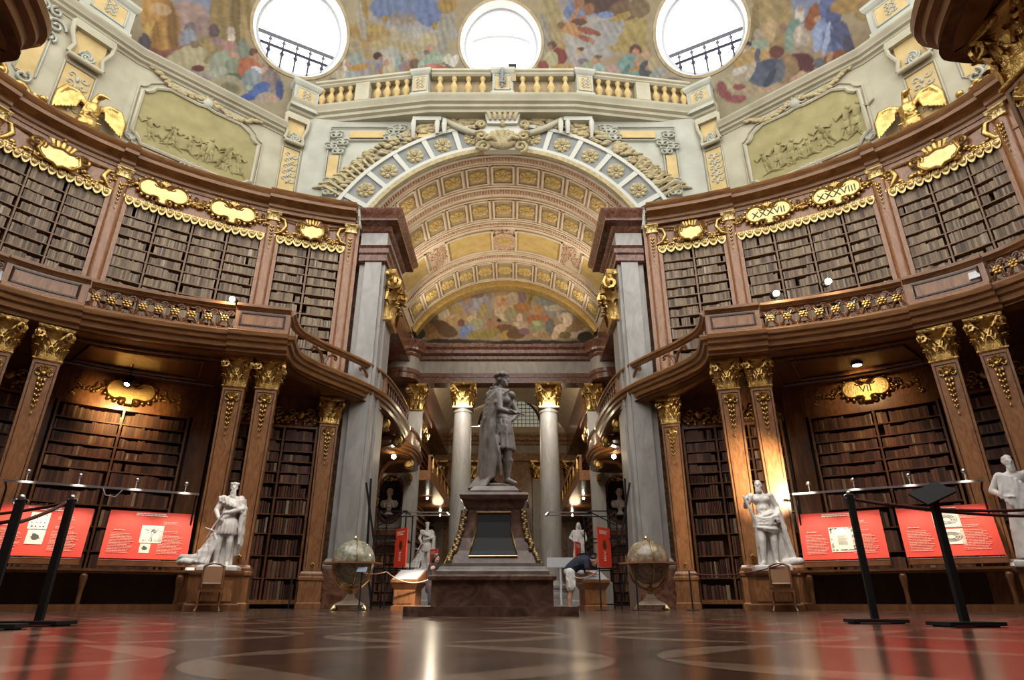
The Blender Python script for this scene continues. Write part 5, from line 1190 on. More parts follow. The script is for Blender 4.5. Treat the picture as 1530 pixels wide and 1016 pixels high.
def valance(s, t0, t1, n, parent_label):
    """scalloped gold valance along the top of a bookcase"""
    a0, a1 = s * R(t0), s * R(t1)
    if s < 0: a0, a1 = a1, a0
    root = thing('gilded_valance', parent_label, 'valance', frame_at(E1, (a0 + a1) / 2, 12.2, .05), 'gold scalloped valances')
    mb = MB(); vs = []
    m = n * 8
    for i in range(m + 1):
        q = i / m; x, y, nx, ny = ell(E1, a0 + (a1 - a0) * q, .03); ph = (q * n) % 1.0
        zb = 12.30 - .17 * max(0, sin(pi * ph)) ** .6
        x2, y2, _, _ = ell(E1, a0 + (a1 - a0) * q, .07)
        vs += [(x, y, zb), (x, y, 12.47), (x2, y2, 12.45), (x2, y2, zb + .01)]
    fs = []
    for i in range(m):
        for k in range(4): fs.append((4 * i + k, 4 * i + (k + 1) % 4, 4 * i + 4 + (k + 1) % 4, 4 * i + 4 + k))
    mb.add(vs, fs); mb.build('scallops', GOLDP, root, 40)
    mb = MB()
    for i in range(n):
        M = frame_at(E1, a0 + (a1 - a0) * (i + .5) / n, 12.33, .09)
        mb.lathe([(.075, 0), (.085, .03), (.05, .05), (.03, .03), (0, .04)], 10, M @ RX(pi / 2))
        M = frame_at(E1, a0 + (a1 - a0) * i / n, 12.40, .09)
        for dx in (-.05, .05): mb.ball((dx, 0, 0), (.03, .035, .08), M, 6, 5)
    mb.build('rosettes', GOLDP, root, 60)
for s in (-1, 1):
    nm = SIDE[s]
    # frieze board above the upper bookcases
    mb = MB()
    for t0, t1 in ((22.9, 33.4), (34.5, 55.3), (56.8, 74.6)): arcbox(mb, E1, s * R(t0), s * R(t1), .02, -.3, 12.36, 13.4, 20); 
    arcbox(mb, E1, s * R(22.3), s * R(80), .055, -.2, 12.44, 12.52, 60)
    struct(mb.build('trim_frieze_' + nm, WOODL))
    crown_cartouche('crowned gold cartouche on the %s frieze, nearest the marble pier' % nm, frame_at(E1, s * R(28.1), 12.86, .05), 2.7)
    crown_cartouche('large crowned gold cartouche on the %s frieze under the gilded eagle' % nm, frame_at(E1, s * R(65.4), 12.84, .05) @ S(1.35, 1, 1.05), 2.7)
    plaque('gilded_plaque', 'two-lobed gold plaque on the upper %s frieze, nearer the pier' % nm, frame_at(E1, s * R(39.8), 12.93, .05), 'XXXVII' if s > 0 else None, 1.02)
    plaque('gilded_plaque', 'two-lobed gold plaque on the upper %s frieze, nearer the picture edge' % nm, frame_at(E1, s * R(50.0), 12.93, .05), 'XXXVIII' if s > 0 else None, 1.02)
    valance(s, 23.1, 33.1, 8, 'gold scalloped valance on the %s bookcase next to the marble pier' % nm)
    valance(s, 34.8, 55.0, 17, 'long gold scalloped valance under the two gold plaques, %s side' % nm)
    valance(s, 57.1, 74.2, 13, 'gold scalloped valance under the gilded eagle, %s side' % nm)
    # niche frieze below the gallery
    arcbox(MB(), E1, s * R(38.9), s * R(56.6), -.12, -.5, 5.5, 6.6, 14).build('niche_frieze', WOODL); o = bpy.context.scene.objects[-1]
for o in [o for o in COL.objects if o.name.startswith('niche_frieze')]:
    tn[0] += 1; o.name = 'trim_%d' % tn[0]; struct(o)
plaque('gilded_plaque', 'brightly lit gold plaque above the left niche bookcase, below the hanging spotlight', frame_at(E1, R(-47.6), 5.98, -.1) @ S(.92), None, .95)
plaque('gilded_plaque', 'gold plaque with the numeral VII above the right niche bookcase', frame_at(E1, R(47.6), 6.1, -.1) @ S(.92), 'VII', .95)
# carved leaf friezes in the dark above the lower side bookcases
for s in (-1, 1):
    nm = SIDE[s]
    for t0, t1, lab in ((24.0, 36.2, 'carved gilt leaf frieze above the lower bookcase by the %s globe'), (59.5, 76, 'dim gilt leaf frieze above the outermost lower bookcase on the %s')):
        t = thing('leaf_frieze', lab % nm, 'carving', frame_at(E1, s * R((t0 + t1) / 2), 5.8, 0), 'carved leaf friezes')
        for k in range(3):
            a = s * R(t0 + (t1 - t0) * (k + .5) / 3); M = frame_at(E1, a, 5.78, .0); mb = MB()
            mb.ball((0, -.08, .1), (.14, .08, .16), M, 8, 6)
            for q in (-1, 1):
                sprig(mb, q * .15, .1, q * .5, -.1, 5, M, .05, k + 2); mb.tube(spiral((q * .3, .15), .03, .16, 0, q * 1.4, 12, y=-.07), .035, 6, M)
                for z_ in (-.12, -.22): mb.ball((q * .14, -.06, z_), (.05, .04, .06), M, 6, 5)
            mb.build('leaf_carving', GOLD, t, 60)
        arcbox(MB(), E1, s * R(t0 - .6), s * R(t1 + .6), -.06, -.4, 5.5, 6.6, 10).build('backing_board', WOOD, t)

# ================= pilasters =================
def pilaster(label, M, w0=.46, w1=.55, d=.34, z0=0, zc=5.55, zt=6.44, ped=True, hooks=True, capmat=GOLD):
    t = thing('pilaster', label, 'pilaster', M, 'walnut pilasters with gold capitals')
    if ped:
        mb = MB(); mb.rectlathe([(.36, .32, 0), (.36, .32, .14), (.33, .29, .17), (.33, .29, .74), (.36, .32, .78)], M); mb.build('pedestal', WOODL, t)
        mb = MB(); mb.rectlathe([(.37, .33, .78), (.37, .33, .85), (.34, .3, .88), (.345, .305, .94), (.31, .27, .97), (.29, .25, 1.02)], M); mb.build('base_moulding', BRASS if False else WOODL, t)
    zb = 1.02 if ped else z0
    MB().taper(zb, zc, w0, d * .85, w1, d, M, 6).build('shaft', WOODL, t)
    mb = MB()
    for s in (-1, 1): mb.box(0, 0, 0, .001, .001, .001, M)
    for i in range(6):
        q0, q1 = i / 6, (i + 1) / 6
    for s in (-1, 1):
        mb.tube([(s * (w0 / 2 - .06), -d * .85 / 2 - .002, zb + .1), (s * (w1 / 2 - .06), -d / 2 - .002, zc - .08)], .012, 5, M)
    mb.tube([(-w1 / 2 + .06, -d / 2 - .002, zc - .08), (w1 / 2 - .06, -d / 2 - .002, zc - .08)], .012, 5, M)
    mb.build('inlay_border', DARKW, t)
    inst('capital', cap_mesh(w1 * 1.04, d * 1.08, zt - zc, capmat), t, T(0, 0, zc))
    inst('shell_ornament', SHELLM, t, T(0, -d / 2 - .01, zc - .3)); inst('flower_drop', BELLM, t, T(0, -d / 2 - .0, zc - .28))
    if hooks: inst('hook_ornament', HOOKM, t, T(0, -d * .43, 1.08))
    return t
for s in (-1, 1):
    nm = SIDE[s]
    M1 = frame_at(E2, s * R(33.4), 0, -.52); a = math.atan2(M1[1][0], M1[0][0])
    for tt, w in ((31.0, 'inner'), (35.4, 'outer')):
        x_, y_, _, _ = ell(E2, s * R(tt), -.52); pilaster('%s pilaster of the pair behind the white statue with a chair, %s side' % (w, nm), T(x_, y_, 0) @ RZ(a))
    M1 = frame_at(E2, s * R(66), 0, -.3); a = math.atan2(M1[1][0], M1[0][0])
    for tt, w in ((62.3, 'inner'), (70.2, 'outer')):
        x_, y_, _, _ = ell(E2, s * R(tt), -.28); pilaster('%s pilaster of the pair near the %s picture edge' % (w, nm), T(x_, y_, 0) @ RZ(a))
    M1 = frame_at(E1, s * R(22.35), 0, .1); pilaster('walnut corner pilaster between the lower bookcase and the %s marble pier' % nm, M1 @ RZ(-s * .12), .50, .58, .4, hooks=True)
    # near pilaster above the picture corner
    pilaster('near pilaster at the upper %s picture corner, capital seen from below' % nm, T(s * 6.22, 5.08, 0) @ RZ(-s * pi / 2), .5, .56, .4, capmat=GOLD)
    # upper storey pilasters
    for tt, lab in ((22.4, 'slim upper pilaster next to the %s marble pier'), (33.9, 'upper pilaster between the first two gallery bookcases on the %s'), (56.05, 'upper pilaster between the two outer gallery bookcases on the %s'), (75.2, 'upper pilaster at the far %s end of the gallery')):
        M = frame_at(E1, s * R(tt), 0, .0)
        t = thing('upper_pilaster', lab % nm, 'pilaster', M, 'slim pilasters of the upper storey')
        MB().lathe([(.20, 7.0), (.24, 7.05), (.24, 7.3), (.20, 7.36), (.19, 7.5), (.20, 13.0), (.23, 13.02), (.23, 13.36)], 20, M @ S(1, .75, 1)).build('shaft', WOODL, t, 40)
        MB().box(0, .1, 10.2, .62, .25, 6.35, M).build('backing_strip', WOODL, t)
        inst('capital', cap_mesh(.40, .3, .36, GOLDP), t, T(0, -.03, 13.0)); inst('flower_drop', BELLM, t, T(0, -.16, 12.95) @ S(.9, 1, 1.1))
    # lower wall strips between bookcases
    for t0, t1 in ((36.9, 39.4), (56.2, 58.6)):
        mb = MB(); arcbox(mb, E1, s * R(t0), s * R(t1), .03, -.5, 0, 6.5, 3); arcbox(mb, E1, s * R(t0 + .5), s * R(t1 - .5), .07, -.1, .9, 5.9, 3); arcbox(mb, E1, s * R(t0 - .2), s * R(t1 + .2), .1, -.1, 0, .8, 3); trim(mb, WOOD)
# ================= gallery =================
SF = [(5.95, 16.35), (6.02, 16.9), (5.92, 17.45), (5.55, 18.3), (5.0, 19.25), (4.52, 20.2), (4.22, 21.3), (4.1, 22.7), (4.06, 24.4), (4.12, 25.7), (4.45, 26.5), (5.0, 27.05), (5.05, 27.6), (4.7, 28.3), (4.38, 29.2), (4.35, 31.0), (4.6, 32.4), (5.2, 32.75)]
SF = smooth_path([(a, b, 0) for a, b in SF], 4); SF = [(a, b) for a, b, c in SF]
T0, T1 = 28.65, 151.35
arcE2 = [(12.2 * sin(R(99 + (T0 - 99) * i / 70)), CY + 5 * cos(R(99 + (T0 - 99) * i / 70))) for i in range(71)]
nearS = smooth_path([(5.0, 2.6, 0), (5.2, 4.0, 0), (5.42, 4.9, 0), (5.6, 5.45, 0), (5.78, 5.72, 0), (6.1, 5.80, 0), (7.4, 5.95, 0), (9.4, 6.6, 0), (11.2, 8.0, 0)], 3); nearS = [(a, b) for a, b, c in nearS]
PATH = nearS + arcE2 + SF
def sidepath(pts, s):
    pp = polypath(pts)
    return pp if s > 0 else [(-x, y, -nx, ny) for x, y, nx, ny in pp]
GP = [(-.4, 6.44), (-.14, 6.46), (-.12, 6.56), (-.02, 6.60), (.0, 6.72), (.08, 6.76), (.10, 6.85), (.17, 6.89), (.19, 7.0), (.16, 7.03), (-.4, 7.03)]
for s in (-1, 1):
    nm = SIDE[s]
    mb = MB(); mb.sweep(sidepath(PATH, s), GP)
    for a, c in ((28.7, 37.2), (59.0, 74.6)):
        mb.sweep(sidepath([(12.2 * sin(R(c + (a - c) * i / 16)), CY + 5 * cos(R(c + (a - c) * i / 16))) for i in range(17)], s), [(o + .10, z) if o > -.3 else (o, z) for o, z in GP])
    trim(mb, WOODH, 40)
    # floor / soffit of the gallery
    def inner(p):
        x, y = p
        if y > 20: return (6.75, min(y, 33.0))
        if y > 15.9 and x < 6.3: q = min(1, (y - 15.9) / 4.0); return (6.5 + .3 * q, 19.9 + .1 * q)
        if y < 6.0 and x < 5.6: return (7.2, min(y, 4.5))
        if y < 9: return (x + 2.2, y - 1.6)
        t = math.atan2(x / 12.2, (y - CY) / 5.0); ex = ell(E1, t, -.1); return (ex[0], ex[1])
    for z, m_, nm2 in ((6.47, WOOD, 'soffit'), (7.0, WOOD, 'deck')):
        mb = MB(); vs = []; fs = []
        for i, p in enumerate(PATH):
            q = inner(p)
            for k in range(4):
                f = k / 3; vs.append((s * (p[0] + (q[0] - p[0]) * f), p[1] + (q[1] - p[1]) * f, z))
        for i in range(len(PATH) - 1):
            for k in range(3): a = 4 * i + k; fs.append((a, a + 1, a + 5, a + 4))
        mb.add(vs, fs); trim(mb, m_)
    # moulded frames on the soffit above each niche
    for t0, t1 in ((37.5, 58.5),):
        mb = MB()
        def pt(t, f, z=6.44):
            a = ell(E2, R(t), -.5); b_ = ell(E1, R(t), .2); return (s * (a[0] + (b_[0] - a[0]) * f), a[1] + (b_[1] - a[1]) * f, z)
        for f0, f1, a0, a1 in ((.08, .92, t0, t1), (.2, .8, t0 + 2.5, t1 - 2.5)):
            mb.tube([pt(a0 + (a1 - a0) * i / 10, f0) for i in range(11)] + [pt(a1, f0 + (f1 - f0) * i / 6) for i in range(1, 7)] + [pt(a1 + (a0 - a1) * i / 10, f1) for i in range(1, 11)] + [pt(a0, f1 + (f0 - f1) * i / 6) for i in range(1, 6)], .05, 6, closed=True)
        trim(mb, WOOD, 50)
    # parapet: solid panels over the pilaster pairs
    def E2pts(a, c, n=14): return [(12.2 * sin(R(c + (a - c) * i / n)), CY + 5 * cos(R(c + (a - c) * i / n))) for i in range(n + 1)]
    for a, c, lab in ((28.9, 36.7, 'solid parapet panel over the pilasters beside the %s curved balcony'), (59.2, 74.0, 'solid parapet panel over the outer pilaster pair on the %s')):
        p = sidepath(E2pts(a, c), s)
        t = thing('parapet_panel', lab % nm, 'parapet', frame_at(E2, s * R((a + c) / 2), 7.03), 'solid parapet panels')
        MB().sweep(p, [(-.22, 7.03), (.1, 7.03), (.1, 7.14), (.04, 7.18), (.04, 7.7), (-.22, 7.7)]).build('panel', WOODL, t)
        MB().sweep(p, [(-.26, 7.7), (.06, 7.7), (.08, 7.75), (.15, 7.79), (.15, 7.87), (-.26, 7.87)]).build('rail', WOODH, t, 40)
        mb = MB(); q = sidepath(E2pts(a + (c - a) * .1, c - (c - a) * .1), s)
        mb.sweep(q, [(.03, 7.24), (.065, 7.24), (.065, 7.28), (.03, 7.28)]); mb.sweep(q, [(.03, 7.60), (.065, 7.60), (.065, 7.64), (.03, 7.64)])
        for e in (q[0], q[-1]): mb.box(e[0] + e[2] * .045, e[1] + e[3] * .045, 7.44, .045, .045, .4)
        mb.build('panel_moulding', DARKW, t)
    # openwork balustrades
    def scroll_unit(M, w):
        mb = MB(); h = .56
        for q in (-1, 1):
            mb.tube([(q * w * .5, 0, .0), (q * w * .32, -.02, .1), (q * w * .12, -.03, .26), (q * w * .3, -.02, .42), (q * w * .5, 0, .5)], [.03, .035, .04, .035, .03], 6, M)
            mb.tube(spiral((q * w * .34, .44), .02, .10, 1.6, q * 1.2, 10, y=-.01), .026, 5, M); mb.tube(spiral((q * w * .34, .08), .02, .10, -1.6, -q * 1.2, 10, y=-.01), .026, 5, M)
        return mb
    for a, c, n, lab in ((37.0, 59.0, 9, 'openwork scroll balustrade with gold rosettes along the %s gallery'), (74.3, 88, 4, 'openwork scroll balustrade of the gallery at the %s picture edge')):
        p = sidepath(E2pts(a, c, 20), s)
        t = thing('scroll_balustrade', lab % nm, 'balustrade', frame_at(E2, s * R((a + c) / 2), 7.03), 'openwork gallery balustrades')
        MB().sweep(p, [(-.2, 7.70), (.0, 7.70), (.02, 7.75), (.09, 7.79), (.09, 7.87), (-.2, 7.87)]).build('top_rail', WOODH, t, 40)
        MB().sweep(p, [(-.2, 7.03), (.06, 7.03), (.06, 7.10), (.0, 7.13), (-.2, 7.13)]).build('bottom_rail', WOODH, t)
        for k in range(n):
            tt = a + (c - a) * (k + .5) / n; M = frame_at(E2, s * R(tt), 7.14, -.07); w = 12.2 * abs(cos(R(tt))) ; 
            p0 = ell(E2, R(a + (c - a) * k / n)); p1 = ell(E2, R(a + (c - a) * (k + 1) / n)); w = math.hypot(p1[0] - p0[0], p1[1] - p0[1])
            scroll_unit(M, w).build('scroll', WOOD if k % 1 == 0 else WOOD, t, 60)
            mb = MB(); mb.ball((0, -.06, .27), (.05, .05, .05), M, 8, 6)
            for j in range(6): mb.ball((.075 * cos(j * pi / 3), -.055, .27 + .075 * sin(j * pi / 3)), (.045, .03, .045), M, 6, 5)
            mb.build('rosette', GOLD, t, 60)
    # curved balcony rail
    RP = [(a, b) for a, b in SF if b <= 25.8]
    RP = [(5.85, 15.95)] + RP
    p = sidepath(RP, s)
    t = thing('curved_handrail', 'S-curved wooden handrail of the balcony sweeping round the %s marble pier' % nm, 'handrail', T(s * 5.0, 19.25, 7.03))
    MB().sweep(p, [(-.16, 7.68), (-.02, 7.68), (.0, 7.73), (.06, 7.77), (.06, 7.84), (.0, 7.88), (-.16, 7.88)]).build('rail', WOODH, t, 40)
    MB().sweep(p, [(-.16, 7.03), (.04, 7.03), (.04, 7.1), (0, 7.13), (-.16, 7.13)]).build('bottom_rail', WOODH, t)
    for j in (13, 21):
        x_, y_, nx, ny = p[j]; M = T(x_, y_, 7.13) @ RZ(math.atan2(ny, nx) + pi / 2); mb = MB()
        for q in (-1, 1):
            mb.tube([(0, .07, .0), (q * .05, .07, .15), (q * .16, .07, .34), (q * .38, .07, .45), (q * .55, .07, .44)], [.06, .06, .05, .045, .03], 6, M)
            mb.tube(spiral((q * .5, .38), .02, .09, 1.5, q * 1.1, 10, y=.07), .03, 5, M)
        mb.build('scroll_bracket', WOOD, t, 50)
    x_, y_, nx, ny = p[25]; MB().box(x_ - nx * .07, y_ - ny * .07, 7.42, .2, .2, .6).build('post', WOODL, t)
    for j in range(26, len(p)):
        for f in ((0,) if j % 2 == 0 else (.0,)):
            if j + 1 >= len(p): break
            x_, y_ = p[j][0] * (1 - f) + p[j+1][0] * f, p[j][1] * (1 - f) + p[j+1][1] * f
            x_ -= p[j][2] * .06; y_ -= p[j][3] * .06
            mb = MB(); mb.lathe([(.025, 0), (.045, .05), (.02, .1), (.05, .25), (.05, .3), (.02, .45), (.04, .5), (.025, .56)], 8, T(x_, y_, 7.13)); mb.build('baluster', WOOD, t, 50)
    # rail of the far bulges
    FPTS = [(a, b) for a, b in SF if b > 25.9]; p = sidepath(FPTS, s)
    t = thing('gallery_parapet', 'bulging wooden parapet of the wing gallery below the oval niche, %s side' % nm, 'parapet', T(s * 4.6, 29, 7.03))
    MB().sweep(p, [(-.18, 7.03), (.06, 7.03), (.06, 7.12), (.02, 7.15), (.02, 7.68), (-.18, 7.68)]).build('panel', WOODL, t, 40)
    MB().sweep(p, [(-.2, 7.68), (.04, 7.68), (.1, 7.76), (.1, 7.86), (-.2, 7.86)]).build('rail', WOODH, t, 40)
    # volute consoles under the balcony
    for k, (x_, y_, rz) in enumerate(((4.35, 22.2, s * pi / 2), (4.3, 24.7, s * pi / 2), (4.55, 29.4, s * pi / 2), (5.0, 33.0, 0))):
        lab = ['front', 'second', 'third', 'rearmost'][k]
        M = T(s * x_, y_, 6.44) @ RZ(-rz)
        t = thing('volute_console', '%s carved console under the balcony along the %s wing' % (lab, nm), 'console', M, 'volute consoles')
        mb = MB(); mb.tube([(0, .0, -.12), (0, .35, -.06), (0, .9, -.1), (0, 1.25, -.5), (0, 1.42, -1.2), (0, 1.45, -1.9)], [.09, .11, .12, .13, .12, .08], 8, M)
        mb.build('arm', WOOD, t, 50)
        mb = MB(); Mx = M @ RZ(-pi / 2); mb.tube(spiral((.05, -.2), .04, .26, 1.6, 1.6, 22, y=0), .06, 6, Mx); mb.lathe([(.14, -.1), (.14, .1), (.05, .12), (0, .12)], 12, M @ T(0, -.02, -.22) @ RY(pi / 2)); mb.build('volute', GOLD, t, 50)
        mb = MB(); sprig(mb, 0, -.2, 0, -.9, 8, M @ T(0, 1.42, -1.2), .05, 3); mb.build('leaf_drop', GOLD, t, 60)
# giant gilded capitals on the inner faces of the piers and on the columns
def tall_pilaster_capital(label, M, w, d, h):
    t = thing('gilded_capital', label, 'capital', M, 'gilded giant capitals'); inst('leaf_bell', cap_mesh(w, d, h, GOLD), t, T(0, 0, 0)); return t
for s in (-1, 1):
    tall_pilaster_capital('huge gilded leaf capital on the inner side of the %s marble pier' % SIDE[s], T(s * 4.42, 21.3, 9.75) @ RZ(-s * pi / 2), 1.15, .62, 2.1)
def round_column(label, x, y, r, zt, lab2, ztop=11.57, half=False):
    t = thing('column', label, 'column', T(x, y, 0), 'grey marble columns' if r > .45 else 'far grey columns')
    M = T(x, y, 0); hcap = ztop - zt
    MB().lathe([(r, 1.15), (r * 1.0, 4), (r * .98, 6), (r * .88, zt - .22), (r * .96, zt - .2), (r * .98, zt - .1), (r * .9, zt - .06), (r * .9, zt)], 36, M).build('shaft', MARB, t, 30)
    mb = MB(); mb.rectlathe([(r * 1.45, r * 1.45, 0), (r * 1.45, r * 1.45, .3)], M); mb.lathe([(r * 1.4, .3), (r * 1.45, .42), (r * 1.4, .55), (r * 1.2, .6), (r * 1.15, .72), (r * 1.28, .8), (r * 1.28, .92), (r * 1.08, 1.0), (r, 1.15)], 32, M); mb.build('base', MARB, t, 40)
    inst('capital', cap_mesh(r * 1.9, r * 1.9, hcap, GOLD), t, T(0, 0, zt)); return t
round_column('tall grey marble column just left of the statue', -2.36, 33.5, .56, 10.1, '')
round_column('tall grey marble column just right of the statue', 2.46, 33.5, .56, 10.1, '')
for s in (-1, 1):
    x = s * 4.98; t = thing('column', 'grey column against the niche wall at the %s end of the screen' % SIDE[s], 'column', T(x, 33.3, 0), 'grey marble columns')
    MB().rectlathe([(.5, .3, 0), (.5, .3, 1.0), (.36, .22, 1.1), (.36, .22, 9.95)], T(x, 33.3, 0)).build('shaft', MARB, t); inst('capital', cap_mesh(.76, .5, 1.6, GOLD), t, T(0, -.02, 9.95))
for i, x in enumerate((-6.0, -2.9, 2.75, 5.6)):
    t = thing('far_pilaster', ['leftmost far pilaster on the end wall', 'far pilaster on the end wall, seen left of the statue', 'far pilaster on the end wall, between statue and right column', 'rightmost far pilaster on the end wall'][i], 'pilaster', T(x, 54.5, 0), 'far end wall pilasters')
    MB().box(x, 54.75, 5.0, 1.1, .5, 10.0).build('shaft', MARB, t); inst('capital', cap_mesh(1.1, .5, 1.7, GOLD), t, T(0, .2, 10.0))
# lit arch doorway and far galleries of the wing
mb = MB(); mb.box(0, 54.8, 4.2, 3.6, .2, 8.4); struct(mb.build('door_1', WOODL))
mb = MB(); mb.tube([(1.7 * cos(R(a)), 54.6, 7.6 + 1.7 * sin(R(a))) for a in range(0, 181, 10)], .16, 8); mb.box(-1.75, 54.6, 3.8, .4, .3, 7.6); mb.box(1.75, 54.6, 3.8, .4, .3, 7.6); o = mb.build('door_2', WOOD); struct(o)
for s in (-1, 1):
    nm = SIDE[s]
    t = thing('wing_gallery', 'far wooden gallery running along the %s wall of the wing beyond the columns' % nm, 'gallery', T(s * 5.4, 44.5, 6.4))
    MB().box(s * 5.5, 44.7, 6.75, 2.6, 19.6, .55).build('deck', WOODL, t)
    MB().box(s * 4.3, 44.7, 7.4, .12, 19.6, .8).build('parapet', WOODL, t)
    MB().box(s * 4.25, 44.7, 7.85, .25, 19.6, .1).build('rail', WOODH, t)
    for k in range(9): MB().lathe([(.06, 7.0), (.09, 7.2), (.06, 7.8)], 8, T(s * 4.18, 35.5 + 2.2 * k, 0)).build('post', GOLD, t)
    t = thing('far_bookcase', 'brown bookcases under and over the far gallery on the %s' % nm, 'bookcase', T(s * 6.5, 44.7, 0))
    MB().box(s * 6.55, 44.7, 5.6, .3, 19, 11.2).build('carcass', WOOD, t)
    for k in range(22): MB().box(s * 6.3, 44.7, .6 + .48 * k, .25, 19, .06).build('shelf', SHELF, t)
    t = thing('gilded_pediment', 'gilded pediment cresting on the far upper bookcases, %s side' % nm, 'cresting', T(s * 5.9, 36.5, 10.6))
    mb = MB(); mb.box(s * 5.7, 37, 10.4, 1.2, 4.5, .35); mb.box(s * 5.6, 37, 10.75, 1.5, 4.7, .3); mb.build('cornice', WOODL, t)
    mb = MB()
    for k in range(14): mb.ball((s * 5.05, 35.0 + .3 * k, 9.9 + .25 * sin(k)), (.15, .2, .25), None, 7, 5)
    mb.build('leaf_carving', GOLD, t, 60)
# ================= sculpture =================
def sculpt_mesh(mb, voxel=.014, smooth=3, name='body'):
    me = mb.mesh(name + '_rough'); fixnormals(me)
    ob = bpy.data.objects.new('tmp_sculpt', me); COL.objects.link(ob)
    m = ob.modifiers.new('r', 'REMESH'); m.mode = 'VOXEL'; m.voxel_size = voxel
    k = ob.modifiers.new('s', 'SMOOTH'); k.iterations = smooth; k.factor = .5
    dg = bpy.context.evaluated_depsgraph_get(); out = bpy.data.meshes.new_from_object(ob.evaluated_get(dg)); out.name = name
    bpy.data.objects.remove(ob); out.shade_smooth(); return out
def put(name, me, mat, parent, M=None):
    me.materials.clear(); me.materials.append(mat); o = bpy.data.objects.new(name, me); COL.objects.link(o); o.parent = parent
    if M is not None: o.matrix_local = M
    return o
def limb(mb, pts, rs, n=12):
    for i in range(len(pts) - 1): mb.cap(pts[i], pts[i + 1], rs[i], rs[i + 1], n)
def folds(mb, top, bot, n, r, seed=0, amp=.03, mid=None):
    """cloth ridges between an upper and a lower curve"""
    q = random.Random(seed)
    for k in range(n):
        f = (k + .5) / n + q.uniform(-.02, .02)
        def at(c, f):
            f = min(max(f, 0), 1) * (len(c) - 1); i = min(int(f), len(c) - 2); g = f - i
            return Vector(c[i]) * (1 - g) + Vector(c[i + 1]) * g
        a, b_ = at(top, f), at(bot, f + q.uniform(-.06, .06)); pts = []
        for j in range(7):
            u = j / 6; p = a * (1 - u) + b_ * u
            if mid: p = p + Vector(mid) * sin(pi * u)
            p = p + Vector((q.uniform(-amp, amp), q.uniform(-amp, amp) * .6, 0)); pts.append(p)
        mb.tube(pts, [r * (.5 + .7 * sin(pi * (.15 + .7 * j / 6))) for j in range(7)], 7)
def sheet(mb, top, bot, th, n=10):
    """thick cloth sheet between two curves"""
    def at(c, f):
        f = f * (len(c) - 1); i = min(int(f), len(c) - 2); g = f - i; return Vector(c[i]) * (1 - g) + Vector(c[i + 1]) * g
    for k in range(n):
        a, b_ = at(top, k / (n - 1)), at(bot, k / (n - 1)); mb.tube([a + (b_ - a) * (j / 5) for j in range(6)], th, 7)
def head(mb, c, s=1.0, yaw=0, pitch=0, beard=0, hair=None, crown=None, seed=1, M0=None):
    """c = centre of the skull; faces -y before yaw"""
    M = (M0 or Matrix.Identity(4)) @ T(*c) @ RZ(yaw) @ RX(pitch) @ S(s)
    q = random.Random(seed)
    mb.ball((0, .012, .02), (.074, .094, .100), M, 16, 12)
    mb.ball((0, -.030, -.055), (.055, .062, .068), M, 14, 10)           # face and jaw
    mb.ball((0, -.078, -.098), (.024, .02, .02), M, 8, 6)               # chin
    mb.tube([(0, -.088, .012), (0, -.108, -.028), (0, -.112, -.040)], [.010, .014, .016], 7, M)   # nose
    for q_ in (-1, 1):
        mb.tube([(q_ * .012, -.088, .020), (q_ * .045, -.074, .020)], .011, 6, M)   # brow
        mb.ball((q_ * .030, -.074, .000), (.014, .010, .009), M, 8, 6)  # eye
        mb.ball((q_ * .042, -.062, -.035), (.022, .018, .022), M, 8, 6) # cheek
        mb.ball((q_ * .076, .010, -.010), (.010, .022, .032), M, 8, 6)  # ear
    mb.tube([(-.024, -.086, -.068), (0, -.094, -.066), (.024, -.086, -.068)], .008, 6, M); mb.tube([(-.02, -.084, -.080), (0, -.09, -.082), (.02, -.084, -.080)], .008, 6, M)
    if beard:
        for k in range(34):
            a = q.uniform(-1.3, 1.3); z = q.uniform(-.13 - .05 * beard, -.075); mb.ball((.062 * sin(a), -.03 - .055 * cos(a), z), (.016, .018, .024), M, 6, 5)
        mb.ball((0, -.065, -.12 - .03 * beard), (.036, .03, .05 + .02 * beard), M, 8, 6)
    if hair == 'curly':
        for k in range(70):
            a = q.uniform(0, 2 * pi); b_ = q.uniform(.25, 1.5); x, y, z = cos(a) * cos(b_), sin(a) * cos(b_), sin(b_)
            if y < -.45 and z < .6: continue
            mb.ball((x * .088, .015 + y * .105, .02 + z * .108), .022, M, 6, 5)
    if hair in ('long', 'short'):
        for k in range(46):
            a = q.uniform(-.2, pi + .2); b_ = q.uniform(-.2, 1.5); x, y, z = cos(a) * cos(b_), sin(a) * cos(b_), sin(b_)
            mb.ball((x * .08, .015 + y * .1, .025 + z * .1), .02, M, 6, 5)
    if hair == 'long':
        for sx in (-1, 1):
            for k in range(5): mb.tube([(sx * (.06 + .006 * k), .03 + .015 * k, .02), (sx * (.085 + .004 * k), .04, -.1), (sx * .085, .06, -.2 - .02 * k)], [.02, .024, .015], 6, M)
        for k in range(6): mb.tube([(-.06 + .024 * k, .09, .03), (-.07 + .028 * k, .115, -.1), (-.08 + .032 * k, .11, -.24)], [.022, .026, .016], 6, M)
    if crown == 'wreath':
        for k in range(20): a = 2 * pi * k / 20; mb.ball((.09 * cos(a), .015 + .108 * sin(a), .062 + .01 * (k % 2)), (.02, .02, .03), M, 6, 5)
    if crown == 'crown':
        mb.lathe([(.082, .06), (.09, .06), (.095, .10), (.085, .10)], 16, M @ T(0, .01, 0))
        for k in range(8): a = 2 * pi * k / 8; mb.ball((.09 * cos(a), .01 + .09 * sin(a), .115), (.014, .014, .024), M, 6, 5)
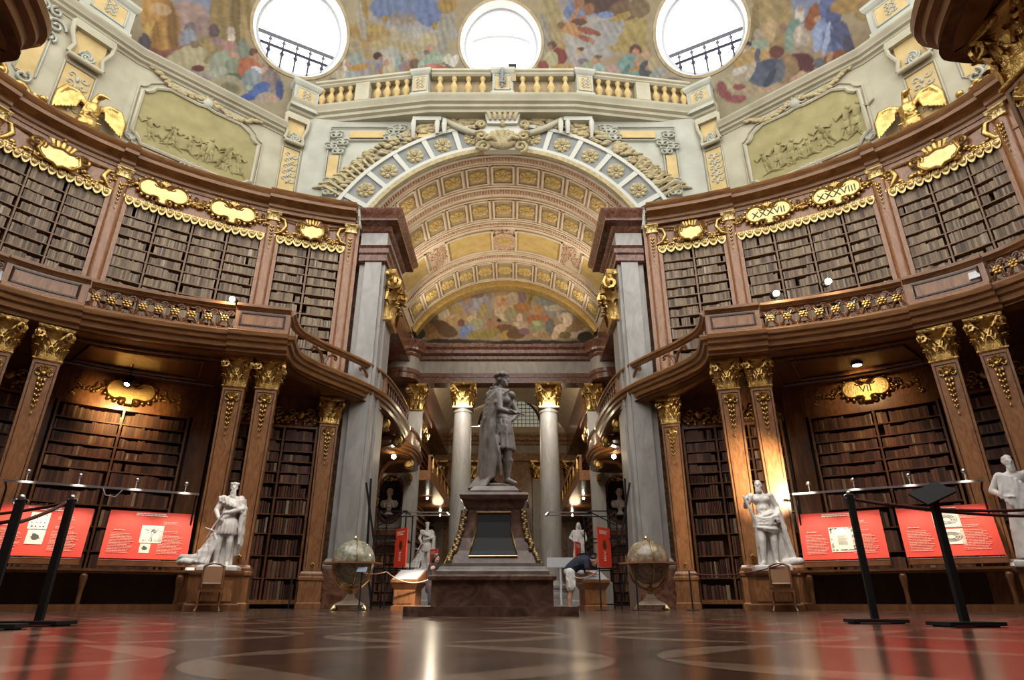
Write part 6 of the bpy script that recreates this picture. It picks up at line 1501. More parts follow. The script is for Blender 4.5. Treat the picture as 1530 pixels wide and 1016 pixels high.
def hand(mb, c, dirv, up=(0, 0, 1), s=1.0, curl=.6):
    """palm with five bent fingers pointing along dirv"""
    d = Vector(dirv).normalized(); u = Vector(up); u = (u - d * u.dot(d)).normalized(); w = d.cross(u); c = Vector(c)
    mb.cap(c, c + d * .06 * s, .030 * s, .034 * s, 8)
    for k, ln in enumerate((.062, .072, .066, .05)):
        o = w * ((k - 1.5) * .019 * s); b_ = c + d * .075 * s + o
        p1 = b_ + d * ln * .45 * s - u * .012 * s * curl; p2 = p1 + (d * (1 - curl * .7) - u * curl) * ln * .45 * s; p3 = p2 + (d * (1 - curl * 1.3) - u * curl) * ln * .35 * s
        mb.tube([b_ - d * .02 * s, b_, p1, p2, p3], [.011 * s, .011 * s, .010 * s, .0095 * s, .008 * s], 6)
    tb = c + d * .02 * s + w * .028 * s; mb.tube([tb, tb + (d * .5 + w * .7 - u * .2) * .035 * s, tb + (d * .95 + w * .6 - u * .6) * .06 * s], [.014 * s, .012 * s, .009 * s], 6)

# ---- the emperor ----------------------------------------------------------------
def emperor():
    mb = MB()
    # legs: standing leg in front, free leg behind
    limb(mb, [(.05, -.03, .98), (.13, -.08, .54), (.13, -.02, .13)], [.115, .078, .052]); limb(mb, [(.13, -.02, .30), (.13, -.02, .36)], [.072, .07])
    limb(mb, [(.13, -.02, .08), (.26, -.10, .02)], [.052, .036]); limb(mb, [(.13, -.02, .08), (.11, .02, .04)], [.05, .04])
    limb(mb, [(-.06, .05, .98), (-.08, .03, .52), (-.12, .13, .13)], [.115, .076, .05]); limb(mb, [(-.12, .13, .08), (-.01, .03, .02)], [.05, .035])
    for x, y in ((.13, -.03), (-.10, .08)):                                     # boot tops
        mb.lathe([(.062, .20), (.085, .40), (.095, .44), (.075, .46)], 14, T(x, y, 0)); 
        for k in range(8): a = k * pi / 4; mb.ball((x + .088 * cos(a), y + .088 * sin(a), .40), (.022, .022, .035), None, 6, 5)
    # pelvis, cuirass
    mb.ball((0, 0, 1.02), (.18, .14, .16), None, 14, 10); mb.ball((.02, 0, 1.22), (.165, .125, .2), None, 14, 10); mb.ball((.0, .0, 1.46), (.205, .135, .2), None, 16, 12)
    for q in (-1, 1): mb.ball((.02 + q * .085, -.105, 1.46), (.085, .05, .075), None, 10, 8); mb.ball((q * .19, 0, 1.58), (.085, .085, .08), None, 10, 8)
    limb(mb, [(0, .01, 1.58), (.02, 0, 1.74)], [.075, .058])
    # skirt of leather straps in two tiers
    for tier, (z0, z1, r0, r1, n) in enumerate(((1.10, .86, .17, .215, 16), (1.0, .60, .185, .25, 18))):
        for k in range(n):
            a = 2 * pi * k / n; x0, y0 = r0 * cos(a), r0 * .82 * sin(a); x1, y1 = r1 * cos(a), r1 * .85 * sin(a)
            mb.tube([(x0, y0, z0), ((x0 + x1) / 2, (y0 + y1) / 2, (z0 + z1) / 2), (x1, y1, z1)], [.035, .036, .034], 7); mb.ball((x1, y1, z1), (.036, .034, .04), None, 6, 5)
    mb.lathe([(.172, 1.08), (.19, 1.1), (.19, 1.16), (.17, 1.18)], 18, S(1, .8, 1))
    mb.lathe([(.15, .95), (.20, .66), (.16, .66)], 16, S(1, .85, 1))
    # near arm bent forward, far arm on the hip
    limb(mb, [(-.03, -.17, 1.57), (.0, -.25, 1.25), (.20, -.30, 1.17)], [.075, .058, .040]); hand(mb, (.21, -.30, 1.17), (1, -.1, .05), (0, 0, 1), 1.15, .5)
    for k in range(6): mb.ball((-.03 + .05 * cos(k), -.19 + .05 * sin(k), 1.46 - .02 * k), (.05, .05, .06), None, 6, 5)
    limb(mb, [(.16, .12, 1.56), (.30, .10, 1.28), (.2, -.02, 1.12)], [.07, .055, .04])
    mb.tube([(.17, -.33, 1.22), (.42, -.36, 1.12)], [.018, .018], 8)
    # head turned to the right, long wig with wreath
    head(mb, (.03, -.01, 1.87), 1.2, R(62), 0, 0, 'curly', 'wreath', 4)
    for k in range(26):
        a = rnd.uniform(-.6, 2.6); z = rnd.uniform(1.5, 1.84); mb.ball((-.10 + .06 * cos(a) - (1.86 - z) * .25, .02 + .08 * sin(a), z), .042, None, 7, 5)
    # mantle
    top = [(.10, -.12, 1.63), (-.02, -.19, 1.66), (-.17, -.14, 1.62), (-.22, .02, 1.56), (-.15, .14, 1.58), (.05, .17, 1.58)]
    midc = [(-.08, -.20, 1.15), (-.16, -.21, 1.10), (-.25, -.14, 1.08), (-.30, .02, 1.05), (-.25, .16, 1.05), (-.1, .22, 1.05)]
    bot = [(-.10, -.18, .10), (-.18, -.26, .05), (-.30, -.20, .0), (-.38, .0, -.02), (-.34, .18, .0), (-.15, .26, .0)]
    sheet(mb, top, midc, .034, 20); sheet(mb, midc, bot, .034, 24)
    folds(mb, top, midc, 11, .036, 2, .012); folds(mb, midc, bot, 13, .046, 3, .018)
    for k in range(5): mb.tube([(.16 - .03 * k, -.10 - .02 * k, 1.64 - .02 * k), (-.02, -.2, 1.62 - .05 * k), (-.18 - .02 * k, -.16, 1.46 - .09 * k), (-.24 - .02 * k, -.1, 1.2 - .1 * k)], [.03, .04, .04, .03], 7)
    mb.tube([(-.12, -.22, .9), (-.02, -.20, .5), (.02, -.15, .12)], [.03, .05, .03], 7)
    sheet(mb, [(-.36, -.1, .1), (-.16, -.24, .1)], [(-.50, -.16, -.10), (-.26, -.32, -.10)], .04, 6)
    return sculpt_mesh(mb, .013, 2, 'emperor_body')
OLDG = noise_mat('tarnished_gilding', [(.3, (.10, .065, .03)), (.7, (.36, .25, .11))], 9, .45, .8)
# plinth of the monument
EX, EY = .1, 11.1
t = thing('monument_pedestal', 'brown marble pedestal with a black tablet and gilded corner garlands, carrying the emperor statue', 'pedestal', T(EX, EY, 0))
MP = T(EX, EY, 0)
MB().box(0, 0, .065, 2.5, 3.1, .13, MP).build('step', PLIN, t)
mb = MB(); mb.rectlathe([(.93, 1.0, .13), (.93, 1.0, .49), (.98, 1.05, .5), (.98, 1.05, .55), (.92, .98, .58)], MP); mb.build('base_block', PLIN, t)
mb = MB(); mb.rectlathe([(.88, .94, .58), (.88, .94, .63), (.85, .9, .66), (.83, .88, .70), (.80, .85, .70), (.80, .85, .75)], MP); mb.build('base_moulding', STATD, t)
mb = MB(); mb.rectlathe([(.70, .76, .75), (.61, .67, .95), (.53, .60, 1.15), (.48, .55, 1.4), (.46, .53, 1.62)], MP); mb.build('dado', PLIN, t)
mb = MB(); mb.rectlathe([(.47, .54, 1.62), (.50, .57, 1.66), (.52, .59, 1.74), (.56, .63, 1.77), (.58, .65, 1.84), (.56, .63, 1.88), (.44, .5, 1.89)], MP); mb.build('cornice', PLIN, t)
mb = MB(); mb.rectlathe([(.42, .48, 1.88), (.42, .48, 1.94), (.34, .4, 2.02)], MP); mb.lathe([(.25, 2.0), (.27, 2.04), (.27, 2.08), (.24, 2.1)], 24, MP @ T(.02, 0, 0)); mb.build('statue_base', STATD, t, 40)
def fy(z): return -(.76 + (z - .75) * ((.55 - .76) / .65) if z < 1.4 else .55) 
tab = [(-.38, .86), (.38, .86), (.33, 1.05), (.28, 1.28), (.27, 1.56), (-.27, 1.56), (-.28, 1.28), (-.33, 1.05)]
def dado_y(z): return -float(np.interp(z, [.75, .95, 1.15, 1.4, 1.62], [.76, .67, .60, .55, .53]))
vs = [(x, dado_y(z) - .012, z) for x, z in tab]
mb = MB(); rows = [.86, .95, 1.05, 1.15, 1.28, 1.4, 1.56]
wv = [.38, .355, .33, .305, .28, .275, .27]
vs = []; fs = []
for z, w in zip(rows, wv): vs += [(-w, dado_y(z) - .014, z), (w, dado_y(z) - .014, z)]
for i in range(len(rows) - 1): fs.append((2 * i, 2 * i + 1, 2 * i + 3, 2 * i + 2))
mb.add(vs, fs, MP); mb.build('black_tablet', plain('black_tablet_stone', (.006, .007, .006), .55), t)
mb = MB(); mb.tube([(-w - .01, dado_y(z) - .02, z) for z, w in zip(rows, wv)] + [(w + .01, dado_y(z) - .02, z) for z, w in zip(rows[::-1], wv[::-1])], .016, 6, MP, closed=True); mb.build('tablet_frame', BRASS, t, 50)
for s in (-1, 1):
    for sy in (-1, 1):
        mb = MB(); q_ = random.Random(4 + s)
        for k in range(26):
            z = .78 + .8 * k / 25; w = float(np.interp(z, [.75, .95, 1.15, 1.4, 1.62], [.70, .61, .53, .48, .46])); d = -dado_y(z)
            mb.ball((s * (w + .02 + q_.uniform(-.02, .03)), sy * (d + .01), z), (.045, .045, .05), MP, 6, 5)
        mb.tube([(s * (float(np.interp(z, [.75, .95, 1.15, 1.4, 1.62], [.70, .61, .53, .48, .46])) + .075), sy * (-dado_y(z) + .0), z) for z in (.74, .85, .95, 1.05, 1.2, 1.35, 1.5, 1.6)], .014, 6, MP)
        mb.build('corner_garland', OLDG, t, 60)
te = thing('emperor_statue', 'grey-brown marble statue of a wreathed emperor in armour and long mantle on the tall pedestal', 'statue', T(EX + .08, EY, 2.1) @ S(1.06))
put('body', emperor(), STATD, te)

# ---- white marble statues -------------------------------------------------------
def king_statue():
    mb = MB()
    mb.rectlathe([(.42, .3, -.12), (.42, .3, -.04), (.38, .27, -.0)])
    limb(mb, [(-.06, 0, .92), (-.10, -.08, .50), (-.10, -.03, .08)], [.11, .075, .055]); limb(mb, [(-.1, -.03, .05), (-.14, -.15, .02)], [.05, .035])
    limb(mb, [(.10, 0, .92), (.13, -.05, .50), (.13, .03, .08)], [.11, .075, .055]); limb(mb, [(.13, .03, .05), (.16, -.10, .02)], [.05, .035])
    mb.ball((.02, 0, 1.0), (.18, .13, .15), None, 14, 10); mb.ball((.02, 0, 1.2), (.17, .125, .2), None, 14, 10); mb.ball((.02, .0, 1.4), (.2, .13, .17), None, 14, 10)
    for q in (-1, 1): mb.ball((.02 + q * .19, 0, 1.48), (.09, .085, .08), None, 10, 8)
    limb(mb, [(.02, 0, 1.5), (.02, -.01, 1.64)], [.075, .055])
    head(mb, (.03, -.03, 1.73), 1.0, R(8), 0, 2, 'short', 'crown', 6)
    for k in range(9):                                                             # armour flaps
        a = pi + pi * k / 8; mb.tube([(.02 + .17 * cos(a), .13 * sin(a), 1.02), (.02 + .2 * cos(a), .17 * sin(a), .88), (.02 + .21 * cos(a), .18 * sin(a), .72)], [.035, .042, .036], 7); mb.ball((.02 + .21 * cos(a), .18 * sin(a), .70), (.04, .03, .045), None, 6, 5)
    limb(mb, [(.21, -.02, 1.46), (.30, -.12, 1.24), (.02, -.22, 1.14)], [.075, .062, .045]); hand(mb, (.02, -.22, 1.14), (-1, -.1, -.15), (0, -1, 0), 1.0, .6)
    limb(mb, [(-.17, -.02, 1.46), (-.27, -.06, 1.2), (-.17, -.2, 1.02)], [.075, .06, .042]); hand(mb, (-.16, -.2, 1.02), (.6, -.3, -.5), (0, -1, 0), 1.0, .7)
    mb.tube([(-.10, -.26, 1.08), (-.24, -.22, .82), (-.36, -.16, .58)], [.02, .022, .016], 7); mb.tube([(-.42, -.18, .80), (-.2, -.26, .72)], [.016, .016], 6)
    top = [(-.25, -.05, 1.52), (-.1, -.15, 1.5), (.1, -.16, 1.42), (.26, -.12, 1.45), (.30, .05, 1.48)]
    mid = [(-.2, -.12, 1.38), (0, -.2, 1.3), (.18, -.2, 1.24), (.36, -.1, 1.1), (.36, .08, 1.05)]
    sheet(mb, top, mid, .035, 10); folds(mb, top, mid, 9, .03, 5, .015)
    sheet(mb, [(.3, -.1, 1.3), (.34, .12, 1.3), (.0, .16, 1.3), (-.2, .14, 1.2)], [(.34, -.08, .5), (.32, .16, .25), (.0, .22, .05), (-.3, .22, .05)], .04, 14); folds(mb, [(.3, -.1, 1.3), (.36, .1, 1.3)], [(.36, -.1, .45), (.34, .16, .3)], 6, .04, 7, .03)
    t2 = [(-.16, -.04, .8), (-.2, .1, .75)]; b2 = [(-.26, -.14, .02), (-.62, -.02, .03)]
    sheet(mb, t2, b2, .05, 10); folds(mb, t2, [(-.2, -.2, .02), (-.55, -.12, .05)], 10, .045, 8, .05)
    for k in range(8): mb.ball((-.35 - .07 * k, -.02 + rnd.uniform(-.08, .08), .06 + .05 * rnd.random()), (.10, .1, .07), None, 8, 6)
    mb.tube([(-.35, .0, .25), (-.6, -.02, .16), (-.85, .0, .18), (-.92, .02, .10)], [.07, .07, .05, .03], 8)
    sheet(mb, [(-.14, .05, .9), (.14, .05, .9)], [(-.2, .1, .0), (.2, .1, .0)], .05, 8)
    return sculpt_mesh(mb, .013, 2, 'statue_body')
def hero_statue():
    mb = MB()
    mb.rectlathe([(.38, .28, -.12), (.38, .28, -.02), (.35, .26, -.0)])
    limb(mb, [(-.09, 0, .92), (-.12, -.10, .52), (-.15, -.06, .10)], [.115, .078, .05]); limb(mb, [(-.13, -.06, .34), (-.14, -.06, .26)], [.07, .065]); limb(mb, [(-.15, -.06, .06), (-.22, -.2, .02)], [.05, .035])
    limb(mb, [(.10, 0, .92), (.12, -.05, .52), (.12, .02, .10)], [.115, .078, .05]); limb(mb, [(.12, 0, .34), (.12, .01, .26)], [.07, .065]); limb(mb, [(.12, .02, .06), (.14, -.13, .02)], [.05, .035])
    mb.ball((0, 0, 1.0), (.175, .13, .15), None, 14, 10); mb.ball((.0, 0, 1.2), (.155, .115, .2), None, 14, 10); mb.ball((-.01, .0, 1.4), (.195, .125, .16), None, 14, 10)
    for q in (-1, 1): mb.ball((-.01 + q * .085, -.085, 1.40), (.09, .05, .065), None, 10, 8); mb.ball((-.01 + q * .2, .0, 1.48), (.085, .085, .08), None, 10, 8); mb.ball((q * .04, -.10, 1.2), (.04, .03, .05), None, 8, 6); mb.ball((q * .04, -.10, 1.1), (.04, .03, .05), None, 8, 6)
    limb(mb, [(0, 0, 1.5), (-.02, -.01, 1.62)], [.078, .06])
    head(mb, (-.03, -.03, 1.72), 1.05, R(-12), 0, .3, None, None, 9)
    limb(mb, [(-.22, 0, 1.47), (-.36, -.02, 1.26), (-.36, -.16, 1.36)], [.075, .058, .042]); hand(mb, (-.36, -.17, 1.37), (.3, -.3, .5), (0, -1, 0), 1.0, .9)
    mb.tube([(-.40, -.2, 1.48), (-.30, -.18, 1.2), (-.2, -.12, .9), (-.18, .02, .4)], [.03, .035, .045, .06], 8)
    limb(mb, [(.2, 0, 1.47), (.31, .02, 1.22), (.25, -.14, 1.02)], [.075, .058, .042]); hand(mb, (.25, -.14, 1.0), (.1, -.2, -1), (0, -1, 0), 1.0, .5)
    top = [(-.2, -.08, 1.06), (-.1, -.16, 1.02), (.05, -.17, .98), (.2, -.12, 1.02), (.24, .04, 1.05)]
    bot = [(-.2, -.12, .74), (-.12, -.19, .60), (.02, -.2, .62), (.2, -.16, .78), (.26, .05, .8)]
    for k in range(12):
        q = k / 11; z0 = 1.06 - .30 * q; e = .02 * sin(k * 2.1)
        mb.tube([((.185 + .04 * q + e) * cos(a), (.15 + .04 * q + e) * sin(a), z0 + .09 * cos(a) * (1 - q) - .06 * cos(a + .6) * q) for a in [i * pi / 8 for i in range(16)]], .036, 7, closed=True)
    for k in range(5): mb.tube([(-.2, -.1, 1.05 - .05 * k), (-.05, -.19, .96 - .06 * k), (.12, -.18, .98 - .03 * k), (.24, -.1, 1.06)], [.025, .032, .03, .02], 7)
    t2 = [(.2, .05, 1.4), (.32, .05, 1.3), (.3, -.1, 1.1)]; b2 = [(.22, .12, .05), (.42, .06, .05), (.5, -.08, .02)]
    sheet(mb, t2, b2, .05, 12); folds(mb, t2, b2, 10, .042, 6, .04)
    for k in range(6): mb.ball((.3 + .05 * k, .0 - .04 * k % 3, .07), (.1, .1, .08), None, 8, 6)
    sheet(mb, [(-.18, .1, 1.0), (.1, .12, 1.0)], [(-.2, .16, .02), (.2, .16, .02)], .05, 10)
    return sculpt_mesh(mb, .013, 2, 'statue_body')
def robed_statue(seed=3, fem=False):
    mb = MB()
    mb.rectlathe([(.36, .28, -.12), (.36, .28, -.02), (.34, .26, -.0)])
    mb.ball((0, 0, 1.0), (.18, .14, .16), None, 14, 10); mb.ball((0, 0, 1.2), (.165, .125, .2), None, 14, 10); mb.ball((0, .0, 1.4), (.19, .13, .16), None, 14, 10)
    for q in (-1, 1): mb.ball((q * .19, 0, 1.47), (.085, .085, .08), None, 10, 8)
    limb(mb, [(0, 0, 1.48), (0, -.01, 1.62)], [.075, .056]); head(mb, (0, -.03, 1.71), 1.02, R(20 if not fem else -10), 0, 0 if fem else 1, 'long' if fem else 'short', None, seed)
    limb(mb, [(-.21, 0, 1.46), (-.36, .02, 1.22), (-.18, -.16, 1.08)], [.078, .062, .042]); hand(mb, (-.17, -.17, 1.08), (.8, -.4, 0), (0, 0, 1), 1.0, .5)
    limb(mb, [(.21, 0, 1.46), (.3, -.05, 1.2), (.22, -.2, 1.0)], [.078, .062, .042]); hand(mb, (.22, -.2, .99), (.1, -.5, -.6), (0, -1, 0), 1.0, .5)
    ring0 = [(.17 * cos(a), .13 * sin(a), 1.06) for a in [i * pi / 6 for i in range(13)]]; ring1 = [(.27 * cos(a), .21 * sin(a), .03) for a in [i * pi / 6 for i in range(13)]]
    sheet(mb, ring0, ring1, .05, 20); folds(mb, ring0, ring1, 20, .04, seed, .03)
    top = [(-.2, -.1, 1.5), (0, -.16, 1.42), (.2, -.14, 1.2)]; bot = [(-.25, -.15, 1.05), (-.05, -.22, .8), (.24, -.18, .6)]
    sheet(mb, top, bot, .035, 8); folds(mb, top, bot, 8, .032, seed + 1, .02)
    limb(mb, [(-.1, -.12, .05), (-.12, -.26, .02)], [.05, .035]); limb(mb, [(.1, -.1, .05), (.12, -.22, .02)], [.05, .035])
    return sculpt_mesh(mb, .015, 2, 'statue_body')
KING, HERO, ROBE, FEM = king_statue(), hero_statue(), robed_statue(3), robed_statue(5, True)
def statue(me, label, M, mat=STAT, group=None):
    t = thing('marble_statue', label, 'statue', M, group); put('body', me, mat, t); return t
def statue_pedestal(label, x, y, rz, h):
    M = T(x, y, 0) @ RZ(rz); t = thing('statue_pedestal', label, 'pedestal', M, 'walnut statue pedestals')
    mb = MB(); mb.rectlathe([(.56, .40, 0), (.56, .40, .12), (.50, .35, .15), (.50, .35, h - .12), (.54, .39, h - .08), (.56, .40, h - .04), (.56, .40, h)], M); mb.build('block', WOOD, t)
    mb = MB(); mb.box(0, -.355, h * .5, .74, .02, h * .52, M); mb.build('front_panel', WOODL, t); return t
ax, ay = 6.25, 14.85
for s in (-1, 1): statue_pedestal('walnut pedestal under the white statue behind the chair, %s side' % SIDE[s], s * ax, ay, -s * R(22), .82)
statue(KING, 'white marble statue of a crowned bearded king, mantle trailing to the side, on left pedestal', T(-6.22, ay - .02, .945) @ RZ(R(14)))
statue(HERO, 'white marble statue of a bald bearded man, bare-chested with club, on right pedestal', T(6.28, ay - .02, .945) @ RZ(-R(14)) @ S(1.04))
for s in (-1, 1): statue_pedestal('walnut statue pedestal at the %s picture edge beside the red panels' % SIDE[s], s * 10.95, 12.75, -s * R(55), .82)
statue(ROBE, 'white marble robed statue cut by the right picture edge', T(10.72, 12.78, .945) @ RZ(R(-38)) @ S(1.12))
statue(ROBE, 'white marble statue sliver at the left picture edge', T(-10.95, 12.72, .945) @ RZ(R(38)) @ S(1.12))
# far statues in the wing
for s, me, lab in ((-1, KING, 'far white statue of an armoured man behind the left display desk'), (1, FEM, 'far white robed statue behind the bending man')):
    x = s * 3.2
    t = thing('statue_pedestal', 'tall grey pedestal under the far statue in the wing, %s side' % SIDE[s], 'pedestal', T(x, 27, 0), 'grey wing pedestals')
    mb = MB(); mb.rectlathe([(.5, .5, 0), (.5, .5, .2), (.42, .42, .26), (.42, .42, 1.12), (.5, .5, 1.2), (.5, .5, 1.28)], T(x, 27, 0)); mb.build('block', MARB, t)
    statue(me, lab, T(x, 27, 1.42) @ S(1.0))
# busts in oval niches
def bust_mesh():
    mb = MB(); head(mb, (0, -.02, .62), 1.35, R(-10), 0, 0, 'curly', None, 12); limb(mb, [(0, 0, .35), (0, -.01, .52)], [.09, .075])
    mb.ball((0, 0, .26), (.26, .15, .16), None, 14, 10); mb.ball((-.2, 0, .26), (.12, .12, .14), None, 10, 8); mb.ball((.2, 0, .26), (.12, .12, .14), None, 10, 8)
    folds(mb, [(-.25, -.1, .36), (.1, -.16, .38)], [(-.1, -.16, .12), (.25, -.12, .15)], 6, .03, 4, .02)
    mb.lathe([(.17, -.12), (.17, -.08), (.09, -.03), (.07, .04), (.1, .12)], 16)
    return sculpt_mesh(mb, .014, 2, 'bust_body')
BUST = bust_mesh()
for s in (-1, 1):
    nm = SIDE[s]; x = s * 6.15; y = 33.83; zc = 5.3
    t = thing('oval_niche', 'dark oval niche framed in red marble, high on the grey wall of the %s wing' % nm, 'niche', T(x, y, zc), 'oval niches')
    M = T(x, y, zc)
    vs = [(.66 * cos(a) , 0, 1.18 * sin(a)) for a in [2 * pi * i / 40 for i in range(40)]]
    MB().prism([(a, c) for a, b_, c in vs], .02, M @ T(0, -.05, 0)).build('shade_plate', plain('niche_shade', (.012, .010, .009), .8) if s < 0 else MATS['niche_shade'], t)  # flat near-black plate, the shade of the niche put into its colour
    mb = MB(); mb.tube([(a * 1.08, -.05, c * 1.05) for a, b_, c in vs], .10, 8, M, closed=True); mb.build('frame', MARR, t, 50)
    mb = MB(); mb.tube([(x_ , -.02, z_) for x_, z_ in notched(-.88, .88, -1.5, 1.42, .35)], .05, 6, M, closed=True); mb.build('panel_moulding', STUG, t, 50)
    mb = MB(); sprig(mb, -.4, 1.1, .4, 1.1, 8, M, .06, 2); mb.build('gilt_crest', GOLD, t, 60)
    tb = thing('marble_bust', 'white marble bust in the oval niche of the %s wing' % nm, 'bust', T(x, y - .22, zc - .72) @ S(1.5), 'marble busts'); put('body', BUST, STAT, tb)
    # small arched bookcase under the niche
    t = thing('arched_bookcase', 'narrow arched bookcase in a red marble surround below the %s oval niche' % nm, 'bookcase', T(x, 33.7, 0), 'arched wing bookcases')
    mb = MB(); mb.box(-.85, 0, 1.7, .25, .3, 3.4, T(x, 33.7, 0)); mb.box(.85, 0, 1.7, .25, .3, 3.4, T(x, 33.7, 0)); mb.tube([(.85 * cos(R(a)), 0, 2.5 + .5 * sin(R(a))) for a in range(0, 181, 15)], .14, 8, T(x, 33.7, 0)); mb.box(0, 0, 3.5, 2.0, .4, .25, T(x, 33.7, 0)); mb.build('surround', MARR, t)
    MB().box(0, .08, 1.4, 1.5, .1, 2.8, T(x, 33.7, 0)).build('back', DARKW, t)
    for k in range(6): MB().box(0, 0, .2 + .45 * k, 1.5, .24, .04, T(x, 33.7, 0)).build('shelf', WOOD, t)
    q_ = random.Random(s); rx = -.68
    for k in range(5):
        xx = -.68
        while xx < .6:
            w = q_.uniform(.05, .09); h = q_.uniform(.28, .38)
            if q_.random() > .12:
                o = bpy.data.objects.new('wing_book', prep(MB().box(0, 0, h / 2, w, .18, h), 'wing_book', BM_S, 30)); COL.objects.link(o); o.matrix_world = T(x + xx + w / 2, 33.68, .221 + .45 * k)
                tag(o, 'small bound volume in the narrow arched bookcase of the %s wing' % nm, 'book', 'volumes in the arched %s wing bookcase' % nm)
            xx += w + .004
# gilded eagles on the cornice
def eagle_mesh():
    mb = MB()
    mb.ball((0, 0, .0), (.34, .34, .30), None, 18, 12)                            # orb
    mb.ball((0, .02, .55), (.24, .22, .34), None, 12, 10); mb.ball((0, -.08, .62), (.2, .16, .24), None, 10, 8)
    limb(mb, [(0, 0, .8), (.02, -.05, 1.0), (.06, -.12, 1.1)], [.13, .1, .10]); mb.ball((.1, -.16, 1.14), (.12, .11, .1), None, 10, 8); mb.tube([(.18, -.22, 1.14), (.28, -.28, 1.11), (.30, -.29, 1.04)], [.05, .035, .012], 6)
    for s in (-1, 1):
        mb.tube([(s * .15, .05, .75), (s * .45, .08, 1.02), (s * .72, .05, 1.0), (s * .86, .0, .7), (s * .9, -.02, .25)], [.12, .13, .12, .10, .05], 8)
        for k in range(8):
            q = k / 7; b_ = (s * (.3 + .5 * q), .04, 1.0 - .1 * q); mb.tube([b_, (b_[0] + s * .08, -.02, b_[2] - .3), (b_[0] + s * .1, -.05, b_[2] - .55 - .25 * q)], [.06, .07, .025], 6)
        for k in range(5): mb.tube([(s * .12, -.02, .3), (s * (.14 + .02 * k), -.15, .18), (s * (.1 + .05 * k), -.27, .1)], [.06, .035, .02], 6)
    for k in range(6): mb.tube([(-.15 + .06 * k, .15, .4), (-.2 + .08 * k, .25, .1), (-.25 + .1 * k, .25, -.2)], [.06, .06, .03], 6)
    for k in range(40): a = rnd.uniform(0, 6.28); mb.ball((.21 * cos(a), .02 + .19 * sin(a), rnd.uniform(.35, .8)), (.05, .05, .07), None, 6, 5)
    return sculpt_mesh(mb, .02, 1, 'eagle_body')
EAG = eagle_mesh()
for s in (-1, 1):
    M = frame_at(E1, s * R(63.3), 14.25, .12)
    t = thing('gilded_eagle', 'gilded eagle with spread wings on an orb, on the %s crown cornice' % SIDE[s], 'eagle', M @ S(1.08), 'gilded eagles'); put('body', EAG, GOLD, t)
    # gilded cresting further out on the cornice
    M = frame_at(E1, s * R(78), 13.97, .1)
    t = thing('gilded_cresting', 'gilded scroll cresting on the cornice outside the %s eagle' % SIDE[s], 'cresting', M)
    mb = MB()
    for (x_, z_, r_, a_, tr_) in ((s * -1.15, .25, .2, 0, 1.4), (s * -.7, .35, .28, 1, -1.4), (s * 0, .5, .4, 2, 1.5), (s * .8, .8, .55, 3, -1.5), (s * .5, 1.45, .4, 0, 1.3)): mb.tube(spiral((x_, z_), .06, r_, a_, tr_, 18), [.09] * 19, 7, M)
    mb.build('scrolls', GOLD, t, 60)
    mb = MB(); 
    for k in range(30): mb.ball((rnd.uniform(-1.4, 1.6), rnd.uniform(-.1, .1), rnd.uniform(.05, .7)), (.13, .1, .1), M, 6, 5)
    mb.build('leaves', GOLD, t, 60)
# ================= exhibition furniture =================
RED = noise_mat('red_board', [(.3, (.68, .040, .016)), (.7, (.76, .055, .022))], 1.5, .6)
PINKT = plain('pale_pink_print', (.85, .36, .27), .6)
CREAM = plain('cream_print', (.80, .74, .60), .6)
INKP = plain('print_ink', (.07, .06, .05), .6)
REDWOOD = noise_mat('polished_redwood', [(.3, (.20, .075, .03)), (.7, (.34, .15, .065))], 4, .28, stretch=(1, 1, .4), coat=.4)
def text_lines(mb, x0, x1, z0, z1, n, M, seed=1, h=.5, y=-.012, lo=.7):
    q = random.Random(seed)
    for k in range(n):
        z = z1 - (z1 - z0) * (k + .5) / n; w = (x1 - x0) * q.uniform(lo, 1.0); x = x0
        while x < x0 + w - .01:
            l = min(q.uniform(.03, .11), x0 + w - x); mb.box(x + l / 2, y, z, l * .86, .002, (z1 - z0) / n * h, M); x += l
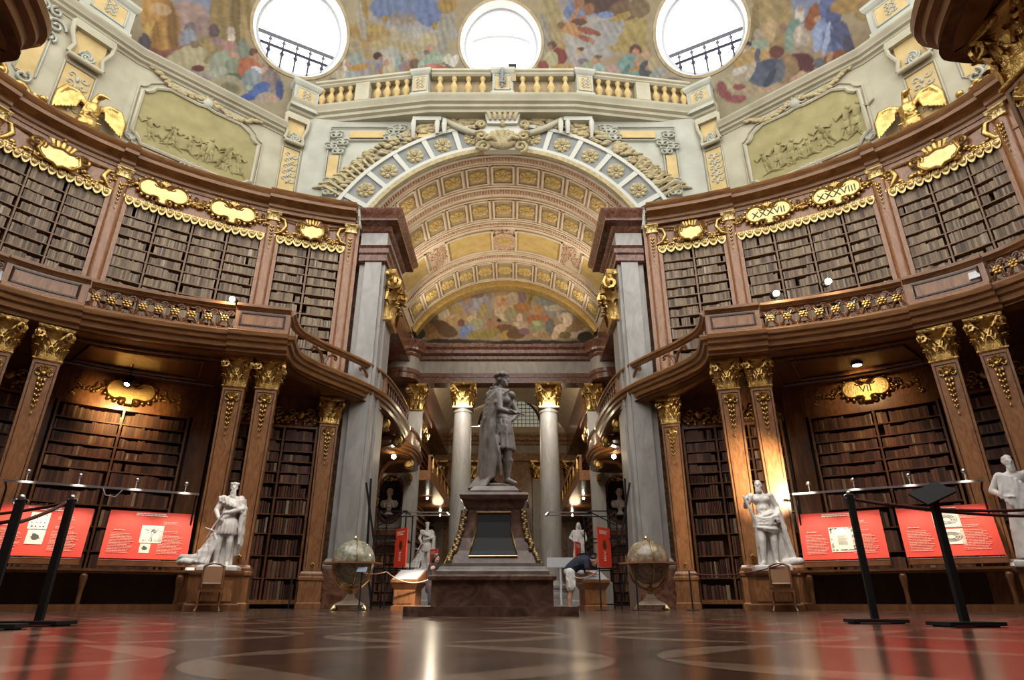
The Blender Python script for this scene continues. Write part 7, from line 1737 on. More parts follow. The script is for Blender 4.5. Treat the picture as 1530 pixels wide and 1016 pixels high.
def drawing(mb, x0, x1, z0, z1, kind, M, y=-.016):
    cx, cz, w, h = (x0 + x1) / 2, (z0 + z1) / 2, x1 - x0, z1 - z0; q = random.Random(kind)
    def stroke(pts, r=.004): mb.tube([(x, y, z) for x, z in pts], r, 4, M, flat=.5)
    if kind == 1:                                              # tree
        for k in range(26):
            a = q.uniform(0, 6.28); r = q.uniform(0, .36); x, z = cx + w * r * cos(a) * 1.2, cz + h * .18 + h * r * .55 * sin(a); stroke([(x + .02 * cos(b), z + .014 * sin(b)) for b in (0, 1, 2, 3, 4)], .004)
        for d in (-.012, .012): stroke([(cx + d, cz), (cx + d * 1.3, cz - h * .25), (cx + d * 2.5, cz - h * .35)], .006)
        for k in range(12): x = x0 + w * q.uniform(.1, .9); stroke([(x, z0 + h * .06), (x + .01, z0 + h * q.uniform(.15, .3)), (x + .03, z0 + h * .1)], .003)
    elif kind == 2:                                            # rows of small specimens
        for i in range(4):
            for j in range(4): mb.ball((x0 + w * (.18 + .21 * i) + q.uniform(-.01, .01), y, z0 + h * (.16 + .22 * j)), (.018 * q.uniform(.5, 1.3), .002, .012), M, 6, 4)
    elif kind == 3: mb.ball((cx, y, cz), (w * .22, .002, h * .2), M, 10, 6); stroke([(cx - w * .3, cz), (cx, cz + h * .1), (cx + w * .3, cz - h * .1)], .005); mb.ball((cx - w * .1, y, cz + h * .18), (w * .12, .002, h * .08), M, 8, 5)
    elif kind == 4:                                            # ornamental title page border
        for k in range(40):
            e = q.random(); side = k % 4
            x, z = ((x0 + w * .08, z0 + h * e), (x1 - w * .08, z0 + h * e), (x0 + w * e, z0 + h * .06), (x0 + w * e, z1 - h * .06))[side]
            stroke([(x + .022 * cos(b), z + .022 * sin(b)) for b in (0, 1.2, 2.4, 3.6)], .006)
        for k in range(10): stroke([(cx - w * .2, z0 + h * (.3 + .04 * k)), (cx + w * q.uniform(.1, .25), z0 + h * (.3 + .04 * k))], .003)
    elif kind == 5:                                            # round shell-like object
        for r in (.4, .3, .2): stroke([(cx + w * r * cos(b * .5), cz + h * r * .75 * sin(b * .5)) for b in range(14)], .005)
        for k in range(8): stroke([(cx + w * .15 * cos(k), cz + h * .1 * sin(k)), (cx + w * .42 * cos(k), cz + h * .3 * sin(k))], .003)
def info_panel(label, M, w, items, lines, h=1.14):
    """red exhibition board leaning back on a glass-topped tray; origin at its lower left corner"""
    t = thing('exhibition_board', label, 'information board', M, 'red exhibition boards')
    P = M @ RX(-R(18))
    MB().box(w / 2, .012, h / 2, w, .024, h, P).build('board', RED, t)
    mb = MB(); text_lines(mb, w * .30, w * .72, h * .90, h * .97, 2, P, 3, .55, lo=.8); mb.build('title', CREAM, t)
    for (x0, x1, z0, z1, n) in lines: mb = MB(); text_lines(mb, w * x0, w * x1, h * z0, h * z1, n, P, n, .45); mb.build('text_block', PINKT, t)
    for (x0, x1, z0, z1, kind) in items:
        im = MB().box(w * (x0 + x1) / 2, -.004, h * (z0 + z1) / 2, w * (x1 - x0), .012, h * (z1 - z0), P).build('printed_picture', CREAM, t)
        mb = MB(); drawing(mb, w * x0, w * x1, h * z0, h * z1, kind, P); mb.build('drawing', INKP, im)
    mb = MB(); mb.box(w / 2, -.22, -.12, w, .02, .10, M); mb.box(.01, -.08, -.08, .02, .30, .14, M); mb.box(w - .01, -.08, -.08, .02, .30, .14, M); mb.box(w / 2, -.08, -.16, w, .32, .02, M); mb.build('tray', REDWOOD, t)
    MB().box(w / 2, -.09, -.05, w - .05, .28, .012, M @ T(0, 0, 0)).build('glass_top', plain('tray_glass', (.72, .42, .36), .08) if 'tray_glass' not in MATS else MATS['tray_glass'], t)
    return t
LINES = [(.06, .34, .10, .52, 13), (.62, .92, .10, .50, 13), (.08, .26, .56, .60, 1), (.64, .86, .72, .80, 3), (.64, .84, .54, .60, 2)]
for s in (-1, 1):
    nm = SIDE[s]
    A, B = (s * 7.25, 15.5), (s * 10.75, 13.5)
    Pl, Pr = (B, A) if s < 0 else (A, B)
    M, L_ = facemat(Pl, Pr)
    t = thing('display_bench', 'long dark walnut bench with carved legs carrying two red boards, %s side' % nm, 'bench', M, 'long display benches')
    mb = MB(); mb.box(L_ / 2, .05, .83, L_ + .1, .95, .05, M); mb.box(L_ / 2, .05, .79, L_ + .02, .88, .05, M); mb.build('bench_top', WOOD, t)
    MB().box(L_ / 2, .05, .07, L_ + .06, .9, .14, M).build('plinth', WOOD, t)
    MB().box(L_ / 2, .42, .45, L_, .05, .65, M).build('back_board', DARKW, t)
    for f in (.04, .5, .96):
        mb = MB(); mb.tube([(L_ * f, -.3, .14), (L_ * f, -.32, .25), (L_ * f, -.28, .42), (L_ * f, -.34, .6), (L_ * f, -.36, .7), (L_ * f, -.3, .77)], [.05, .045, .05, .075, .08, .06], 8, M); mb.build('leg', WOOD, t, 50)
    bz = 1.10; w = 1.78
    for k, x0 in enumerate((.07, L_ - .07 - w)):
        if s < 0: its = [(.36, .56, .52, .86, 2), (.38, .56, .22, .5, 3)] if k == 0 else [(.40, .66, .33, .70, 1), (.42, .54, .12, .31, 3)]
        else: its = [(.36, .66, .14, .66, 4)] if k == 0 else [(.38, .66, .56, .86, 5), (.38, .66, .22, .52, 5)]
        lab = {(-1, 0): 'red board with a picture of small specimens in rows, outermost on the left bench', (-1, 1): 'red board with a picture of a tree, nearer the king statue', (1, 0): 'red board with an ornamental black border print, nearer the bare-chested statue', (1, 1): 'red board with two round shell pictures, behind the sign stanchion'}[(s, k)]
        info_panel(lab, M @ T(x0, .02, bz), w, its, LINES)
    t = thing('price_card', 'small white card at the end of the %s bench beside the red board' % nm, 'card', M @ T(L_ + .02 if True else 0, -.2, .86)); MB().box(0, 0, .03, .2, .006, .12, RX(-R(40))).build('card', PAPER, t, local=True)
    # lamp rail above
    t = thing('lamp_rail', 'steel rail with four small silver spotlights over the %s red boards' % nm, 'lamp rail', M, 'lamp rails')
    mb = MB(); mb.box(L_ * .5, -.05, 2.62, L_ * .96, .05, .05, M); mb.build('bar', STEEL, t)
    for f in (.03, .97): mb = MB(); mb.tube([(L_ * f, .3, .85), (L_ * f, .3, 2.5), (L_ * f, -.05, 2.62)], .022, 6, M); mb.build('support', BLK, t)
    for f in (.12, .36, .64, .90):
        mb = MB(); mb.tube([(L_ * f, -.05, 2.64), (L_ * f, -.12, 2.74), (L_ * f, -.1, 2.82)], .012, 5, M); mb.ball((L_ * f, -.1, 2.84), .055, M, 10, 8); mb.build('lamp_head', STEEL, t, 50)
    # a slim dark power cable loop
    if s < 0: tag(MB().tube([M @ Vector((L_ * .48, -.08, 2.6)), M @ Vector((L_ * .5, -.1, 2.45)), M @ Vector((L_ * .55, -.1, 2.42)), M @ Vector((L_ * .58, -.08, 2.6))], .012, 6).build('cable', plain('cable_grey', (.35, .33, .3), .6), smooth=60), 'pale cable loop hanging from the left lamp rail', 'cable')
# chairs in front of the statues
def chair(label, M):
    t = thing('wooden_chair', label, 'chair', M, 'chairs before the statues')
    mb = MB(); mb.taper(.42, .46, .46, .42, .48, .44, M); mb.build('seat', WOOD, t)
    mb = MB(); mb.tube([(-.20, .20, .44), (-.21, .25, .7), (-.20, .28, .9), (-.1, .29, .95), (0, .29, .97), (.1, .29, .95), (.20, .28, .9), (.21, .25, .7), (.20, .20, .44)], .024, 7, M); mb.tube([(-.2, .23, .55), (.2, .23, .55)], .018, 6, M); mb.build('back_frame', WOOD, t, 50)
    mb = MB(); mb.add([(-.19, .235, .56), (.19, .235, .56), (.19, .275, .90), (-.19, .275, .90), (-.19, .25, .56), (.19, .25, .56), (.19, .29, .90), (-.19, .29, .90)], [(0, 1, 2, 3), (7, 6, 5, 4), (0, 4, 5, 1), (2, 6, 7, 3), (1, 5, 6, 2), (0, 3, 7, 4)], M); mb.build('cane_back', plain('cane_weave', (.30, .15, .07), .7) if 'cane_weave' not in MATS else MATS['cane_weave'], t)
    for sx in (-1, 1):
        mb = MB(); mb.tube([(sx * .20, -.18, .43), (sx * .23, -.21, .32), (sx * .20, -.19, .12), (sx * .23, -.23, .02), (sx * .24, -.25, .0)], [.03, .034, .022, .02, .024], 7, M); mb.build('leg', WOOD, t, 50)
        mb = MB(); mb.tube([(sx * .19, .19, .43), (sx * .2, .21, .2), (sx * .22, .26, .0)], [.026, .022, .02], 7, M); mb.build('leg', WOOD, t, 50)
    mb = MB(); mb.box(0, -.2, .40, .4, .025, .05, M); mb.box(-.21, 0, .40, .025, .36, .05, M); mb.box(.21, 0, .40, .025, .36, .05, M); mb.build('apron', WOOD, t); return t
chair('cane-backed wooden chair in front of the king statue, left side', T(-5.98, 14.05, 0) @ RZ(R(24)))
chair('cane-backed wooden chair in front of the bare-chested statue, right side', T(6.12, 14.05, 0) @ RZ(-R(22)))
# globes
GLM = noise_mat('celestial_map', [(.25, (.09, .10, .08)), (.45, (.24, .24, .18)), (.6, (.40, .38, .28)), (.75, (.16, .19, .16))], 5, .22, dist=1.5, detail=8, coat=.5)
GLM2 = noise_mat('terrestrial_map', [(.25, (.10, .075, .05)), (.45, (.22, .17, .11)), (.6, (.33, .27, .18)), (.75, (.16, .13, .09))], 5, .25, dist=1.5, detail=8, coat=.5)
def globe(label, x, y, mat, rz, hood=None):
    M = T(x, y, 0) @ RZ(rz); t = thing('antique_globe', label, 'globe', M, 'antique library globes')
    MB().ball((0, 0, 1.06), .50, M, 40, 28).build('sphere', mat, t, 60)
    mb = MB(); n = 8; vs = []; fs = []
    for r in (.515, .68):
        for z in (1.0, 1.035): vs += [(r * cos(2 * pi * k / n + pi / 8) / (cos(pi / 8) if r > .6 else 1), r * sin(2 * pi * k / n + pi / 8) / (cos(pi / 8) if r > .6 else 1), z) for k in range(n)]
    for k in range(n):
        j = (k + 1) % n; fs += [(k, j, 2 * n + j, 2 * n + k), (n + k, 3 * n + k, 3 * n + j, n + j), (2 * n + k, 2 * n + j, 3 * n + j, 3 * n + k), (k, n + k, n + j, j)]
    mb.add(vs, fs, M); mb.build('horizon_ring', REDWOOD if hood else WOODL, t)
    mb = MB(); mb.tube([(.535 * cos(a) * .2, -.535 * cos(a) * .98, 1.06 + .535 * sin(a)) for a in [2 * pi * k / 40 for k in range(40)]], .014, 6, M, closed=True); mb.lathe([(.03, 1.58), (.05, 1.6), (.03, 1.64), (.0, 1.66)], 10, M); mb.build('meridian', BRASS, t, 50)
    for k in range(4):
        a = k * pi / 2 + pi / 4; mb = MB(); mb.tube([(.58 * cos(a), .58 * sin(a), 1.0), (.60 * cos(a), .6 * sin(a), .85), (.52 * cos(a), .52 * sin(a), .65), (.3 * cos(a), .3 * sin(a), .5), (.06 * cos(a), .06 * sin(a), .45)], [.022, .022, .022, .022, .03], 7, M); mb.build('curved_arm', BRASS if not hood else REDWOOD, t, 50)
    mb = MB(); mb.lathe([(.05, .52), (.1, .49), (.1, .44), (.06, .42), (.09, .40), (.09, .37), (.05, .35)], 16, M); mb.build('collar', BRASS, t, 50)
    mb = MB(); mb.sqlathe([(.33, .10), (.34, .12), (.33, .14), (.20, .20), (.11, .27), (.07, .36), (.06, .38)], M); mb.build('pyramid_base', noise_mat('bronzed_wood', [(.3, (.22, .16, .11)), (.7, (.36, .28, .20))], 6, .4) if 'bronzed_wood' not in MATS else MATS['bronzed_wood'], t)
    for sx in (-1, 1):
        for sy in (-1, 1): mb = MB(); mb.ball((sx * .32, sy * .32, .05), (.06, .06, .05), M, 8, 6); mb.tube([(sx * .3, sy * .3, .12), (sx * .34, sy * .34, .07), (sx * .38, sy * .38, .02)], [.03, .035, .02], 6, M); mb.build('claw_foot', BRASS, t, 50)
    return t
globe('shiny greenish celestial globe on a pyramid stand, by the left marble pier', -3.36, 15.5, GLM, R(10))
globe('dull brown terrestrial globe on a pyramid stand, by the right marble pier', 3.62, 15.5, GLM2, R(-8), True)
# stanchions
def stanchion(label, x, y, h=1.02, near=True, sign=None, rz=0):
    M = T(x, y, 0) @ RZ(rz); t = thing('rope_stanchion', label, 'barrier post', M, 'black barrier posts')
    r = .030 if near else .016
    if near: MB().box(0, 0, .025, .5, .30, .03, M).build('base', BLKM, t)
    else: MB().lathe([(.15, 0), (.15, .012), (.03, .03), (0, .03)], 16, M).build('base', BLKM, t, 40)
    if near:
        mb = MB()
        for sx in (-.2, .2): mb.box(sx, 0, .005, .05, .2, .01, M)
        mb.build('foot', BLKM, t)
    MB().box(0, 0, h / 2 + .02, .062 if near else .03, .045 if near else .03, h - .02, M).build('post', BLKM, t)
    mb = MB(); mb.ball((0, 0, h + .03), (.03, .03, .03) if near else (.02, .02, .02), M, 8, 6)
    if near:
        for a in (0, pi): mb.tube([(.035 * cos(a) + .018 * cos(b) * cos(a), 0, h + .0 + .018 * sin(b)) for b in [k * .7 for k in range(10)]], .006, 5, M)
    mb.build('hook_cap', STEEL if near and not sign else BLK, t, 50)
    if sign:
        MB().box(0, -.02, h + .06, .32, .02, .2, M @ T(0, 0, h + .05) @ RY(R(-22)) @ RX(-R(50)) @ T(0, 0, -h - .06)).build('sign_holder', BLKM, t)
    return t
stanchion('black barrier post in front of the left red boards', -3.80, 6.0, 1.08, True, None, R(2))
stanchion('black barrier post cut by the left picture edge', -3.62, 5.15, .95, True, None, R(20))
stanchion('black barrier post in front of the right board with the border print', 3.96, 6.62, 1.22, True, None, R(-8))
stanchion('black barrier post with a tilted sign holder, right foreground', 4.27, 5.78, 1.05, True, True, R(4))
def rope(label, p0, p1, sag, r=.016, n=14, mat=ROPE):
    pts = []
    for i in range(n + 1):
        q = i / n; p = Vector(p0) * (1 - q) + Vector(p1) * q; pts.append((p.x, p.y, p.z - sag * 4 * q * (1 - q)))
    return tag(MB().tube(pts, r, 7).build('barrier_rope', mat, smooth=60), label, 'rope')
rope('upper red-brown rope from the left post to the picture edge', (-3.84, 6.0, 1.06), (-6.6, 7.4, 1.12), .06)
rope('lower slack rope from the left post to the edge post', (-3.83, 5.96, 1.05), (-3.64, 5.17, .78), .02)
rope('rope running off the left picture edge from the cut post', (-3.62, 5.15, .8), (-4.6, 4.9, .65), .02)
rope('upper dark red rope from the right border-print post to the picture edge', (4.0, 6.62, 1.19), (6.9, 6.2, 1.22), .16)
rope('lower dark rope sagging behind the sign post to the right edge', (4.0, 6.6, 1.18), (6.4, 6.4, 1.0), .07)
def fpost(label, x, y, h): return stanchion(label, x, y, h, False)
fpost('thin barrier post left of the middle display desk', -2.66, 16.0, .86); fpost('thin barrier post beside the celestial globe carrying a small plate', -3.0, 14.9, .80)
fpost('thin barrier post right of the bending man, before the desk', 2.42, 15.2, .88); fpost('thin barrier post just left of the terrestrial globe', 3.22, 15.0, .84); fpost('thin barrier post right of the terrestrial globe', 4.55, 15.4, .82)
fpost('thin barrier post standing before the left corner pilaster', -5.0, 16.2, .86)
t = thing('plate', 'small blue-grey plate on a thin post in front of the celestial globe', 'sign', T(-3.0, 14.86, .84)); MB().box(0, 0, .03, .22, .012, .16, RX(-R(45))).build('plate', plain('blue_grey_plate', (.22, .25, .32), .4), t, local=True)
PALE = noise_mat('pale_rope', [(.3, (.45, .25, .2)), (.7, (.7, .5, .42))], 30, .8)
rope('pale rope between two thin posts, right of the celestial globe', (-3.0, 14.9, .8), (-2.66, 16.0, .86), .04, .014, 10, PALE)
rope('pale rope sagging in front of the left display desk', (-2.66, 16.0, .86), (-1.6, 16.1, .7), .16, .014, 10, PALE)
rope('pale rope sagging in front of the right display desk', (1.9, 16.0, .75), (2.42, 15.2, .88), .1, .014, 10, PALE)
rope('dark rope in front of the lower right corner bookcase', (4.55, 15.4, .8), (6.3, 14.2, .95), .12, .014, 10, ROPE)
# display desks near the statue
def desk(label, x, y, rz, s):
    M = T(x, y, 0) @ RZ(rz) @ S(.80, .8, .92); t = thing('display_desk', label, 'display desk', M, 'showcase desks')
    mb = MB(); mb.rectlathe([(.40, .34, 0), (.40, .34, .1), (.34, .28, .12), (.34, .28, .5), (.44, .40, .66), (.46, .42, .68)], M); mb.build('cabinet', REDWOOD, t)
    MB().box(0, -.285, .31, .46, .02, .3, M).build('front_panel', WOODL, t)
    mb = MB(); mb.add([(-.44, -.40, .68), (.44, -.40, .68), (.44, .40, .68), (-.44, .40, .68), (-.44, -.40, .74), (.44, -.40, .74), (.44, .40, 1.02), (-.44, .40, 1.02)], [(3, 2, 1, 0), (4, 5, 6, 7), (0, 1, 5, 4), (1, 2, 6, 5), (2, 3, 7, 6), (3, 0, 4, 7)], M); mb.build('sloping_case', WOODL, t)
    mb = MB(); mb.add([(-.40, -.36, .765), (.40, -.36, .765), (.40, .36, 1.02), (-.40, .36, 1.02), (-.40, -.36, .758), (.40, -.36, .758), (.40, .36, 1.013), (-.40, .36, 1.013)], [(0, 1, 2, 3), (7, 6, 5, 4), (0, 4, 5, 1), (2, 6, 7, 3), (1, 5, 6, 2), (0, 3, 7, 4)], M); mb.build('glass_top', plain('case_glass', (.35, .36, .38), .08) if 'case_glass' not in MATS else MATS['case_glass'], t); return t
desk('brightly lit redwood display desk left of the monument', -2.18, 16.5, R(-12), -1)
desk('redwood display desk the bending man leans over, right of the monument', 2.42, 16.7, R(14), 1)
def banner(label, x, y, z, w, h, rz):
    M = T(x, y, z) @ RZ(rz); t = thing('exhibition_banner', label, 'information board', M, 'upright red boards')
    MB().box(0, 0, h / 2, w, .03, h, M).build('board', RED, t)
    mb = MB(); text_lines(mb, -w * .38, w * .38, h * .82, h * .93, 3, M, 5, .5, -.018); text_lines(mb, -w * .1, w * .1, h * .15, h * .4, 6, M, 6, .5, -.018); mb.build('text_lines', CREAM, t)
    mb = MB(); mb.ball((0, -.018, h * .56), (w * .16, .003, h * .12), M, 8, 6); mb.build('printed_picture', BRASS, t); return t
banner('upright red board behind the left display desk', -2.55, 17.2, 1.02, .62, .98, R(-52)); banner('narrow red board further back, left of the monument', -1.95, 19.6, .85, .6, .8, R(-62))
banner('upright red board behind the right display desk', 2.85, 17.2, 1.02, .66, 1.0, R(52)); banner('narrow red board further back, above the bending man', 2.33, 19.0, .9, .5, .9, R(66))
# black exhibition frames
def frame_rig(label, s):
    x0, x1, y0, y1 = 2.5, 3.25, 17.4, 18.6
    t = thing('scaffold_rig', label, 'metal frame', T(s * 2.9, 18, 0), 'black exhibition frames')
    for x in (x0, x1):
        for y in (y0, y1): MB().box(s * x, y, 1.25, .035, .035, 2.5).build('upright', BLK, t)
    mb = MB()
    for z in (.12, 1.0, 1.75, 2.48):
        mb.box(s * (x0 + x1) / 2, y0, z, x1 - x0, .03, .03); mb.box(s * (x0 + x1) / 2, y1, z, x1 - x0, .03, .03); mb.box(s * x0, (y0 + y1) / 2, z, .03, y1 - y0, .03); mb.box(s * x1, (y0 + y1) / 2, z, .03, y1 - y0, .03)
    mb.build('cross_bars', BLK, t)
    mb = MB(); mb.tube([(s * x1, y0, .1), (s * (x1 + .25), y0 + .1, 1.2), (s * (x1 + .35), y0 + .2, 3.4)], .03, 6); mb.tube([(s * (x1 + .05), y0, 1.6), (s * (x1 + .5), y0 + .3, 3.3)], .03, 6); mb.tube([(s * x0, y0, 2.48), (s * x1, y0, 2.1)], .018, 5); mb.build('brace', BLK, t)
    for z in (2.48, 2.35): MB().box(s * (x0 - .55), y0 + (z - 2.4) * 3, z, 1.2, .03, .03).build('lamp_arm', STEEL, t)
    mb = MB(); mb.tube([(s * (x0 - 1.1), y0, 2.44), (s * (x0 - 1.18), y0, 2.36)], [.04, .05], 8); mb.build('lamp_head', STEEL, t); return t
frame_rig('black metal frame with lamp arms behind the left desk, by the celestial globe', -1); frame_rig('black metal frame with lamp arms behind the right desk, by the terrestrial globe', 1)
t = thing('dark_screen', 'black panel standing between the two red boards on the right', 'screen', T(2.62, 19.0, 0)); MB().box(2.62, 19.0, .75, .5, .05, 1.5).build('panel', BLKM, t)
t = thing('white_lectern', 'white sheet-covered stand behind the bending man', 'stand', T(1.75, 18.3, 0)); mb = MB(); mb.box(0, 0, .55, .05, .05, 1.1); mb.box(0, 0, .02, .4, .4, .04); mb.box(0, -.02, 1.18, .75, .05, .22, RX(-R(30))) if False else mb.box(0, -.02, 1.2, .75, .05, .26); mb.build('stand', plain('pale_grey_paint', (.55, .57, .6), .5), t, local=True)

# ================= spotlights =================
BULB = plain('lit_bulb', (1, .9, .75), .4, 0, 22, (1, .86, .66))
def spot_fix(label, p, r=.07, top=None, group=None, E_=60):
    t = thing('spotlight', label, 'spotlight', T(*p), group)
    MB().lathe([(r * .8, .0), (r * 1.15, .04), (r * 1.15, .16), (r * .5, .2), (0, .2)], 14, T(0, .02, -.02) @ RX(R(-70))).build('lamp_housing', BLK, t, 40, local=True)
    MB().ball((0, -.06, 0), r, None, 12, 8).build('bulb', BULB, t, 60, local=True)
    mb = MB(); mb.tube([(0, .12, 0), (0, .12, top if top else -.2)], .012, 5); mb.build('stem', BLK, t, local=True)
    return t
spot_fix('lit spotlight clipped to the left gallery balustrade', (-7.40, 15.40, 7.95), .075); spot_fix('lit spotlight on the right gallery rail, nearer the pier', (7.72, 15.24, 8.05), .085); spot_fix('lit spotlight on the right gallery rail, further from the pier', (8.95, 14.75, 8.16), .085)
spot_fix('lit lamp under the left wing balcony, above the oval niche', (-5.0, 28.0, 6.28), .11, .2); spot_fix('lit lamp under the right wing balcony, above the oval niche', (5.05, 28.0, 6.28), .11, .2)
for k, (x, y) in enumerate(((-5.05, 40.5), (-5.15, 49), (5.0, 40.5), (5.05, 49))): spot_fix('%s small lamp under the far %s gallery' % ('nearer' if k % 2 == 0 else 'farther', 'left' if x < 0 else 'right'), (x, y, 6.3), .08, .2)
t = thing('ceiling_spotlight', 'round recessed lamp glowing in the dark soffit above the right niche', 'spotlight', T(10.25, 16.45, 6.40)); MB().lathe([(.14, .0), (.16, .05), (.16, .08), (0, .08)], 20).build('housing', BLK, t, 40, local=True); MB().lathe([(.0, -.005), (.12, -.005), (.12, .004), (0, .004)], 18).build('bulb', BULB, t, local=True)
t = thing('hanging_spotlight', 'black cylindrical spotlight hanging from the soffit above the left niche', 'spotlight', T(-10.45, 16.5, 5.95)); MB().lathe([(.09, -.14), (.1, -.12), (.1, .12), (.05, .16), (0, .16)], 16, RX(R(-25))).build('lamp_housing', BLK, t, 40, local=True); MB().tube([(0, 0, .1), (0, 0, .5)], .015, 6).build('stem', BLK, t, local=True); MB().lathe([(0, -.142), (.07, -.142), (.07, -.13), (0, -.13)], 14, RX(R(-25))).build('bulb', BULB, t, local=True)

for (p, rz, lab) in (((-11.72, 12.95, 7.2), R(50), 'left'), ((11.55, 13.05, 7.35), -R(50), 'right')):
    t = thing('floodlight', 'small pale grey floodlight box on the gallery edge at the far %s' % lab, 'floodlight', T(*p) @ RZ(rz)); MB().box(0, 0, .12, .22, .12, .3, RX(-R(18))).build('lamp_housing', plain('pale_grey_box', (.62, .64, .68), .4) if 'pale_grey_box' not in MATS else MATS['pale_grey_box'], t, local=True); MB().tube([(0, .04, .2), (.02, .05, .42), (.05, .05, .55)], .02, 6).build('arm', STEEL, t, local=True)

# ================= people =================
SKIN = noise_mat('skin', [(.3, (.50, .27, .19)), (.7, (.60, .35, .26))], 6, .55); HAIRD = plain('dark_brown_hair', (.025, .015, .010), .6)
NAVY = noise_mat('navy_cotton', [(.3, (.010, .013, .028)), (.7, (.022, .026, .05))], 14, .85); SHORT = noise_mat('white_cotton', [(.3, (.58, .57, .53)), (.7, (.72, .71, .67))], 10, .85); CLOTHD = plain('dark_knit', (.03, .02, .025), .9)
def bending_man():
    t = thing('person', 'person in a navy T-shirt and white shorts bending over the right display desk', 'person', T(1.83, 16.45, .0) @ S(1.0))
    b_ = MB()
    hip = (.0, 0, .86)
    for q in (-1, 1):
        limb(b_, [(.02, q * .09, .86), (.03, q * .10, .47), (-.02, q * .10, .09)], [.09, .058, .04]); limb(b_, [(.0, q * .10, .30), (-.01, q * .10, .24)], [.056, .05]); limb(b_, [(-.02, q * .10, .05), (.13, q * .12, .025)], [.042, .032])
    b_.ball((.02, 0, .90), (.13, .15, .13), None, 12, 9); limb(b_, [(.06, 0, .95), (.24, 0, 1.08), (.40, 0, 1.12)], [.13, .14, .13])
    limb(b_, [(.45, 0, 1.14), (.56, -.01, 1.14)], [.06, .05])
    for q in (-1, 1):
        b_.ball((.40, q * .15, 1.12), (.07, .07, .07), None, 8, 6); limb(b_, [(.40, q * .18, 1.10), (.43, q * .22, .88), (.58, q * .14, .84)], [.052, .04, .03]); hand(b_, (.59, q * .14, .84), (1, -q * .3, -.1), (0, 0, 1), .95, .5)
    head(b_, (.63, -.01, 1.14), .98, R(90), R(28), 0, None, None, 3)
    put('body', sculpt_mesh(b_, .011, 2, 'person_body'), SKIN, t)
    m = MB(); limb(m, [(.03, 0, .93), (.24, 0, 1.09), (.41, 0, 1.13)], [.15, .162, .15]); 
    for q in (-1, 1): limb(m, [(.40, q * .15, 1.12), (.43, q * .21, .96)], [.085, .068])
    folds(m, [(.1, -.15, 1.0), (.35, -.16, 1.12)], [(.05, -.1, .9), (.35, -.1, 1.0)], 5, .02, 3, .02)
    put('shirt', sculpt_mesh(m, .012, 2, 'shirt'), NAVY, t)
    m = MB(); m.ball((.02, 0, .88), (.155, .175, .13), None, 12, 9)
    for q in (-1, 1): limb(m, [(.02, q * .09, .86), (.035, q * .11, .50)], [.115, .105])
    folds(m, [(-.1, -.15, .85), (.12, -.15, .85)], [(-.06, -.2, .5), (.12, -.2, .5)], 4, .02, 3, .02)
    put('shorts', sculpt_mesh(m, .012, 2, 'shorts'), SHORT, t)
    m = MB(); M_ = T(.63, -.01, 1.14) @ RZ(R(90)) @ RX(R(28)); q_ = random.Random(2)
    m.ball((0, .03, .045), (.079, .088, .085), M_, 14, 10)
    put('hair', sculpt_mesh(m, .010, 1, 'hair'), HAIRD, t)
    m = MB()
    for q in (-1, 1): m.cap((-.03, q * .10, .03), (.14, q * .12, .025), .048, .038)
    put('shoes', sculpt_mesh(m, .010, 1, 'shoes'), SHORT, t)
    return t
bending_man()
def reading_woman():
    t = thing('person', 'person with dark bobbed hair looking down, half hidden behind the pedestal on the left', 'person', T(-1.62, 16.7, .0))
    b_ = MB()
    limb(b_, [(0, 0, .55), (.03, -.02, .95)], [.15, .14]); limb(b_, [(.03, -.02, .98), (.06, -.04, 1.10)], [.06, .05])
    for q in (-1, 1):
        b_.ball((.03, q * .15 - .02, .96), (.07, .07, .07)); limb(b_, [(.03, q * .17, .95), (.08, q * .2 - .02, .72), (.26, q * .12 - .05, .74)], [.05, .04, .03]); hand(b_, (.27, q * .12 - .05, .74), (1, -q * .2, .1), (0, 0, 1), .9, .5)
        limb(b_, [(.0, q * .09, .55), (.0, q * .09, .06)], [.09, .05]); limb(b_, [(0, q * .09, .05), (.14, q * .1, .03)], [.04, .03])
    head(b_, (.09, -.06, 1.19), .95, R(50), R(30), 0, None, None, 4)
    put('body', sculpt_mesh(b_, .012, 2, 'person_body'), SKIN, t)
    m = MB(); limb(m, [(0, 0, .5), (.03, -.02, .97)], [.175, .16])
    for q in (-1, 1): limb(m, [(.03, q * .15, .96), (.08, q * .2 - .02, .72), (.2, q * .15 - .04, .73)], [.08, .06, .045]); limb(m, [(.0, q * .09, .55), (.0, q * .09, .14)], [.11, .07])
    put('clothing', sculpt_mesh(m, .013, 2, 'clothing'), CLOTHD, t)
    m = MB(); M_ = T(.09, -.06, 1.19) @ RZ(R(50)) @ RX(R(30)); m.ball((0, .035, .04), (.088, .092, .095), M_, 14, 10)
    for q in (-1, 1): m.tube([(q * .07, .01, .05), (q * .088, .01, -.04), (q * .08, .0, -.11)], [.03, .035, .02], 8, M_)
    m.ball((0, .07, -.05), (.08, .05, .09), M_, 12, 8)
    put('hair', sculpt_mesh(m, .011, 1, 'hair'), HAIRD, t)
    p = thing('paper_sheet', 'white paper held by the person behind the pedestal', 'paper', T(-1.34, 16.55, .80)); MB().box(0, 0, 0, .21, .01, .28, RZ(R(40)) @ RX(-R(35))).build('sheet', PAPER, p, local=True)
    return t
reading_woman()
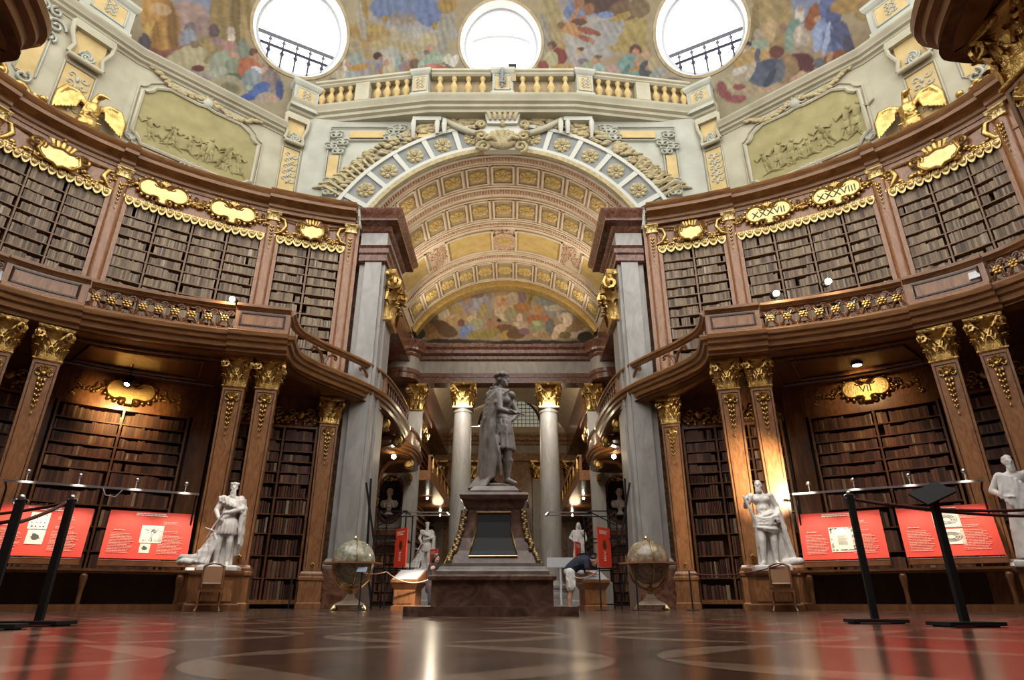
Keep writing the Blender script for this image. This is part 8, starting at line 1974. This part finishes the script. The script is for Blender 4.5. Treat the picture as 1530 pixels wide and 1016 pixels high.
# ================= camera and light =================
cd = bpy.data.cameras.new('camera'); cd.sensor_width = 36; cd.sensor_fit = 'HORIZONTAL'; cd.lens = 36 * 919.5 / 1530
cam = bpy.data.objects.new('camera', cd); COL.objects.link(cam)
cam.location = (.4, 0, .2); cam.rotation_euler = (R(90 + 23), 0, 0); cd.clip_end = 300; cd.clip_start = .02
SC.camera = cam
wd = bpy.data.worlds.new('world'); SC.world = wd; wd.use_nodes = True
bg = wd.node_tree.nodes['Background']; bg.inputs[0].default_value = (1.0, .975, .925, 1); bg.inputs[1].default_value = 2.2
SC.view_settings.view_transform = 'Standard'; SC.view_settings.look = 'None'; SC.view_settings.gamma = 1; SC.view_settings.exposure = 0.55
SC.view_settings.use_curve_mapping = False
def spotlamp(name, loc, aim, power, col=(1, .80, .55), size=60, blend=.6, rad=.06):
    ld = bpy.data.lights.new(name, 'SPOT'); ld.energy = power; ld.color = col; ld.spot_size = R(size); ld.spot_blend = blend; ld.shadow_soft_size = rad
    o = bpy.data.objects.new(name, ld); COL.objects.link(o); o.location = loc
    o.rotation_euler = (Vector(aim) - Vector(loc)).to_track_quat('-Z', 'Y').to_euler(); return o
def pointlamp(name, loc, power, col=(1, .80, .55), rad=.15):
    ld = bpy.data.lights.new(name, 'POINT'); ld.energy = power; ld.color = col; ld.shadow_soft_size = rad
    o = bpy.data.objects.new(name, ld); COL.objects.link(o); o.location = loc; return o
WARM = (1, .74, .44); NEUT = (1, .90, .76)
# lights of the wing, fill and lamps
for s in (-1, 1):
    for y, p in ((22.3, 260), (26.0, 440), (30.0, 380)):
        spotlamp('vault_fill', (s * 4.7, y, 14.0), (-s * 3.5, y + .2, 17.2), p, (1, .86, .66), 150, 1, .3)  # unseen spots added to brighten the vault
    pointlamp('wing_lamp', (s * 4.0, 27.5, 6.2), 25, WARM, .2)
    pointlamp('far_wing_fill', (s * 3.5, 41, 10.5), 260, (1, .82, .56), .3)  # fill light added to brighten the far wing, no lamp hangs there
    pointlamp('far_gallery_lamp', (s * 4.9, 45, 6.1), 22, WARM, .4)
    spotlamp('niche_wall_fill', (s * 2.2, 30.5, 11.0), (s * 3.6, 33.8, 7), 620, NEUT, 110, .8, .3)  # added mid-air spot that brightens the grey niche wall
# niche lamps
spotlamp('niche_spot_left', (-10.42, 16.42, 5.80), (-11.15, 17.65, 5.75), 330, (1, .62, .24), 95, .9, .05)
spotlamp('niche_spot_right', (10.25, 16.45, 6.36), (10.95, 17.45, 5.9), 55, (1, .66, .32), 95, .9, .06)
spotlamp('niche_wash_right', (10.25, 16.45, 6.36), (10.9, 17.3, 3.6), 120, (1, .60, .28), 80, .9, .06)
spotlamp('niche_wash_left', (-10.42, 16.42, 5.80), (-11.1, 17.55, 3.9), 130, (1, .60, .28), 80, .9, .06)
# board lamps
for s in (-1, 1):
    A, B = (s * 7.25, 15.5), (s * 10.75, 13.5)
    M, L_ = facemat(B if s < 0 else A, A if s < 0 else B)
    for f in (.12, .36, .64, .90): spotlamp('rail_lamp', M @ Vector((L_ * f, -.22, 2.80)), M @ Vector((L_ * f, .22, 1.6)), 56, (1, .84, .66), 75, .7, .05)
    spotlamp('statue_spot', (s * 5.0, 11.2, 6.6), (s * 6.22, 14.9, 1.9), 420, NEUT, 24, .8, .1)
spotlamp('pilaster_spot', (7.35, 14.55, 2.75), (6.95, 16.1, 3.1), 620, (1, .82, .56), 78, .7, .05)
spotlamp('desk_spot', (-1.75, 15.2, 1.75), (-2.0, 16.4, .25), 220, (1, .86, .68), 50, .6, .05)
spotlamp('desk_top_spot', (-1.6, 17.0, 2.4), (-2.1, 16.6, .9), 60, (1, .86, .68), 60, .6, .05)
for p in ((-7.40, 15.25, 7.98), (7.72, 15.08, 8.08), (8.95, 14.58, 8.19)): pointlamp('gallery_lamp', p, 40, (1, .82, .6), .08)
pointlamp('desk_lamp', (-1.5, 16.1, 1.9), 14, (1, .85, .65), .06)
spotlamp('emperor_spot', (5.5, 8.5, 8.0), (.1, 11.1, 3.0), 500, (.95, .95, 1), 24, .8, .15)
